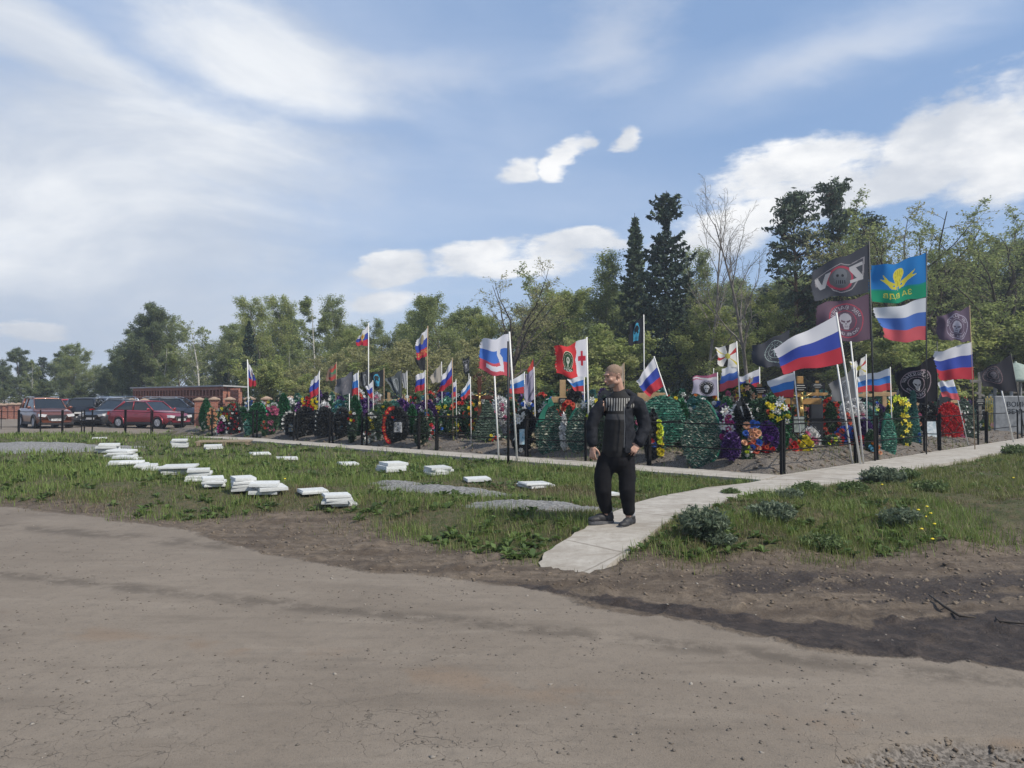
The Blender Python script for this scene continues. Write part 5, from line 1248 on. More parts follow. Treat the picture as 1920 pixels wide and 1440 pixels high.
def flower_mesh(kind, c):
    k = (kind, c)
    if k in FM: return FM[k]
    mb = MB(); m = [fcol(FC[c], c), CORE if kind != 'rose' else fcol(tuple(q*.6 for q in FC[c]), c+'_deep'), FLEAF]
    if kind == 'rose': petals(mb, 6, 1.0, 1.0, .35, 0, 0, .10, 0, .3); petals(mb, 5, .8, .95, .75, .1, .5, 0, 0, .3); petals(mb, 4, .5, .8, 1.15, .15, .2, 0, 1, .3); mb.ell((0, 0, .35), (.22, .22, .25), 6, 4, mi=1)
    elif kind == 'lily': petals(mb, 3, 1.35, .55, .45, 0, 0, .35); petals(mb, 3, 1.3, .6, .5, .05, 1.05, .35); mb.ell((0, 0, .35), (.10, .10, .35), 5, 4, mi=1)
    elif kind == 'daisy': petals(mb, 9, 1.05, .48, .2, 0, 0, .08, 0, .5); petals(mb, 8, .8, .45, .35, .06, .3, .05, 0, .5); mb.ell((0, 0, .12), (.26, .26, .14), 7, 4, mi=1)
    elif kind == 'ball':
        rb_ = random.Random(4); 
        for j in range(4): petals(mb, 8-j, .95-.14*j, .5, .1+.38*j, .08*j, j*.4, .05, 0, .4)
    petals(mb, 4, 1.25, .5, -.1, -.1, .4, .1, 2, .9)
    FM[k] = mb.mesh('flower_'+kind, m); return FM[k]
PAL = {'green': ((0.023, 0.115, 0.047), (0.039, 0.158, 0.068), (0.020, 0.079, 0.037)), 'emerald': ((0.018, 0.105, 0.067), (0.036, 0.162, 0.105), (0.119, 0.248, 0.181), (0.014, 0.076, 0.052)), 'dark': ((0.028, 0.049, 0.035), (0.049, 0.077, 0.056), (0.084, 0.119, 0.084)),
       'black': ((0.020, 0.021, 0.024), (0.039, 0.042, 0.045), (0.063, 0.070, 0.070)), 'netted': ((0.018, 0.060, 0.042), (0.025, 0.086, 0.060), (0.214, 0.222, 0.171), (0.013, 0.045, 0.035)), 'mix': ((0.042, 0.112, 0.056), (0.070, 0.161, 0.077), (0.140, 0.182, 0.105), (0.028, 0.063, 0.042)),
       'purple': ((0.063, 0.025, 0.140), (0.112, 0.049, 0.210), (0.042, 0.017, 0.084)), 'white': ((0.630, 0.630, 0.630), (0.750, 0.750, 0.750), (0.420, 0.420, 0.420)), 'red': ((0.560, 0.021, 0.031), (0.728, 0.042, 0.056), (0.392, 0.017, 0.025)), 'blue': ((0.028, 0.084, 0.392), (0.070, 0.140, 0.532)), 'teal': ((0.070, 0.224, 0.196), (0.140, 0.308, 0.266), (0.042, 0.154, 0.140))}
def hw(shape, t):
    if shape == 'leaf': return np.sin(np.pi*np.clip(t, 0, 1)**.85)**.75
    if shape == 'oval': return np.sqrt(np.clip(1-(2*t-1)**2, 0, 1))
    if shape == 'tear': return np.sin(np.pi*np.clip(t, 0, 1)**.55)**.9
    if shape == 'tri': return np.clip(1.0-t, 0, 1)**.8*np.clip(t*12, 0, 1)
    if shape == 'spray': return (np.clip(t, 0, 1)**.6*(1-np.clip(t, 0, 1)**4))*1.1+.12*(1-t)
    if shape == 'arch': return np.where(t < .6, .95, np.sqrt(np.clip(1-((t-.6)/.4)**2, 0, 1))*.95)
    return np.ones_like(t)
_w = [0]
BACK = mat('wreath_backing', (.010, .018, .013), .9); NETM = mat('green_net', (.015, .17, .11), .6, trans=.3); NEED = mat('tinsel_needles', (1, 1, 1), .45, attr='lc', trans=.12, spec=.35)
RIBB = mat('black_ribbon', (.012, .012, .014), .35, spec=.5); RIBW = mat('white_ribbon_print', (.5, .5, .48), .5); RIBG = mat('green_ribbon', (.01, .30, .14), .4)
STICK = mat('wreath_leg', (.10, .11, .09), .7)
def wreath_body(w, h, shape, pal, n, nl, seed, rows=0, hole=0.0, bulge=.10):
    rr_ = np.random.default_rng(seed); t = np.clip(rr_.random(n*2), .004, .996); s = rr_.random(n*2)*2-1
    keep = rr_.random(n*2) < np.maximum(hw(shape, t), .12)
    t, s = t[keep][:n], s[keep][:n]
    if rows: t = (np.round(t*rows)+.5*0+rr_.normal(size=len(t))*.22)/rows; t = np.clip(t, .004, .996)
    x = s*hw(shape, t)*w/2; z = t*h
    if hole:
        q = np.hypot(x/(w/2), (z-h/2)/(h/2)); k = q > hole; x, z, t, s = x[k], z[k], t[k], s[k]
    y = -bulge*np.sqrt(np.clip(1-s*s, 0, 1))*(.5+.5*hw(shape, t)) + rr_.normal(size=len(x))*.012
    if rows: y -= .012*np.cos((t*rows)*6.283)
    P = np.stack([x, y, z], -1)
    if rows:        # garlands wound flat from side to side
        m_ = len(P); A_ = np.stack([np.ones(m_), rr_.normal(size=m_)*.35-.15, rr_.normal(size=m_)*.55], -1); A_ /= np.linalg.norm(A_, axis=1)[:, None]
        B_ = np.cross(A_, np.array([0, -1, 0])+rr_.normal(size=(m_, 3))*.35); B_ /= np.linalg.norm(B_, axis=1)[:, None]; s_ = nl*(.6+.8*rr_.random(m_))[:, None]
        P = P + np.array([0, 1, 0])*(bulge*.45*np.sqrt(np.clip(1-s*s, 0, 1)))[:, None]
        V_ = np.stack([P-A_*s_*1.2, P+B_*s_*.28, P+A_*s_*1.2, P-B_*s_*.28], 1).reshape(-1, 3); F_ = np.arange(4*m_).reshape(m_, 4)
    else: V_, F_ = quads(P, nl, rr_, 2.6, up=(0, -1, 0), droop=.25)
    cols = PAL[pal]; cc = colours(len(P), rr_, cols)
    if rows: ph = np.cos((t*rows)*6.283); k = np.repeat(.50+.9*np.clip(ph, -.3, 1)+(rr_.random(len(P)) < .12)*.9, 4); cc = cc*k[:, None]
    me = npmesh('wreath_foliage', V_, F_, NEED, False, {'lc': cc})
    return me
def backing(w, h, shape, hole=0, bulge=.10, m=None, nt_=16, ns=9):
    V_ = []; 
    for i in range(nt_+1):
        t = i/nt_; ww = float(hw(shape, np.array([min(max(t, .02), .98)]))[0])*w/2*.96
        for j in range(ns):
            s = j/(ns-1)*2-1; V_.append((s*ww, -bulge*.8*math.sqrt(max(0, 1-s*s))*(.3+.7*ww/(w/2)), t*h))
    Fq = [(i*ns+j, i*ns+j+1, (i+1)*ns+j+1, (i+1)*ns+j) for i in range(nt_) for j in range(ns-1)]
    if hole: Fq = [f for f in Fq if math.hypot(sum(V_[a][0] for a in f)/4/(w/2), (sum(V_[a][2] for a in f)/4-h/2)/(h/2)) > hole+.08]
    n0 = len(V_); V2 = V_ + [(x, .03, z) for x, y, z in V_]; Fq = Fq + [tuple(a+n0 for a in f[::-1]) for f in Fq]
    mb = MB(); mb.add(V2, Fq); return mb.mesh('wreath_backing', m or BACK, True)
def spots(mode, w, h, shape, n, rnd, ang=(0, 360)):
    out = []
    if mode == 'rim':
        for k in range(n):
            t = .06+.88*k/max(1, n-1); 
        for k in range(n):
            a = R(ang[0]+(ang[1]-ang[0])*(k+.5)/n); t = .5-.5*math.cos(a)*.94; sg = 1 if math.sin(a) > 0 else -1
            x = sg*float(hw(shape, np.array([t]))[0])*w/2*.86 if abs(math.sin(a)) > .1 else 0
            if abs(math.sin(a)) <= .35: x = math.sin(a)/.35*float(hw(shape, np.array([t]))[0])*w/2*.86
            out.append((x, t*h))
    else:
        cx, cz, rx, rz = mode
        for k in range(n):
            for _ in range(30):
                a = rnd.random()*6.283; q = math.sqrt(rnd.random()); x, z = cx*w/2+math.cos(a)*q*rx*w/2, cz*h+math.sin(a)*q*rz*h
                if all((x-u)**2+(z-v)**2 > (.028+.012*(w > .5))**2*4*.7 for u, v in out): break
            out.append((x, z))
    return out
def ribbon(e, pts, wd, m, label=None, name='ribbon'):
    mb = MB(); vs = []; 
    for i, p in enumerate(pts):
        p = Vector(p); a = R(12*math.sin(i*1.3)); vs += [p+Vector((-wd/2*math.cos(a), .01*math.sin(i), -wd*.2)), p+Vector((wd/2*math.cos(a), -.01*math.sin(i*2), wd*.2))]
    fs = [(2*i, 2*i+1, 2*i+3, 2*i+2) for i in range(len(pts)-1)]
    off = [v+Vector((0, .004, 0)) for v in vs]; n = len(vs); mb.add(vs+off, fs+[tuple(a+n for a in f[::-1]) for f in fs]); o = mb.build(name, m, e, True)
    if label: o['label'] = label
    return o
def wreath(px, top, bot, wpx, d, shape, pal, flowers=(), label='', yaw=None, tilt=.10, rows=0, hole=0, n=None, border=None, ribbons=(), group='wreaths leaning on the graves', cat='wreath', roll=0.0, picture=None, legs=True, base_z=None, needles=.055, name='wreath'):
    """wreath standing at column px; flowers: list of (mode, kind, colour, count, size, angles)"""
    _w[0] += 1; rnd = random.Random(_w[0]); p = dp(px, bot, d); h = (bot-top)/F*d; w = wpx/F*d; g = plot_z(p.x, p.y) if base_z is None else base_z
    if p.z > g+.02 and legs == 'up': pass
    e = empty(name, (p.x, p.y, p.z), yaw if yaw is not None else rnd.uniform(-.35, .35), label, cat, group, rx=-tilt, ry=roll)
    n = int((n or min(4200, 900+5200*w*h))*1.7); nl = needles*(.68 if d < 20 else .95)
    link('backing', backing(w, h, shape, hole, .045 if rows else .10), e)
    link('foliage', wreath_body(w, h, shape, pal, n, nl, _w[0], rows, hole), e)
    mb = MB()
    for s in (-1, 1): mb.tube([(s*w*.15, .03, h*.6), (s*w*.32, .28, min(-.02, g-p.z)-.05)], .008, 4)
    mb.tube([(0, .02, h*.15), (0, .02, min(0, g-p.z)-.08)], .010, 4)
    mb.build('stand', STICK, e)
    if border:
        bm_, a0, a1 = border; pts = []
        for k in range(29):
            a = R(a0+(a1-a0)*k/28); t = .5-.5*math.cos(a); ww = float(hw(shape, np.array([min(max(t, .01), .99)]))[0])*w/2; sg = 1 if math.sin(a) > 0 else -1
            pts.append((sg*ww*1.0 if .02 < t < .98 else 0, -.02, t*h))
        mb = MB(); mb.tube(pts, [.032+.008*math.sin(i*2.2) for i in range(29)], 6); mb.build('border', bm_, e, True)
    for fl in flowers:
        mode, kind, colr, cnt, size = fl[:5]; ang = fl[5] if len(fl) > 5 else (0, 360)
        cl = colr if isinstance(colr, (tuple, list)) else (colr,)
        for i, (x, z) in enumerate(spots(mode, w, h, shape, cnt, rnd, ang)):
            o = link('flower', flower_mesh(kind, cl[i % len(cl)]), e, (x, -.10-rnd.random()*.03, z), (R(90)+rnd.gauss(0, .3), rnd.random()*6.28*0, rnd.gauss(0, .35)), (size*rnd.uniform(.95, 1.3),)*3)
    for rb_ in ribbons:
        pts, wd, m = rb_[:3]; ribbon(e, [(x*w/2, -.12+.02*math.sin(i), z*h) for i, (x, z) in enumerate(pts)], wd, m)
    if picture:
        x, z, pw, ph, pm = picture; mb = MB(); mb.box((x*w/2-pw/2, -.145, z*h-ph/2), (x*w/2+pw/2, -.13, z*h+ph/2)); mb.build('picture', pm, e)
    return e
TRI_R = [mat('ribbon_white', WHITE, .5), mat('ribbon_blue', BLUE, .5), mat('ribbon_red', RED, .5)]
def dL(px, off=.5): return onL(px, off).y
def dR(px, off=.5): return onR(px, off).y
EMB = mat('emblem_picture', (.22, .50, .66), .4, .5, 6, col2=(.55, .60, .62)); PALE = mat('pale_card', (.50, .50, .50), .5, .4, 12); ICON = mat('icon_picture', (.45, .36, .18), .4, .5, 10, col2=(.12, .22, .34))
X = wreath
# ---- front row along the left side, left to right
X(386, 748, 808, 26, dL(386, .6), 'leaf', 'green', [((.0, .2, .3, .1), 'rose', 'white', 3, .04)], 'dark green oval wreath at the left end of the grave rows', roll=-.05)
X(397, 766, 806, 19, dL(397, .4), 'oval', 'mix', [((0, .5, .9, .48), 'rose', 'peach', 26, .055)], 'narrow wreath covered in peach roses, leftmost of all')
X(418, 780, 818, 23, dL(418, .35), 'tear', 'black', [('rim', 'rose', 'white', 16, .05), ((0, .42, .6, .28), 'rose', 'magenta', 14, .055)], 'drop shaped wreath with a magenta centre and a white rim')
X(441, 762, 817, 33, dL(441, .5), 'tri', 'black', [('rim', 'rose', ('white', 'red'), 16, .045), ((0, .35, .5, .2), 'rose', 'red', 5, .05)], 'pointed black wreath with scattered red and white roses')
X(482, 756, 822, 36, dL(482, .5), 'oval', 'green', [], 'round green wreath with a bright green ribbon down its right side', border=(RIBG, 60, 178))
X(467, 786, 820, 20, dL(467, .3), 'spray', 'teal', [], 'dull green spray at the foot of the leftmost flagpole')
X(511, 760, 812, 27, dL(511, .5), 'spray', 'mix', [((0, .75, .9, .22), 'ball', 'pink', 12, .07), ((0, .3, .6, .3), 'rose', 'pink', 8, .05)], 'fan of pink flowers right of the round green wreath')
X(497, 790, 816, 14, dL(497, .3), 'spray', 'mix', [((0, .6, .9, .35), 'rose', ('coral', 'red'), 8, .04)], 'small bunch of red and orange flowers low beside the pink fan')
X(530, 738, 806, 26, dL(530, 1.3), 'leaf', 'green', [((-.9, .5, .2, .4), 'rose', 'white', 6, .04)], 'tall dark green leaf shaped wreath behind the pink fan')
X(545, 772, 815, 32, dL(545, .4), 'oval', 'black', [('rim', 'lily', 'white', 12, .045, (60, 330))], 'ring wreath of green leaves and white lilies with an icon', picture=(.15, .28, .16, .24, ICON))
X(578, 742, 800, 40, dL(578, 1.6), 'tri', 'mix', [((0, .62, .5, .3), 'rose', 'red', 16, .06), ((-.5, .6, .3, .3), 'ball', 'yellow', 8, .055), ((.6, .75, .25, .25), 'ball', 'yellow', 7, .055)], 'pointed wreath of red and yellow flowers in the second row')
X(572, 763, 816, 38, dL(572, .5), 'arch', 'black', [], 'plain black rounded wreath, left one of the dark pair behind the rail', n=2500)
X(607, 764, 816, 34, dL(607, .5), 'arch', 'black', [('rim', 'lily', 'white', 6, .03, (200, 320))], 'plain black rounded wreath, right one of the dark pair behind the rail', ribbons=[([(-.8, .2), (.3, .3), (.9, .15)], .04, RIBB)])
X(640, 765, 824, 30, dL(640, .5), 'oval', 'black', [((0, .5, .7, .4), 'lily', 'sky', 5, .03)], 'black oval wreath with dark green fringes', n=2600)
X(666, 742, 832, 30, dL(666, .9), 'spray', 'green', [], 'tall drooping green palm spray between black wreaths')
X(660, 768, 832, 18, dL(660, .35), 'spray', 'dark', [((0, .7, .9, .25), 'rose', ('red', 'white', 'yellow'), 7, .045)], 'slim dark spray with a few red, white and yellow roses')
X(697, 772, 836, 33, dL(697, .45), 'oval', 'dark', [((0, .14, .8, .12), 'daisy', 'white', 9, .06), ((0, .34, .8, .09), 'daisy', ('red', 'white'), 6, .065), ((-.1, .62, .4, .25), 'lily', 'yellow', 8, .05), ((0, .9, .5, .08), 'rose', 'white', 5, .04)], 'column shaped wreath with yellow lilies above red and white daisies')
X(704, 764, 800, 22, dL(704, 1.2), 'oval', 'mix', [((0, .6, .6, .3), 'ball', 'lime', 7, .06)], 'small wreath topped with lime yellow flowers')
X(741, 763, 834, 48, dL(741, .5), 'oval', 'black', [('rim', 'daisy', 'red', 15, .058, (185, 345)), ((-.1, .7, .15, .08), 'rose', ('red', 'blue'), 3, .04)], 'large black oval wreath with red daisies curving down its left edge', yaw=0, n=3600, picture=(.25, .45, .22, .30, PALE))
X(790, 774, 838, 26, dL(790, .45), 'leaf', 'dark', [((0, .4, .7, .3), 'rose', 'cream', 4, .03)], 'dark withered wreath at the gap in the railing')
X(772, 760, 812, 18, dL(772, 1.0), 'leaf', 'green', [], 'narrow dark green wreath tucked behind the large black oval one')
X(801, 770, 822, 22, dL(801, 1.1), 'oval', 'mix', [((0, .3, .9, .3), 'rose', ('pink', 'white', 'red'), 14, .05), ((-.2, .8, .3, .15), 'rose', ('blue', 'red', 'white'), 5, .045)], 'little wreath of mixed pink and white roses with a tricolour bow')
X(815, 786, 816, 28, dL(815, 1.5), 'oval', 'mix', [((0, .5, .9, .4), 'rose', ('blue', 'white', 'purple'), 14, .05)], 'low bunch of blue and white roses')
X(848, 770, 818, 24, dL(848, 1.9), 'oval', 'mix', [((0, .5, .9, .4), 'lily', ('white', 'yellow'), 12, .05)], 'low bunch of white lilies with yellow hearts on the earth')
X(864, 755, 806, 46, dL(864, 2.5), 'oval', 'mix', [('rim', 'rose', ('red', 'coral'), 22, .065), ((.2, .62, .45, .12), 'lily', 'white', 7, .05)], 'red flowered ring wreath with white lilies left of the dark ornate cross', hole=.45)
X(838, 745, 790, 40, dL(838, 3.2), 'leaf', 'emerald', [], 'emerald tinsel wreath behind the red ring wreath', rows=10)
X(915, 752, 828, 60, dL(915, 1.2), 'tri', 'dark', [((.3, .1, .4, .08), 'rose', ('yellow', 'red', 'white'), 5, .04)], 'large pointed dark wreath under a net, behind the slanting white pole', yaw=.1, rows=16, n=4000)
X(984, 768, 857, 52, dL(984, .55), 'oval', 'black', [((-.35, .78, .3, .14), 'lily', 'white', 4, .07), ((.55, .35, .3, .2), 'ball', 'cream', 3, .07), ((.0, .1, .5, .1), 'ball', 'white', 3, .05)], 'black wreath with white lilies and a light blue picture', yaw=0, picture=(-.08, .42, .20, .36, EMB), ribbons=[([(-.1, .95), (-.2, .7), (-.5, .5), (-.8, .35)], .05, RIBW)])
X(1032, 757, 862, 54, dL(1032, .45), 'leaf', 'netted', [], 'tall oval wreath wrapped in dark green net with a teal scarf', rows=22, yaw=.05, n=4200, border=(NETM, 185, 260), ribbons=[([(-.1, 1.0), (-.3, .93), (-.55, .8), (-.6, .68)], .14, NETM), ([(.1, .95), (-.1, 1.08), (-.3, 1.0)], .12, NETM)])
X(1058, 775, 846, 16, dL(1058, .55), 'leaf', 'white', [((0, .5, .8, .45), 'rose', 'white', 10, .05)], 'narrow white edged wreath between the two netted ovals', n=500)
X(1083, 765, 852, 40, dL(1083, .5), 'leaf', 'netted', [], 'smaller oval wreath wrapped in dark green net, left of the man', rows=18, yaw=-.05, n=3400, border=(NETM, 190, 250))
X(1104, 755, 800, 34, dL(1104, 1.2), 'oval', 'mix', [((0, .4, .6, .3), 'ball', ('white', 'blue', 'lime'), 8, .07), ((0, .85, .8, .15), 'lily', 'white', 4, .06)], 'bunch of white, blue and green flowers behind the shoulder of the man')
X(1078, 727, 790, 30, dL(1078, 2.2), 'arch', 'black', [((.4, .35, .3, .1), 'ball', 'blue', 4, .06), ((-.1, .15, .6, .08), 'rose', 'coral', 8, .05)], 'black arched wreath with a blue bow and coral flowers beside the wooden cross')
X(1134, 742, 858, 36, dL(1134, .6), 'leaf', 'dark', [], 'dark wreath hidden behind the jacket of the man')
X(1243, 742, 838, 82, dL(1243, 1.1), 'oval', 'emerald', [], 'huge emerald tinsel wreath just right of the man', rows=20, yaw=.0, n=4200)
X(1226, 768, 882, 34, dL(1226, .45), 'leaf', 'black', [((.65, .42, .2, .42), 'rose', ('lime', 'yellow'), 18, .05), ((-.2, .45, .25, .05), 'rose', ('white', 'blue', 'red'), 3, .05)], 'black wreath with yellow flowers down its right edge', yaw=0, n=2800)
X(1311, 750, 882, 70, dL(1311, .30), 'leaf', 'netted', [], 'largest leaf shaped wreath under bright green net, right of the man', rows=30, yaw=-.1, roll=.10, n=6500, border=(NETM, 0, 185))
X(1362, 758, 868, 40, dL(1362, .7), 'leaf', 'purple', [((0, .55, .45, .42), 'lily', 'white', 10, .075), ((0, .5, .55, .4), 'rose', 'magenta', 9, .06)], 'purple wreath with white lilies and magenta roses', yaw=.1)
X(1372, 812, 862, 30, dL(1372, .45), 'oval', 'purple', [], 'low tuft of purple tinsel under the white lilies', needles=.055)
X(1392, 748, 846, 36, dL(1392, 1.0), 'leaf', 'black', [], 'black wreath with a slanting dark ribbon right of the purple one', ribbons=[([(-.4, .95), (0, .6), (.5, .35), (.9, .2)], .10, RIBB), ([(-.2, .85), (.1, .6), (.5, .42)], .03, RIBW)])
X(1409, 792, 852, 34, dL(1409, .9), 'oval', 'mix', [((0, .75, .9, .25), 'rose', ('blue', 'peach'), 10, .065), ((0, .35, .9, .3), 'rose', ('coral', 'peach', 'blue'), 14, .06)], 'heap of blue and peach roses by the corner')
X(1400, 838, 866, 22, dL(1400, .8), 'spray', 'mix', [((0, .7, .6, .3), 'ball', ('white', 'lime'), 4, .045)], 'small green tuft with a white flower low by the corner')
X(1438, 792, 848, 40, dL(1438, 1.3), 'oval', 'purple', [((-.2, .15, .8, .15), 'rose', ('red', 'coral'), 9, .05), ((0, .6, .7, .3), 'rose', 'purple', 9, .06)], 'spiky purple tinsel heap with red flowers at its foot', needles=.06)
X(1412, 752, 800, 38, dL(1412, 2.4), 'leaf', 'mix', [((0, .4, .7, .3), 'rose', ('lime', 'orange', 'coral'), 12, .055)], 'wreath with lime and orange flowers behind the slanting ribbon')
X(1446, 738, 800, 36, dL(1446, 2.6), 'leaf', 'green', [((-.3, .4, .4, .3), 'rose', 'pink', 4, .05)], 'dark green wreath with a pink bow left of the golden crucifix')
X(1372, 725, 770, 46, dL(1372, 3.2), 'oval', 'mix', [((0, .5, .9, .4), 'rose', ('pink', 'cream', 'peach'), 12, .08)], 'faded pink and cream flower crown under the limp tricolour')
X(1398, 720, 762, 40, dL(1398, 3.4), 'oval', 'dark', [((0, .5, .9, .4), 'lily', ('cream', 'peach', 'yellow'), 9, .07)], 'brown and cream flower crown right of the faded pink one')
# ---- around the golden crucifix and on along the right side
X(1482, 755, 800, 50, dR(1482, 3.0), 'oval', 'dark', [((0, .5, .8, .4), 'rose', ('white', 'red', 'white', 'lime'), 18, .055)], 'wreath of white and red roses behind the foot of the golden crucifix', ribbons=[([(-.95, .1), (-.8, .5), (-.5, .9)], .08, RIBW)])
X(1560, 752, 800, 70, dR(1560, 2.9), 'oval', 'green', [((0, .35, .9, .25), 'rose', ('red', 'magenta'), 11, .06)], 'broad green wreath with red roses right of the golden crucifix')
X(1587, 752, 800, 22, dR(1587, 2.0), 'leaf', 'white', [((0, .3, .6, .2), 'rose', ('coral', 'red'), 4, .05)], 'silvery sprig with red roses by the slanting white poles', n=600)
X(1476, 808, 852, 32, dR(1476, 1.2), 'oval', 'mix', [((0, .7, .7, .2), 'ball', ('pink', 'magenta'), 6, .085), ((0, .3, .9, .25), 'rose', ('red', 'coral'), 10, .06)], 'bright pink and red heap right of the corner post')
X(1496, 826, 856, 38, dR(1496, 1.1), 'oval', 'mix', [((-.2, .5, .8, .45), 'ball', ('orange', 'coral'), 16, .055)], 'low heap of orange marigold like flowers by the corner post')
X(1508, 816, 850, 24, dR(1508, 1.0), 'oval', 'mix', [((0, .5, .8, .4), 'ball', 'yellow', 8, .075)], 'bunch of round yellow flowers right of the orange ones')
X(1516, 802, 842, 46, dR(1516, 1.9), 'oval', 'white', [((0, .5, .8, .4), 'ball', ('white', 'white', 'pink'), 9, .09)], 'large white wrapped bouquet behind the yellow flowers', n=500, needles=.09)
X(1588, 800, 842, 42, dR(1588, 1.4), 'oval', 'blue', [((0, .5, .8, .4), 'rose', ('blue', 'red', 'blue', 'coral'), 16, .07)], 'heap of blue and red roses left of the tall black pole')
X(1560, 816, 852, 40, dR(1560, 1.5), 'oval', 'mix', [((0, .5, .9, .4), 'rose', ('cream', 'coral', 'lime'), 14, .05)], 'low heap of cream and coral flowers behind the crossed rail')
X(1622, 785, 850, 36, dR(1622, 1.0), 'leaf', 'purple', [((-.3, .35, .3, .1), 'ball', 'red', 3, .08)], 'dark purple wreath at the foot of the tall black pole', needles=.07)
X(1634, 806, 864, 26, dR(1634, .45), 'spray', 'mix', [((.2, .3, .8, .3), 'rose', ('orange', 'peach', 'sky'), 8, .05)], 'sprig of orange flowers and blue streamers by the railing gap')
X(1622, 748, 800, 60, dR(1622, 2.6), 'leaf', 'black', [((.3, .7, .4, .2), 'lily', ('lime', 'white'), 5, .06)], 'sprawling black ribbon wreath behind the slanting poles', ribbons=[([(-.9, .3), (-.3, .7), (.4, .95)], .10, RIBB)])
X(1684, 742, 862, 58, dR(1684, .7), 'leaf', 'mix', [((0, .85, .8, .12), 'lily', ('lime', 'yellow'), 9, .075), ((.5, .45, .4, .35), 'lily', 'yellow', 9, .07), ((0, .12, .3, .06), 'ball', 'yellow', 2, .06)], 'dark green wreath with drooping yellow lilies between the tall poles', yaw=.1)
X(1668, 776, 862, 24, dR(1668, .35), 'leaf', 'emerald', [], 'slender wreath in bright green net beside the yellow lily wreath', rows=20, border=(NETM, 0, 360))
X(1712, 735, 852, 34, dR(1712, .75), 'tri', 'teal', [((.2, .25, .3, .08), 'rose', 'blue', 3, .05)], 'blue green tinsel cone like a small fir, right of the yellow lily wreath', tilt=.02)
X(1741, 752, 800, 40, dR(1741, 1.8), 'leaf', 'black', [((0, .5, .8, .3), 'lily', 'white', 6, .05)], 'black wreath with white lilies behind the light blue portrait')
X(1783, 756, 832, 46, dR(1783, .9), 'arch', 'red', [((0, .5, .9, .45), 'rose', 'red', 40, .055), ((0, .15, .9, .15), 'rose', ('pink', 'coral'), 12, .05)], 'solid mass of red roses between the portrait and the dark wreath', yaw=.05)
X(1745, 772, 800, 22, dR(1745, 2.6), 'oval', 'red', [((0, .5, .9, .4), 'rose', 'red', 14, .055)], 'small red rose wreath left of the solid red mass')
X(1815, 748, 842, 44, dR(1815, .65), 'leaf', 'dark', [((0, .45, .8, .42), 'lily', 'white', 16, .035)], 'tall dark wreath sprinkled with white blossoms right of the red roses', rows=18, yaw=.05)
X(1844, 790, 818, 18, dR(1844, 1.1), 'oval', 'mix', [((0, .5, .9, .4), 'lily', ('yellow', 'white'), 7, .06)], 'bunch of yellow narcissus at the right hand railing')
X(1872, 786, 812, 44, dR(1872, 1.6), 'oval', 'mix', [((0, .5, .95, .4), 'ball', ('lilac', 'magenta', 'pink', 'lilac'), 20, .07)], 'low bank of lilac and pink flowers at the far right')
X(1896, 784, 806, 26, dR(1896, 2.2), 'oval', 'mix', [((0, .5, .95, .4), 'rose', ('pink', 'white', 'peach'), 12, .06)], 'small heap of pink and white roses at the far right')
X(1858, 752, 786, 26, dR(1858, 2.4), 'leaf', 'teal', [((0, .6, .8, .3), 'ball', ('white', 'sky'), 7, .06)], 'pale blue and white flower bunch beside the grey cross')
# ================================================================ CROSSES, PLAQUES, PORTRAITS
OAK = mat('varnished_oak', (.42, .24, .085), .45, .4, 7); OAK2 = mat('pale_pine_wood', (.46, .31, .16), .6, .3, 7); MAHO = mat('dark_red_wood', (.10, .035, .022), .4, .4, 8); GREYW = mat('weathered_grey_wood', (.20, .185, .165), .85, .4, 9)
BLKS = mat('black_plaque', (.012, .012, .014), .25); GOLD = mat('gilded_figure', (.50, .36, .12), .35, metal=.5); PLT = mat('plaque_lettering', (.45, .45, .42), .5); STONE = mat('grey_marble', (.30, .31, .32), .4, .3, 5); GLASSP = mat('portrait_print', (.30, .40, .46), .3, .6, 9, col2=(.62, .66, .68))
def figure(e, z, s, m):
    mb = MB(); y = -.07*s*2
    mb.tube([(0, y, z+.0*s), (0, y-.02*s, z+.22*s), (.01*s, y, z+.42*s)], [.045*s, .06*s, .075*s], 8); mb.ell((.02*s, y-.03*s, z+.54*s), (.055*s, .06*s, .075*s), 8, 6)
    for k in (-1, 1): mb.tube([(k*.06*s, y, z+.42*s), (k*.26*s, y+.01, z+.46*s), (k*.47*s, y+.02, z+.58*s)], [.035*s, .026*s, .018*s], 6)
    mb.tube([(-.03*s, y, z+.02*s), (-.045*s, y-.04*s, z-.22*s), (-.01*s, y, z-.45*s)], [.045*s, .035*s, .022*s], 6); mb.tube([(.03*s, y, z+.02*s), (.04*s, y-.05*s, z-.22*s), (.015*s, y, z-.45*s)], [.045*s, .035*s, .022*s], 6)
    mb.ell((0, y, z+.02*s), (.075*s, .06*s, .06*s), 8, 5); mb.build('figure', m, e, True)
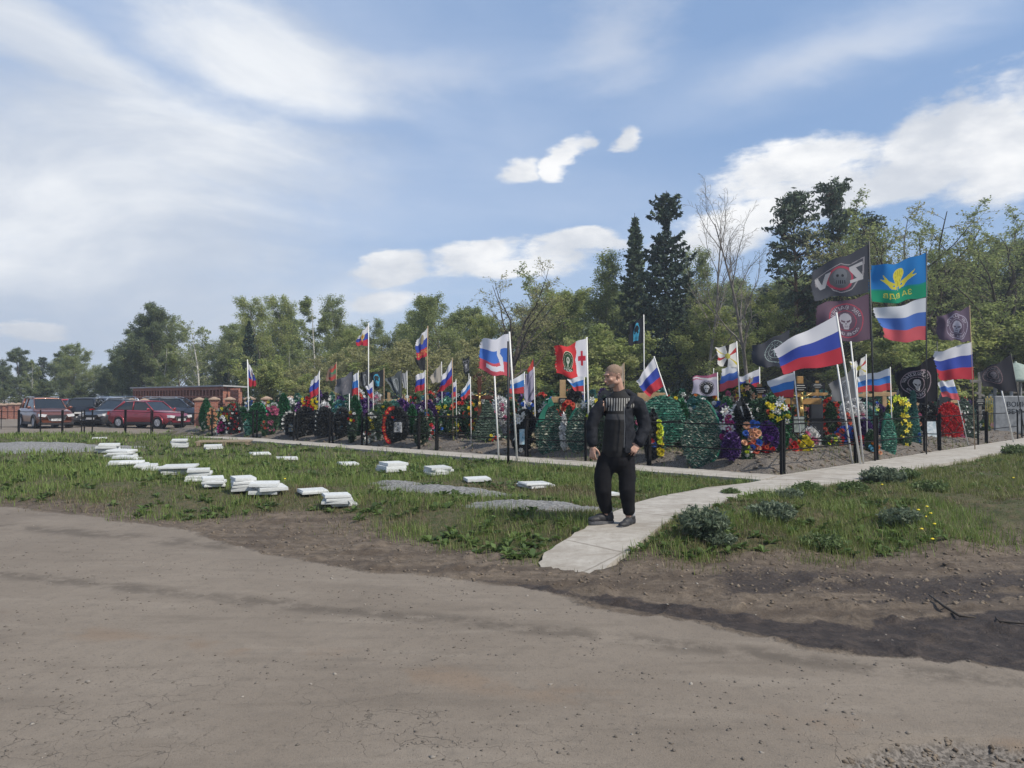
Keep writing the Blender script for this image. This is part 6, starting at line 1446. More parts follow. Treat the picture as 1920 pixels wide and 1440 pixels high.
def cross(px, top, bot, d, wpx, barrow, label, wood=None, th=.05, wd=.10, upper=None, slant=True, plaque=None, fig=False, yaw=0., group='crosses over the graves', lobes=False, base=None):
    """bot is a row; the post is carried on to the soil"""
    wood = wood or OAK; p = dp(px, HY, d); g = plot_z(p.x, p.y); zt = dp(px, top, d).z; h = zt-g; zb = dp(px, barrow, d).z-g; w = wpx/F*d
    e = empty('grave_cross', (p.x, p.y, g-.02), yaw, label, 'cross', group)
    mb = MB(); mb.box((-wd/2, -th/2, -.1), (wd/2, th/2, h), .006); mb.build('post', wood, e)
    mb = MB(); mb.box((-w/2, -th/2-.004, zb-wd/2), (w/2, th/2+.004, zb+wd/2), .006); mb.build('crossbar', wood, e)
    if upper: mb = MB(); mb.box((-w*.24, -th/2-.003, upper-wd*.35+0), (w*.24, th/2+.003, upper+wd*.35), .005); o = mb.build('upper_bar', wood, e)
    if slant:
        mb = MB(); zz = zb-.42*h*.55; M = Matrix.Translation((0, 0, zz)) @ Matrix.Rotation(R(22), 4, 'Y'); mb.box((-w*.26, -th/2-.003, -wd*.35), (w*.26, th/2+.003, wd*.35), .005, M); mb.build('foot_bar', wood, e)
    if plaque:
        pz, pw, ph = plaque; pz = dp(px, pz, d).z-g; pw, ph = pw/F*d, ph/F*d
        mb = MB(); mb.box((-pw/2, -th/2-.022, pz-ph/2), (pw/2, -th/2-.007, pz+ph/2), .003); o = mb.build('plaque', BLKS, e)
        m2 = MB()
        for k, (l, hh) in enumerate([(.62, .10), (.78, .07), (.5, .07)]): zc = pz+ph*(.25-.27*k); m2.box((-pw*l/2, -th/2-.025, zc-ph*hh/2), (pw*l/2, -th/2-.0225, zc+ph*hh/2))
        m2.build('inscription', PLT, o)
    if fig: figure(e, zb-.12, .42 if fig is True else fig, GOLD)
    if lobes:
        for (x, z) in ((-w/2, zb), (w/2, zb), (0, h-.05)):
            mb = MB()
            for (ax_, az_) in ((0, .10), (.10, 0), (-.10, 0), (0, -.10)):
                pts = [(x+ax_+.075*math.cos(q*.7854), 0, z+az_+.075*math.sin(q*.7854)) for q in range(9)]; mb.tube(pts, .014, 5)
            mb.ell((x, 0, z), (.06, .03, .06), 8, 5); mb.build('ornament', MAHO, e, True)
    return e
cross(1500, 704, 860, dR(1500, 2.0), 78, 751, 'golden oak crucifix with a gilded figure and a black plaque near the corner', OAK, .07, .14, None, False, (725, 24, 15), .55)
cross(1466, 716, 840, dR(1530, 4.2)+2, 40, 752, 'dark wooden cross behind the golden crucifix on its left', OAK, .05, .10, None, False, (727, 18, 14))
cross(1424, 718, 840, dL(1424, 3.9), 52, 751, 'oak cross with a dark board left of the golden crucifix', OAK, .05, .10, None, False, (730, 26, 12))
cross(1532, 713, 840, dR(1532, 4.5), 40, 738, 'small oak cross with a dark plaque right of the golden crucifix', OAK, .05, .10, None, True, (722, 22, 10))
cross(1545, 716, 840, dR(1545, 5.5), 30, 740, 'black metal cross behind the small oak cross', BLKS, .04, .06, None, False, None)
cross(1055, 711, 800, dL(1055, 2.3), 42, 748, 'pale wooden cross left of the man', OAK2, .07, .15, None, False, (750, 14, 11))
mbx = dL(1055, 2.3)
cross(1222, 694, 800, dL(1222, 2.6), 54, 743, 'broad wooden cross with a black plaque right behind the man', OAK2, .08, .20, None, False, (722, 18, 17))
cross(899, 705, 830, dL(899, 1.7), 45, 744, 'dark red ornate cross with clover ends and a small figure', MAHO, .05, .10, None, False, None, .40, lobes=True)
cross(1658, 719, 840, dR(1658, 2.6), 44, 738, 'plain wooden cross under the light blue striped tricolour', OAK2, .06, .12, None, False)
cross(1620, 725, 840, dR(1620, 3.6), 40, 740, 'smaller wooden cross left of the plain one', OAK2, .05, .10, None, False)
cross(1779, 744, 830, dR(1779, 1.5), 34, 752, 'short wooden cross rising from the red roses', OAK2, .05, .10, None, False, (742, 16, 11))
cross(1837, 697, 812, dR(1837, 1.9), 36, 714, 'weathered grey cross with a round top at the right', GREYW, .05, .11, None, True, (752, 18, 12))
cross(1909, 716, 812, dR(1909, 2.8), 30, 735, 'dark wooden cross close to the right picture edge', GREYW, .05, .10, None, False, (750, 16, 12))
cross(1720, 735, 830, dR(1720, 2.6), 24, 752, 'short pale cross half hidden by the black oval emblem flag', OAK2, .05, .10, None, False)
cross(729, 735, 800, dL(729, 3.6), 26, 750, 'pale cross behind the lime yellow topped wreath', OAK2, .05, .09)
cross(757, 738, 800, dL(757, 3.2), 22, 748, 'wooden cross between the two pairs of dark flags', OAK2, .05, .09)
cross(716, 742, 800, dL(716, 2.4), 16, 752, 'thin pale cross above the large black oval wreath', OAK2, .04, .07)
cross(801, 740, 800, dL(801, 3.4), 20, 752, 'pale wooden cross at the foot of the gold lettered tricolour', OAK2, .05, .08)
# bench and standing portraits
def portrait(px, top, bot, wpx, d, label, m, stand=True):
    p = dp(px, bot, d); h = (bot-top)/F*d; w = wpx/F*d; e = empty('portrait', p, 0, label, 'portrait', 'framed portraits on the graves', rx=-.12)
    mb = MB(); mb.box((-w/2, -.012, 0), (w/2, .012, h), .004); mb.build('frame', BLKS, e)
    mb = MB(); mb.box((-w/2+.02, -.016, .02), (w/2-.02, -.0125, h-.02)); mb.build('print', m, e)
    mb = MB(); mb.tube([(0, .02, h*.6), (0, .20, min(-.02, plot_z(p.x, p.y)-p.z))], .009, 4); mb.tube([(0, .0, h*.1), (0, 0, min(-.02, plot_z(p.x, p.y)-p.z)-.05)], .012, 4); mb.build('stand', IRON, e)
portrait(1499, 780, 812, 23, dR(1499, 1.5), 'framed grey portrait with a small pond scene at the foot of the golden crucifix', mat('portrait_green', (.26, .30, .27), .4, .5, 12))
portrait(1748, 789, 826, 20, dR(1748, .8), 'light blue framed portrait behind the right hand railing', GLASSP)
e = empty('bench', (onL(1058, 1.3).x, onL(1058, 1.3).y, GZ+.1), .75, 'small pale wooden bench behind the netted ovals', 'bench')
mb = MB(); mb.box((-.45, -.14, .40), (.45, .14, .44), .004); mb.build('seat', OAK2, e)
for k in (-.35, .35): mb = MB(); mb.box((k-.03, -.12, 0), (k+.03, .12, .398)); mb.build('leg', OAK2, e)
# headstones at the far right, with their letters
def letters(txt, x, z, h, m, parent, y):
    cu = bpy.data.curves.new('t', 'FONT'); cu.body = txt; cu.size = h*1.35; cu.extrude = .003; o = bpy.data.objects.new('t', cu); C.objects.link(o)
    me = bpy.data.meshes.new_from_object(o.evaluated_get(bpy.context.evaluated_depsgraph_get())); bpy.data.objects.remove(o); me.materials.clear(); me.materials.append(m)
    return link('inscription', me, parent, (x, y, z), (R(90), 0, 0))
p = dp(1908, HY, 27); e = empty('headstone', (p.x, p.y, plot_z(p.x, p.y)), -.15, 'broad grey memorial wall with dark Cyrillic letters at the right edge', 'headstone')
mb = MB(); mb.box((-.75, -.08, 0), (.9, .08, 1.32), .02); mb.build('slab', STONE, e)
letters('ВОИНУ', -.40, .95, .17, BLKS, e, -.084); letters('ВЕЧНАЯ', -.40, .70, .17, BLKS, e, -.084)
p = dp(1905, HY, 36); e = empty('chapel_roof_tomb', (p.x, p.y, 0), 0, 'pale domed tomb canopy among the trees at the right edge', 'tomb')
mb = MB(); mb.lathe([(.95, 2.35), (.95, 2.45), (.85, 2.5), (.7, 2.85), (.3, 3.15), (.05, 3.25), (.05, 3.3)], 20); mb.build('dome', mat('pale_tomb_roof', (.26, .32, .28), .6, .2), e, True)
for k in range(4): a = R(45+90*k); mb = MB(); mb.tube([(math.cos(a)*.85, math.sin(a)*.85, 0), (math.cos(a)*.85, math.sin(a)*.85, 2.35)], .07, 8); mb.build('column', STONE, e)
YF = mat('yellow_paint', (.55, .42, .12), .5)
p0, p1 = dp(1848, HY, 29), dp(1874, HY, 28)
e = empty('grave_fence', (p0.x, p0.y, .2), math.atan2(p1.y-p0.y, p1.x-p0.x), 'yellow painted wrought grave fence behind the lilac flowers', 'fence'); L = (p1-p0).length
for k in range(9): mb = MB(); x = L*k/8; mb.tube([(x, 0, 0), (x, 0, 1.28+.08*(k % 2))], .012, 5); mb.ell((x, 0, 1.33+.08*(k % 2)), (.025, .025, .05), 6, 4); mb.build('bar', YF, e)
for z in (.3, .95, 1.15): mb = MB(); mb.tube([(0, 0, z), (L, 0, z)], .014, 5); mb.build('rail', YF, e)
# dark headstones low among the wreaths
for (px, tp, bt, w_, d_, lab) in [(742, 741, 800, 20, 27, 'dark headstone between the pairs of dark flags'), 
    (1530, 742, 800, 24, 19.5, 'lilac grey headstone right of the golden crucifix'), (1452, 724, 800, 26, 20.5, 'black headstone with a blue sheen left of the golden crucifix'), (1690, 728, 800, 20, 21.5, 'black headstone behind the yellow lily wreath'), (1770, 735, 800, 22, 24, 'black headstone left of the grey cross'), (1135, 730, 800, 30, 20, 'dark grey headstone behind the man')]:
    p = dp(px, HY, d_); g = plot_z(p.x, p.y); h = dp(px, tp, d_).z-g; w = w_/F*d_
    e = empty('headstone', (p.x, p.y, g), random.uniform(-.2, .2), lab, 'headstone', 'dark headstones among the wreaths')
    mb = MB(); mb.prism([(-w/2, 0), (w/2, 0), (w/2, h*.85), (w*.3, h*.96), (0, h), (-w*.25, h*.97), (-w/2, h*.82)], -.05, .05); mb.build('slab', mat('polished_black_stone', (.03, .032, .038), .2, .3, 5), e)
    mb = MB(); mb.box((-w*.6, -.12, -.05), (w*.6, .12, .08), .01); mb.build('plinth', STONE, e)
# ---- second and further rows
LM = [(400, 'the peach rose wreath'), (466, 'the leftmost tricolour'), (540, 'the white lily ring wreath'), (645, 'the wide slate grey flag'), (691, 'the long white pole'), (741, 'the red edged oval wreath'), (800, 'the gold lettered tricolour'),
      (850, 'the ragged tricolour'), (899, 'the dark ornate cross'), (955, 'the white figure flag'), (1003, 'the lilac banner'), (1055, 'the pale wooden cross'), (1100, 'the red cross flag pole'), (1150, 'the man'), (1222, 'the plaque cross'), (1311, 'the largest netted wreath'),
      (1383, 'the petal patterned flag'), (1424, 'the eagle tricolour'), (1500, 'the golden crucifix'), (1560, 'the slanting white poles'), (1635, 'the tall black pole'), (1690, 'the yellow lily wreath'), (1737, 'the parachute flag pole'), (1783, 'the red roses'), (1837, 'the grey cross'), (1900, 'the lettered headstone')]
STY = [('leaf', 'green', [((.3, .3, .5, .2), 'rose', ('red', 'white'), 7, .05)], 'dark green leaf wreath'), ('oval', 'mix', [((0, .5, .85, .42), 'rose', ('red', 'white', 'red'), 20, .06)], 'round wreath of red and white roses'), ('leaf', 'emerald', [((0, .75, .4, .15), 'lily', 'white', 4, .06)], 'emerald tinsel wreath'), ('leaf', 'black', [((0, .6, .8, .35), 'lily', 'white', 12, .06)], 'black wreath with white lilies'),
       ('oval', 'dark', [((0, .5, .9, .4), 'rose', ('pink', 'cream', 'peach'), 20, .07)], 'faded wreath of pink and cream roses'), ('tri', 'dark', [((0, .4, .6, .3), 'rose', ('red', 'yellow'), 16, .055)], 'pointed wreath with red and yellow roses'), ('spray', 'mix', [((0, .75, .9, .22), 'ball', ('blue', 'white'), 13, .06)], 'spray of blue and white flowers'),
       ('oval', 'teal', [((0, .6, .8, .3), 'ball', ('sky', 'white'), 8, .06)], 'blue green tinsel wreath'), ('oval', 'purple', [((0, .5, .8, .4), 'lily', ('lilac', 'white'), 12, .06)], 'purple wreath with lilac lilies'), ('spray', 'green', [((0, .75, .9, .25), 'lily', ('yellow', 'white'), 12, .06)], 'spray of yellow and white lilies'),
       ('oval', 'mix', [((0, .55, .9, .42), 'ball', ('orange', 'coral', 'yellow'), 16, .06)], 'orange and yellow flower wreath'), ('oval', 'white', [((0, .5, .9, .42), 'rose', ('white', 'pink'), 14, .06)], 'white wreath with pink roses'), ('oval', 'mix', [('rim', 'rose', ('red', 'coral'), 18, .06)], 'wreath rimmed with red roses')]
seen = set(); rf = random.Random(12)
def fill(px, off, side, top, wpx):
    d = (dL if side == 'L' else dR)(px, off); nm = min(LM, key=lambda q: abs(q[0]-px)); dx = px-nm[0]
    rel = ('left of ' if dx < -6 else 'right of ' if dx > 6 else 'behind ')+nm[1]; row = ', second row' if off < 3 else ', third row' if off < 5 else ', rear row'
    for _ in range(12):
        k = rf.randrange(len(STY)); lab = STY[k][3]+row+', '+rel
        if lab not in seen: break
    if lab in seen: return
    seen.add(lab); sh, pl, fl, _n = STY[k]; p = dp(px, HY, d); g = plot_z(p.x, p.y); bot = HY-(g+.05-H)/d*F
    X(px, top, bot, wpx, d, sh, pl, fl, lab, group='wreaths of the rear rows', n=1000, needles=.075)
for i, px in enumerate(range(395, 1465, 15)): fill(px+rf.uniform(-5, 5), rf.uniform(1.7, 2.8), 'L', float(np.interp(px, [395, 600, 900, 1400], [762, 752, 750, 748]))+rf.uniform(-6, 10), rf.uniform(20, 34)*np.interp(px, [395, 1465], [.9, 1.5]))
for i, px in enumerate(range(470, 1465, 17)): fill(px+rf.uniform(-5, 5), rf.uniform(3.4, 4.8), 'L', float(np.interp(px, [395, 600, 900, 1400], [752, 742, 740, 738]))+rf.uniform(-7, 8), rf.uniform(18, 30)*np.interp(px, [395, 1465], [.9, 1.5]))
for i, px in enumerate(range(540, 1900, 19)): fill(px+rf.uniform(-5, 5), rf.uniform(5.2, 8.5) if px < 1465 else rf.uniform(4.8, 7), 'L' if px < 1465 else 'R', 738+rf.uniform(-10, 8), rf.uniform(18, 32))
for i, px in enumerate(range(1475, 1915, 17)): fill(px+rf.uniform(-5, 5), rf.uniform(2.0, 2.9), 'R', 752+rf.uniform(-6, 12), rf.uniform(26, 40))
for i, px in enumerate(range(1480, 1915, 19)): fill(px+rf.uniform(-5, 5), rf.uniform(3.4, 4.7), 'R', 742+rf.uniform(-8, 10), rf.uniform(24, 38))
# ================================================================ CARS, COLUMBARIUM, BRICK PILLARS
def brickmat():
    m = bpy.data.materials.new('red_brick'); m.use_nodes = True; b = NB(m.node_tree); m.node_tree.nodes.clear()
    out = b.n('ShaderNodeOutputMaterial'); p = b.n('ShaderNodeBsdfPrincipled'); tc = b.n('ShaderNodeTexCoord'); sp = b.n('ShaderNodeSeparateXYZ'); b.link(tc.outputs['Object'], sp.inputs[0])
    br = b.n('ShaderNodeTexBrick'); b.link(b.vec(b.m('ADD', sp.outputs[0], sp.outputs[1]), sp.outputs[2], 0), br.inputs['Vector']); br.inputs['Scale'].default_value = 1
    br.inputs['Color1'].default_value = (.30, .095, .055, 1); br.inputs['Color2'].default_value = (.22, .07, .045, 1); br.inputs['Mortar'].default_value = (.33, .29, .25, 1)
    br.inputs['Brick Width'].default_value = .26; br.inputs['Row Height'].default_value = .078; br.inputs['Mortar Size'].default_value = .006
    b.link(br.outputs['Color'], p.inputs['Base Color']); p.inputs['Roughness'].default_value = .9; b.link(p.outputs[0], out.inputs[0]); return m
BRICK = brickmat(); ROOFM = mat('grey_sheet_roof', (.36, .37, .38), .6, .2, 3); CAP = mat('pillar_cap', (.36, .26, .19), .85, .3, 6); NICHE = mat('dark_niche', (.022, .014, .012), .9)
A = dp(249, HY, 56); B_ = dp(418, HY, 47); Lc = math.hypot(B_.x-A.x, B_.y-A.y); an = math.atan2(B_.y-A.y, B_.x-A.x); hc = 2.36
e = empty('columbarium', (A.x, A.y, -.05), an, 'long low red brick columbarium with a grey lean-to roof and rows of niches', 'building')
nb_ = 30; 
mb = MB(); mb.box((0, .30, 0), (Lc, 1.25, hc-.07)); mb.build('wall', BRICK, e)
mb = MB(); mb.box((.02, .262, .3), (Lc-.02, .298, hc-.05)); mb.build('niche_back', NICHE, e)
mb = MB()
for r in range(5): z = .25+r*.48; mb.box((0, 0, z), (Lc, .26, z+.10))
for k in range(nb_+1):
    x = Lc*k/nb_
    for r in range(4): z = .351+r*.48; mb.box((max(0, x-.07), .004, z), (min(Lc, x+.07), .256, z+.378))
mb.box((0, 0, 0), (Lc, .26, .249)); mb.box((0, 0, 2.271), (Lc, .26, hc-.002)); o = mb.build('niche_grid', BRICK, e)
vs = [(-.25, -.12, hc+.00), (Lc+.25, -.12, hc+.0), (Lc+.25, 1.5, hc-.06), (-.25, 1.5, hc-.06)]; vs += [(x, y, z+.085) for x, y, z in vs]
mb = MB(); mb.add(vs, [(0, 3, 2, 1), (4, 5, 6, 7), (0, 1, 5, 4), (1, 2, 6, 5), (2, 3, 7, 6), (3, 0, 4, 7)]); mb.build('roof', ROOFM, e)
# open lattice end wing
mb = MB(); x0 = Lc+.3
for k in range(7): mb.box((x0+k*.16, .3, 0), (x0+k*.16+.07, .4, hc-.12))
for k in range(9): mb.box((x0, .302, .12+k*.22), (x0+1.03, .398, .19+k*.22))
mb.build('lattice', BRICK, e)
# brick pillars with an iron fence between them
def pillar(px, top, d, label, w=.44):
    p = dp(px, HY, d); h = dp(px, top, d).z; e = empty('brick_pillar', (p.x, p.y, 0), .2, label, 'pillar', 'brick pillars of the cemetery fence')
    mb = MB(); mb.box((-w/2, -w/2, -.1), (w/2, w/2, h-.18)); mb.build('shaft', BRICK, e)
    mb = MB(); c = w/2+.06; mb.box((-c, -c, h-.18), (c, c, h-.12)); mb.add([(-c, -c, h-.119), (c, -c, h-.119), (c, c, h-.119), (-c, c, h-.119), (-.04, -.04, h), (.04, -.04, h), (.04, .04, h), (-.04, .04, h)], [(0, 1, 5, 4), (1, 2, 6, 5), (2, 3, 7, 6), (3, 0, 4, 7), (4, 5, 6, 7)]); mb.build('cap', CAP, e)
PIL = [(247, 747, 46, 'brick pillar above the silver car roof'), (271, 747, 45.5, 'brick pillar above the red hatchback roof'), (374, 745, 44, 'brick pillar left of the columbarium end'), (402, 744, 43.5, 'brick pillar before the columbarium end'), (431, 744, 43, 'brick pillar right of the columbarium end'), (468, 743, 42, 'brick pillar behind the leftmost tricolour pole'),
       (500, 743, 41.5, 'brick pillar behind the pink flower fan'), (545, 742, 41, 'brick pillar behind the tall leaf shaped wreath'), (588, 742, 40.5, 'rightmost brick pillar, mostly hidden by wreaths'),
       (2, 756, 60, 'brick pillar at the left picture edge'), (13, 756, 60, 'second brick pillar from the left picture edge'), (24, 755, 60, 'brick pillar just left of the brown car'), (36, 755, 60, 'brick pillar touching the brown car roof'), (150, 755, 58, 'brick pillar between the brown and black cars')]
for a in PIL: pillar(*a)
def iron(p0, d0, p1, d1, lab):
    a, b_ = dp(p0, HY, d0), dp(p1, HY, d1); L = math.hypot(b_.x-a.x, b_.y-a.y); e = empty('fence', (a.x, a.y, 0), math.atan2(b_.y-a.y, b_.x-a.x), lab, 'fence', 'iron panels between brick pillars')
    n = max(4, int(L/.16)); mb = MB()
    for k in range(1, n): x = L*k/n; mb.box((x-.012, -.012, .1), (x+.012, .012, 1.35))
    mb.build('bars', IRON, e)
    for z in (.2, 1.22): mb = MB(); mb.box((.2, -.018, z), (L-.2, .018, z+.04)); mb.build('rail', IRON, e)
for (a, b_) in (((374, 44), (402, 43.5)), ((402, 43.5), (431, 43)), ((431, 43), (468, 42)), ((468, 42), (500, 41.5)), ((500, 41.5), (545, 41)), ((545, 41), (588, 40.5))): iron(a[0], a[1], b_[0], b_[1], 'iron fence panel between the pillars, %s' % {374: 'first left of the columbarium end', 402: 'before the columbarium end', 431: 'before the brick lattice', 468: 'right of the leftmost tricolour', 500: 'behind the pink fan', 545: 'furthest right'}[a[0]])
# ---------------------------------------------------------------- cars
TYRE = mat('tyre_rubber', (.018, .018, .018), .85); RIM = mat('alloy_rim', (.42, .42, .44), .35, metal=.8); CGLASS = mat('car_glass', (.015, .018, .02), .06, spec=.8); TRIM = mat('black_plastic', (.02, .02, .022), .55); LAMP = mat('headlight_glass', (.55, .56, .58), .12, spec=.8); TAIL = mat('tail_light', (.45, .015, .015), .2); PLATE = mat('number_plate', (.62, .62, .62), .4); CHR = mat('chrome', (.6, .6, .62), .2, metal=1.0)
def car(loc, rz, paint, label, suv=True, Lc=4.35, Wd=1.80, Ht=1.60, rails=False, plate=''):
    """front points along -Y of the car's own frame"""
    e = empty('parked_car', loc, rz, label, 'car', 'cars parked beyond the barrier')
    hb = Ht*.60; W2 = Wd/2; n = 25; 
    # side profile of the lower body: (y along car, z top), front at -L/2
    def prof(t):        # t 0 front .. 1 rear : bottom, top, half width
        y = (t-.5)*Lc
        top = np.interp(t, [0, .02, .06, .14, .27, .33, .9, .97, 1], [hb*.60, hb*.78, hb*.90, hb*.985, hb*1.06, hb*1.09, hb*1.13, hb*1.08, hb*.82])
        bot = np.interp(t, [0, .05, .9, 1], [.32, .22, .22, .34]); w = W2*np.interp(t, [0, .03, .10, .2, .85, .96, 1], [.80, .92, .98, 1, 1, .95, .84]); return y, bot, top, w
    def ring(y, bot, top, w):
        m_ = (bot+top)/2
        return [(-w*.90, y, bot), (-w*.99, y, bot+.10), (-w, y, m_), (-w*.985, y, m_+(top-m_)*.55), (-w*.92, y, top-.035), (-w*.78, y, top), (0, y, top+.022), (w*.78, y, top), (w*.92, y, top-.035), (w*.985, y, m_+(top-m_)*.55), (w, y, m_), (w*.99, y, bot+.10), (w*.90, y, bot)]
    vs = []; m = 13
    for i in range(n): vs += ring(*[float(q) for q in prof(i/(n-1))])
    fs = [(i*m+j, i*m+(j+1) % m, (i+1)*m+(j+1) % m, (i+1)*m+j) for i in range(n-1) for j in range(m)] + [tuple(range(m)), tuple((n-1)*m+j for j in range(m-1, -1, -1))]
    mb = MB(); mb.add(vs, fs); 
    # cabin: roof and pillars in paint, glass set between
    yf, yr = -.5*Lc+Lc*.27, -.5*Lc+Lc*(.96 if suv else .90); rf0, rf1 = -.5*Lc+Lc*.43, -.5*Lc+Lc*(.88 if suv else .76); zt = Ht; zl = hb*1.05; wl, wt = W2*.90, W2*.72
    def cab(y, z, w): return [(-w, y, z), (w, y, z)]
    base = [(yf, zl, wl*.94), (yr, hb*1.10, wl*.95)]; roof = [(rf0, zt-.03, wt), ((rf0+rf1)/2, zt, wt*1.01), (rf1, zt-.05, wt*.97)]
    rv = []; 
    for y, z, w in roof: rv += [(-w, y, z-.03), (-w*.86, y, z), (0, y, z+.015), (w*.86, y, z), (w, y, z-.03)]
    mb.add(rv + [(x, y, z-.04) for x, y, z in rv], [(i*5+j, i*5+j+1, (i+1)*5+j+1, (i+1)*5+j) for i in range(2) for j in range(4)] + [(i*5+15, (i+1)*5+15, (i+1)*5, i*5) for i in range(2)] + [(i*5+4, (i+1)*5+4, (i+1)*5+19, i*5+19) for i in range(2)] + [(0, 15, 16, 1), (1, 16, 17, 2), (2, 17, 18, 3), (3, 18, 19, 4), (10, 11, 26, 25), (11, 12, 27, 26), (12, 13, 28, 27), (13, 14, 29, 28)])
    for s in (-1, 1):
        for (y0, w0, z0, y1, w1, z1, r) in ((yf, wl*.94, zl-.02, rf0, wt*.99, zt-.05, .035), (yr, wl*.95, hb*1.1, rf1, wt*.97, zt-.07, .06), ((rf0+rf1)/2+.02, wl*.99, zl, (rf0+rf1)/2+.05, wt, zt-.04, .03)):
            mb.tube([(s*w0, y0, z0), (s*w1, y1, z1)], r, 5)
        if suv: mb.tube([(s*wl*.99, yr-Lc*.13, hb*1.1), (s*wt, rf1-.12, zt-.05)], .05, 5)
    mb.build('body', paint, e, True)
    g = MB(); q = .018
    P = lambda s, y, z, w: (s*w, y, z)
    g.add([P(-1, yf+q, zl, wl*.92), P(1, yf+q, zl, wl*.92), P(1, rf0+q, zt-.06, wt*.95), P(-1, rf0+q, zt-.06, wt*.95)], [(0, 1, 2, 3)]); g.build('windscreen', CGLASS, e)
    g = MB(); g.add([P(1, yr-q, hb*1.12, wl*.90), P(-1, yr-q, hb*1.12, wl*.90), P(-1, rf1-q, zt-.09, wt*.93), P(1, rf1-q, zt-.09, wt*.93)], [(0, 1, 2, 3)]); g.build('rear_window', CGLASS, e)
    for s in (-1, 1):
        g = MB(); g.add([P(s, yf+.06, zl+.01, wl*.95), P(s, yr-.05, hb*1.13, wl*.955), P(s, rf1-.04, zt-.08, wt*.975), P(s, rf0+.05, zt-.075, wt*.985)], [(0, 1, 2, 3) if s > 0 else (3, 2, 1, 0)]); g.build('side_window', CGLASS, e)
        mb = MB(); mb.ell((s*(W2+.09), yf+.16, zl+.08), (.11, .06, .075), 8, 6); mb.tube([(s*W2*.9, yf+.16, zl+.03), (s*(W2+.05), yf+.16, zl+.06)], .02, 5); mb.build('mirror', paint, e, True)
        mb = MB(); mb.prism([(s*W2*.50, hb*.76), (s*W2*.90, hb*.80), (s*W2*.93, hb*.66), (s*W2*.60, hb*.62)], -Lc/2+.005, -Lc/2+.30); mb.build('headlight', LAMP, e)
        mb = MB(); mb.prism([(s*W2*.55, hb*1.0), (s*W2*.90, hb*1.02), (s*W2*.92, hb*.80), (s*W2*.62, hb*.82)], Lc/2-.22, Lc/2+.004); mb.build('tail_light', TAIL, e)
        mb = MB(); mb.box((s*W2-.012, yf+.95, hb*.86), (s*W2+.012, yf+1.12, hb*.89)); mb.build('door_handle', CHR if suv else paint, e)
    mb = MB(); mb.prism([(-W2*.50, hb*.72), (W2*.50, hb*.72), (W2*.40, hb*.45), (-W2*.40, hb*.45)], -Lc/2-.012, -Lc/2+.1); mb.build('grille', TRIM, e)
    mb = MB(); mb.tube([(-W2*.5, -Lc/2-.015, hb*.70), (-W2*.4, -Lc/2-.015, hb*.46), (W2*.4, -Lc/2-.015, hb*.46), (W2*.5, -Lc/2-.015, hb*.70)], .02, 5); mb.build('grille_trim', CHR, e)
    mb = MB(); mb.box((-W2*.9, -Lc/2+.02, .20), (W2*.9, -Lc/2+.25, .36), .02); mb.box((-W2*.9, Lc/2-.25, .22), (W2*.9, Lc/2-.01, .45), .02)
    for s in (-1, 1): mb.box((s*W2*.975-.03, -Lc*.36, .21), (s*W2*.975+.03, Lc*.36, .34))
    mb.build('lower_trim', TRIM, e)
    for (y, nm) in ((-Lc/2-.03, 'front'), (Lc/2+.012, 'rear')):
        mb = MB(); z0 = .40 if nm == 'front' else hb*.72; mb.box((-.26, y-.008, z0), (.26, y+.008, z0+.115)); o = mb.build('number_plate', PLATE, e)
        if nm == 'front' and plate: letters(plate, -.22, z0+.025, .085, BLKS, o, y-.012)
    for y in (-Lc*.315, Lc*.30):
        for s in (-1, 1):
            mb = MB(); r = .335 if suv else .31
            M = Matrix.Translation((s*(W2-.10), y, r)) @ Matrix.Rotation(R(90), 4, 'Y'); mb.lathe([(r*.62, -.10), (r*.93, -.11), (r, -.07), (r, .07), (r*.93, .11), (r*.62, .10)], 20, M=M); w = mb.build('wheel', TYRE, e, True)
            mb = MB(); M2 = Matrix.Translation((s*(W2+.0), y, r)) @ Matrix.Rotation(R(90), 4, 'Y'); mb.lathe([(r*.60, -.02), (r*.62, .012), (r*.56, .016), (r*.54, -.015)], 20, M=M2)
            for k in range(6):
                a = k*1.047; c = Vector((s*(W2+.004), y, r)); d_ = Vector((0, math.cos(a), math.sin(a))); mb.tube([c+d_*.03, c+d_*r*.58], [.035, .025], 4)
            mb.build('rim', RIM, w)
            mb = MB(); pts = [(s*(W2+.006), y+math.cos(R(t))*(r+.05), max(.24, r+math.sin(R(t))*(r+.06))) for t in range(-10, 191, 20)]; mb.tube(pts, .035, 5); mb.build('wheel_arch', TRIM if suv else paint, e, True)
    # wheel wells read as dark
    for y in (-Lc*.315, Lc*.30):
        for s in (-1, 1): mb = MB(); M = Matrix.Translation((s*(W2-.14), y, .36)) @ Matrix.Rotation(R(90), 4, 'Y'); mb.lathe([(.395, -.12), (.395, .148)], 16, M=M); mb.build('wheel_well', TRIM, e)
    if rails:
        for s in (-1, 1): mb = MB(); mb.tube([(s*wt*.9, rf0+.1, zt), (s*wt*.9, rf0+.3, zt+.05), (s*wt*.9, rf1-.2, zt+.05), (s*wt*.9, rf1, zt)], .018, 5); mb.build('roof_rail', CHR, e)
    mb = MB(); mb.tube([(.0, rf1-.1, zt), (.0, rf1+.0, zt+.14)], .008, 4); mb.build('aerial', TRIM, e)
    # seats glimpsed as the dark cabin floor keeps light from shining through
    mb = MB(); mb.box((-wl*.85, yf+.3, hb*.9), (wl*.85, yr-.3, hb*1.08)); 
    for s in (-1, 1): mb.box((s*.38-.22, (rf0+rf1)/2-.3, hb*1.08), (s*.38+.22, (rf0+rf1)/2-.15, hb*1.08+.42), .04)
    mb.build('interior', TRIM, e)
    return e
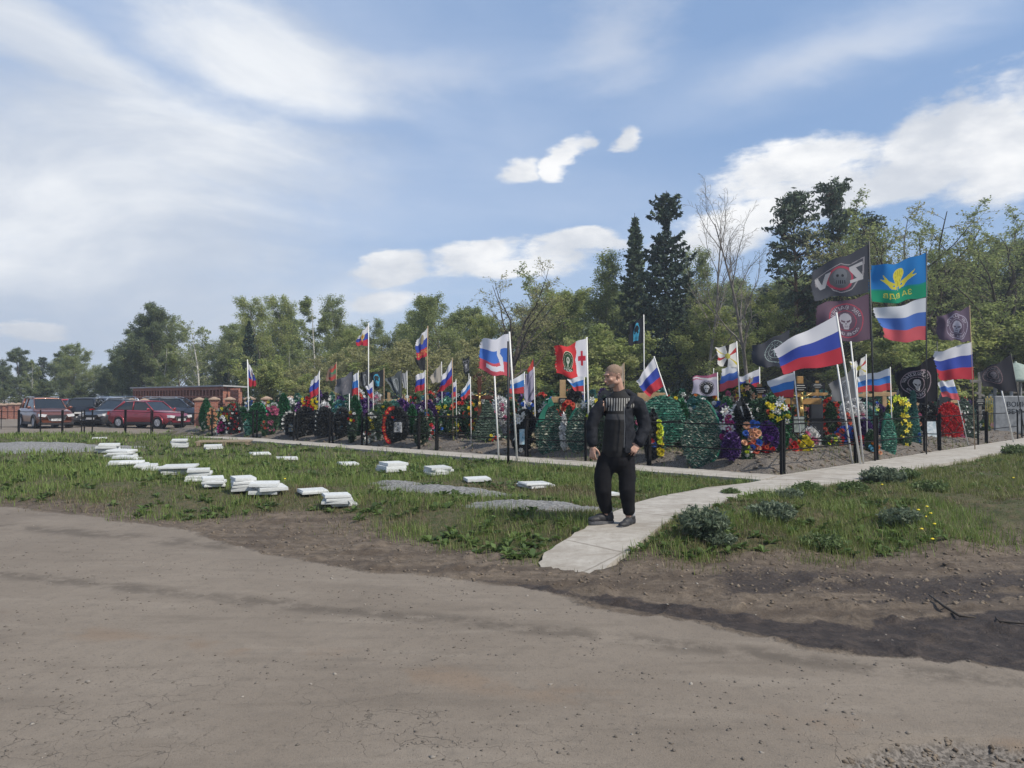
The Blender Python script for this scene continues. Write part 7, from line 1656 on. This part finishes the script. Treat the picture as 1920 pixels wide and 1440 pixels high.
def cpaint(n, c, m_=.35): return mat('car_paint_'+n, c, .32, metal=m_, coat=.8, spec=.5)
def CP(px, d): p = dp(px, HY, d); return (p.x, p.y, 0.0)
car(CP(86, 42), R(45), cpaint('copper', (.16, .055, .032)), 'copper brown crossover facing the road at the left, behind the barrier', True, 4.2, 1.80, 1.62, True, 'А716ЕН')
car(CP(135, 52), R(-160), cpaint('bright_red', (.42, .02, .03)), 'bright red car half hidden behind the copper brown one', False, 4.1, 1.75, 1.55)
car(CP(168, 46.5), R(195), cpaint('black', (.015, .015, .018)), 'black crossover seen from behind left of the silver car', True, 4.3, 1.82, 1.62)
car(CP(198, 48), R(-25), cpaint('silver', (.42, .45, .50), .6), 'silver crossover with roof rails behind the grey hatchback', True, 4.5, 1.85, 1.66, True)
car(CP(222, 45), R(-15), cpaint('graphite', (.05, .05, .055)), 'graphite hatchback squeezed left of the red hatchback', False, 4.1, 1.75, 1.52)
car(CP(281, 41.5), R(72), cpaint('crimson', (.25, .02, .032)), 'crimson hatchback in the foreground of the car park', False, 4.15, 1.74, 1.47, False, 'С704КМ')
car(CP(332, 46.5), R(96), cpaint('navy', (.03, .04, .065)), 'dark blue crossover with a chrome window line behind the crimson hatchback', True, 4.7, 1.88, 1.62, True)
# ================================================================ THE MAN ON THE RAMP
def remeshed(mb, name, m, voxel, smooth=4, parent=None, disp=None):
    me = mb.mesh('tmp', m); o = link('tmp', me)
    r = o.modifiers.new('r', 'REMESH'); r.mode = 'VOXEL'; r.voxel_size = voxel; r.use_smooth_shade = True
    s = o.modifiers.new('s', 'SMOOTH'); s.iterations = smooth; s.factor = .5
    dg = bpy.context.evaluated_depsgraph_get(); out = bpy.data.meshes.new_from_object(o.evaluated_get(dg)); bpy.data.objects.remove(o)
    n = len(out.vertices); co = np.empty(n*3, np.float32); out.vertices.foreach_get('co', co); co = co.reshape(-1, 3)
    if disp is not None:
        no = np.empty(n*3, np.float32); out.vertices.foreach_get('normal', no); co = co + no.reshape(-1, 3)*disp(co)[:, None]; out.vertices.foreach_set('co', co.astype(np.float32).ravel())
    out.polygons.foreach_set('use_smooth', [True]*len(out.polygons)); out.materials.clear()
    for q in (m if isinstance(m, list) else [m]): out.materials.append(q)
    out.update(); out.name = name
    return link(name, out, parent)
def limb(mb, pts, rads, n=12):
    pts = [Vector(p) for p in pts]
    # finer path through the joints, with round ends
    P, Rr = [pts[0]], [rads[0]]
    for i in range(len(pts)-1):
        for k in range(1, 5): f = k/4; P.append(pts[i].lerp(pts[i+1], f)); Rr.append(rads[i]*(1-f)+rads[i+1]*f)
    mb.tube(P, Rr, n)
    for p, r in zip(pts, rads): mb.ell(p, (r, r, r), n, 8)
def person():
    base = gp(1150, 985, .17); S = base.y/F
    e = empty('person', base, 0, 'man in open black jacket and black trousers standing on the concrete ramp, looking left', 'person')
    def q(px, py, y=0.0): return Vector(((px-1150)*S, y, (985-py)*S))
    SKIN = mat('skin', (.44, .26, .19), .5, .12, 22, bump=.1, bscale=90); HAIR = mat('cropped_hair', (.235, .165, .12), .9, .25, 60); STUB = mat('grey_stubble', (.34, .29, .26), .9, .3, 80)
    # --- head built facing -Y, then turned
    hd = MB()
    hd.ell((0, .012, .045), (.077, .098, .088), 20, 14); hd.ell((0, -.022, -.015), (.066, .076, .085), 18, 12); hd.ell((0, -.042, -.083), (.038, .035, .028), 12, 8)
    hd.ell((0, -.030, -.062), (.055, .052, .036), 14, 8)
    hd.tube([(0, -.088, .025), (0, -.106, -.006), (0, -.120, -.030)], [.010, .013, .015], 8); hd.ell((0, -.112, -.034), (.019, .014, .012), 8, 6)
    hd.ell((0, -.090, .042), (.055, .018, .013), 12, 6)
    for s in (-1, 1):
        hd.ell((s*.040, -.068, -.018), (.026, .024, .024), 10, 7); hd.ell((s*.052, -.01, -.055), (.020, .040, .026), 10, 7)
        hd.tube([(s*.076, .018, .030), (s*.086, .032, .022), (s*.086, .030, -.004), (s*.078, .016, -.024), (s*.073, .008, -.010)], [.008, .009, .008, .008, .006], 7); hd.ell((s*.077, .018, .004), (.009, .016, .024), 8, 6)
    hd.tube([(-.024, -.094, -.055), (0, -.102, -.054), (.024, -.094, -.055)], [.005, .008, .005], 6); hd.tube([(-.020, -.092, -.066), (0, -.099, -.067), (.020, -.092, -.066)], [.005, .008, .005], 6)
    HM = Matrix.Translation(q(1151, 708, -.01)) @ Matrix.Rotation(R(-66), 4, 'Z') @ Matrix.Rotation(R(12), 4, 'X')
    body = MB(); body.add([HM @ Vector(v) for v in hd.v], hd.f)
    nk = q(1163, 738, .03)
    limb(body, [HM @ Vector((0, .03, -.04)), nk, q(1163, 760, .04)], [.058, .060, .075])
    limb(body, [q(1163, 770, .04), q(1160, 815, .03), q(1156, 850, .03)], [.135, .135, .13], 16)
    SL, EL, WL_, SR, ER, WR_ = q(1129, 762, .03), q(1110, 800, .0), q(1111, 838, -.05), q(1198, 760, .05), q(1210, 802, .02), q(1196, 833, -.06)
    limb(body, [SL, EL, WL_], [.06, .045, .028]); limb(body, [SR, ER, WR_], [.06, .045, .028])
    hipL, hipR = q(1142, 862, .03), q(1172, 862, .03); kL, kR = q(1131, 915, -.02), q(1176, 915, -.03); aL, aR = q(1138, 966, .06), q(1179, 969, .0)
    limb(body, [hipL, kL, aL], [.085, .055, .036]); limb(body, [hipR, kR, aR], [.085, .055, .036])
    # --- hands: palm, four bent fingers and a thumb each
    def hand(w, dirv, palm_n, side):
        """w wrist, dirv along the hand, palm_n out of the back of the hand"""
        dirv = dirv.normalized(); nrm = palm_n.normalized(); sd_ = dirv.cross(nrm).normalized()*side
        M = Matrix((sd_, dirv, nrm)).transposed().to_4x4(); M.translation = w
        body.ell((0, 0, 0), (.040, .050, .017), 12, 8, M @ Matrix.Translation((0, .045, 0)))
        limb(body, [w-dirv*.03, w+dirv*.02], [.026, .027], 10)
        for i, (x, L) in enumerate(((-.030, .070), (-.010, .080), (.010, .075), (.030, .058))):
            p0 = Vector((x, .082, .002)); p1 = p0+Vector((x*.12, L*.42, -.004)); p2 = p1+Vector((x*.05, L*.26, -L*.22-.004*i)); p3 = p2+Vector((0, L*.06, -L*.30))
            limb(body, [M @ p0, M @ p1, M @ p2, M @ p3], [.0098, .0088, .0080, .0070], 8)
        t0 = Vector((-.032, .020, -.002)); t1 = t0+Vector((-.028, .026, -.008)); t2 = t1+Vector((-.010, .028, -.014)); t3 = t2+Vector((.004, .018, -.012))
        limb(body, [M @ t0, M @ t1, M @ t2, M @ t3], [.013, .011, .0095, .008], 8)
    hand(WL_, Vector((-.05, -.18, -1)), Vector((-.55, -.8, .1)), 1)
    hand(WR_, Vector((-.62, -.45, -.62)), Vector((.2, -.9, .45)), -1)
    remeshed(body, 'body', SKIN, .0052, 3, e)
    # --- eyes, brows, hair, stubble
    EYE = mat('eye_white', (.5, .47, .44), .3); IRIS = mat('dark_iris', (.02, .015, .012), .2)
    for s in (-1, 1):
        mb = MB(); mb.ell((0, 0, 0), (.0125, .010, .006), 10, 6, HM @ Matrix.Translation((s*.030, -.0865, .018))); o = mb.build('eye', IRIS, e, True)
        mb = MB(); mb.tube([HM @ Vector((s*.012, -.103, .036)), HM @ Vector((s*.034, -.100, .041)), HM @ Vector((s*.052, -.082, .034))], [.003, .004, .002], 5); mb.build('eyebrow', HAIR, e, True)
    hb_ = MB(); hb_.ell((0, .014, .050), (.0795, .0985, .0895), 24, 16)
    vs = [Vector(v) for v in hb_.v]; keep = [f for f in hb_.f if sum((vs[i].z*1.0 + (vs[i].y)*.55) for i in f)/len(f) > .040]
    h2 = MB(); h2.add([HM @ v for v in vs], keep); h2.build('hair', HAIR, e, True)
    bd = MB(); bd.ell((0, -.044, -.082), (.0405, .0375, .030), 16, 10); bd.ell((0, -.032, -.066), (.0565, .053, .030), 16, 8); vs = [Vector(v) for v in bd.v]
    keep = [f for f in bd.f if sum(vs[i].z for i in f)/len(f) < -.066 and sum(vs[i].y for i in f)/len(f) < -.01]
    b2 = MB(); b2.add([HM @ v for v in vs], keep); b2.tube([HM @ Vector((-.024, -.099, -.046)), HM @ Vector((0, -.108, -.044)), HM @ Vector((.024, -.099, -.046))], .004, 5); b2.build('beard', STUB, e, True)
    # --- clothing
    BLACKW = mat('black_wool_trousers', (.010, .010, .012), .9, bump=.2, bscale=120, spec=.15); JK = mat('black_nylon_jacket', (.014, .016, .022), .8, .2, 12, bump=.3, bscale=45, spec=.2)
    fold = lambda sc, am: (lambda co: ((fbm(co[:, 0]*sc+co[:, 1]*4, co[:, 2]*sc*1.9, 3, 3)-.5)*am).astype(np.float32))
    tr = MB(); limb(tr, [q(1156, 842, .03), q(1157, 862, .03)], [.150, .155], 16)
    limb(tr, [q(1140, 862, .03), q(1131, 895, .0), q(1130, 918, -.02), q(1134, 940, .03), q(1138, 954, .055)], [.110, .100, .092, .084, .074], 14)
    limb(tr, [q(1173, 862, .03), q(1176, 895, .0), q(1175, 918, -.03), q(1177, 940, -.01), q(1179, 957, .0)], [.110, .097, .088, .081, .072], 14)
    remeshed(tr, 'trousers', BLACKW, .012, 3, e, fold(6, .016))
    sw = bpy.data.materials.new('striped_sweater'); sw.use_nodes = True; b = NB(sw.node_tree); p = sw.node_tree.nodes['Principled BSDF']; tc = b.n('ShaderNodeTexCoord'); sp = b.n('ShaderNodeSeparateXYZ'); b.link(tc.outputs['Object'], sp.inputs[0])
    zt_, zb_ = (985-749)*S, (985-771)*S
    st = b.m('GREATER_THAN', b.m('SINE', b.m('MULTIPLY', b.m('SUBTRACT', sp.outputs[0], b.m('MULTIPLY', sp.outputs[2], .06)), 6.283/.027)), .1)
    band = b.m('MULTIPLY', b.m('LESS_THAN', sp.outputs[2], zt_+.01), b.m('GREATER_THAN', sp.outputs[2], zb_)); gb = b.m('MULTIPLY', b.m('LESS_THAN', sp.outputs[2], (985-777)*S), b.m('GREATER_THAN', sp.outputs[2], (985-787)*S))
    c = b.mix(b.m('MULTIPLY', st, band), (.010, .010, .011, 1), (.26, .255, .245, 1)); c = b.mix(gb, c, (.05, .05, .053, 1)); b.link(c, p.inputs['Base Color']); p.inputs['Roughness'].default_value = .9
    s_ = MB(); limb(s_, [q(1162, 752, .035), q(1161, 790, .02), q(1156, 845, .02)], [.12, .150, .158], 18); limb(s_, [q(1148, 760, .03), q(1178, 760, .04)], [.10, .10], 14); limb(s_, [q(1163, 737, .03), q(1163, 750, .035)], [.068, .08], 14)
    remeshed(s_, 'sweater', sw, .011, 3, e, fold(9, .010))
    jk = MB(); limb(jk, [q(1162, 768, .045), q(1163, 805, .03), q(1161, 843, .03)], [.150, .165, .175], 20); limb(jk, [q(1136, 762, .04), q(1192, 760, .055)], [.098, .098], 16)
    limb(jk, [SL, q(1116, 780, .02), EL, q(1110, 822, -.03), q(1111, 832, -.045)], [.080, .074, .066, .058, .055], 14)
    limb(jk, [SR, q(1207, 780, .045), ER, q(1202, 820, -.03), q(1197, 829, -.055)], [.083, .079, .072, .063, .058], 14)
    jo = remeshed(jk, 'jacket', JK, .011, 3, None, lambda co: ((fbm(co[:, 0]*12+co[:, 2]*7, co[:, 2]*13-co[:, 0]*9, 4, 8)-.5)*.030).astype(np.float32))
    me = jo.data; bm_ = bmesh.new(); bm_.from_mesh(me)
    dele = []
    for f in bm_.faces:
        c_ = f.calc_center_median(); z = c_.z; t = (z-(985-848)*S)/((985-745)*S-(985-848)*S); xl = (1131-1150)*S + .015*(1-t); xr = (1168-1150)*S + .012*math.sin(t*3)
        if c_.y < .03 and xl < c_.x < xr: dele.append(f)
        elif z < (985-846)*S: dele.append(f) if abs(c_.x-.06) < .26 and c_.y > -.3 and z < (985-849)*S and -.10 < c_.x < .22 else None
        elif z > (985-741)*S and abs(c_.x-.075) < .055: dele.append(f)
    bmesh.ops.delete(bm_, geom=list(set(dele)), context='FACES'); bm_.to_mesh(me); bm_.free()
    so = jo.modifiers.new('so', 'SOLIDIFY'); so.thickness = .012; so.offset = -1; jo.parent = e
    # turned down hood and collar
    hd2 = MB(); limb(hd2, [q(1148, 744, .09), q(1164, 737, .12), q(1179, 738, .10), q(1190, 745, .06), q(1183, 754, -.04), q(1176, 764, -.09)], [.026, .040, .048, .044, .028, .016], 12); limb(hd2, [q(1143, 752, .02), q(1140, 762, -.05)], [.024, .018], 10)
    remeshed(hd2, 'hood', JK, .009, 3, e, fold(20, .012))
    z_ = MB(); z_.tube([q(1167, 762, -.15), q(1168, 800, -.165), q(1166, 838, -.175)], .004, 5); z_.build('zip', mat('zip_metal', (.2, .2, .2), .4, metal=.8), e)
    # --- shoes
    SH = mat('black_trainer', (.022, .022, .025), .6, bump=.2, bscale=80); SO = mat('grey_sole', (.11, .11, .115), .7); LC = mat('grey_lace', (.30, .30, .30), .8); SK = mat('grey_sock', (.26, .27, .29), .9)
    def shoe(a, ang, z0):
        M = Matrix.Translation((a.x, a.y, z0)) @ Matrix.Rotation(ang, 4, 'Z') @ Matrix.Scale(1.12, 4)     # toe along -Y
        s = MB()
        for c_, r_ in (((0, -.13, .042), (.046, .078, .036)), ((0, -.06, .055), (.042, .085, .048)), ((0, .02, .058), (.038, .052, .058)), ((0, .015, .098), (.038, .048, .030))): s.ell((0, 0, 0), r_, 16, 10, M @ Matrix.Translation(c_))
        o = remeshed(s, 'shoe', SH, .006, 2, e)
        m2 = MB(); pr = []
        for k in range(20):
            a_ = 6.283*k/20; y = math.cos(a_)*.140-.065; x = math.sin(a_)*(.050 if y < -.06 else .042); pr.append((x, y))
        n = len(pr); vs = [M @ Vector((x, y, .0)) for x, y in pr]+[M @ Vector((x*1.04, y*1.02, .026+(.012 if y < -.16 else 0))) for x, y in pr]; m2.add(vs, [tuple(range(n-1, -1, -1)), tuple(range(n, 2*n))]+[(i, (i+1) % n, (i+1) % n+n, i+n) for i in range(n)]); m2.build('sole', SO, o)
        m3 = MB()
        for k in range(4): y = -.10+k*.03; zz = .072+k*.009; m3.tube([M @ Vector((-.022, y, zz-.006)), M @ Vector((0, y, zz+.006)), M @ Vector((.022, y-.008, zz-.006))], .003, 4)
        m3.build('lace', LC, o)
        m4 = MB(); m4.tube([M @ Vector((0, .02, .08)), M @ Vector((0, .02, .16))], [.037, .040], 12); m4.build('sock', SK, e, True)
    shoe(Vector((aL.x+.01, .06, 0)), R(-72), 0.012); shoe(Vector((aR.x+.02, .0, 0)), R(-38), -.02)
    # lapels catch a little light along the opening
    return e
import bmesh
person()
# ================================================================ AIR
mb = MB(); mb.box((-420, -70, -1.6), (420, 330, 30))
hm_ = bpy.data.materials.new('thin_air'); hm_.use_nodes = True; hn = hm_.node_tree; hn.nodes.clear()
ho = hn.nodes.new('ShaderNodeOutputMaterial'); hv = hn.nodes.new('ShaderNodeVolumePrincipled'); hv.inputs['Color'].default_value = (.80, .88, 1, 1); hv.inputs['Density'].default_value = .0011; hv.inputs['Anisotropy'].default_value = .2
hn.links.new(hv.outputs[0], ho.inputs['Volume'])
hz = mb.build('haze', hm_); tag(hz, 'thin pale air over the whole place', None, None, 'stuff')
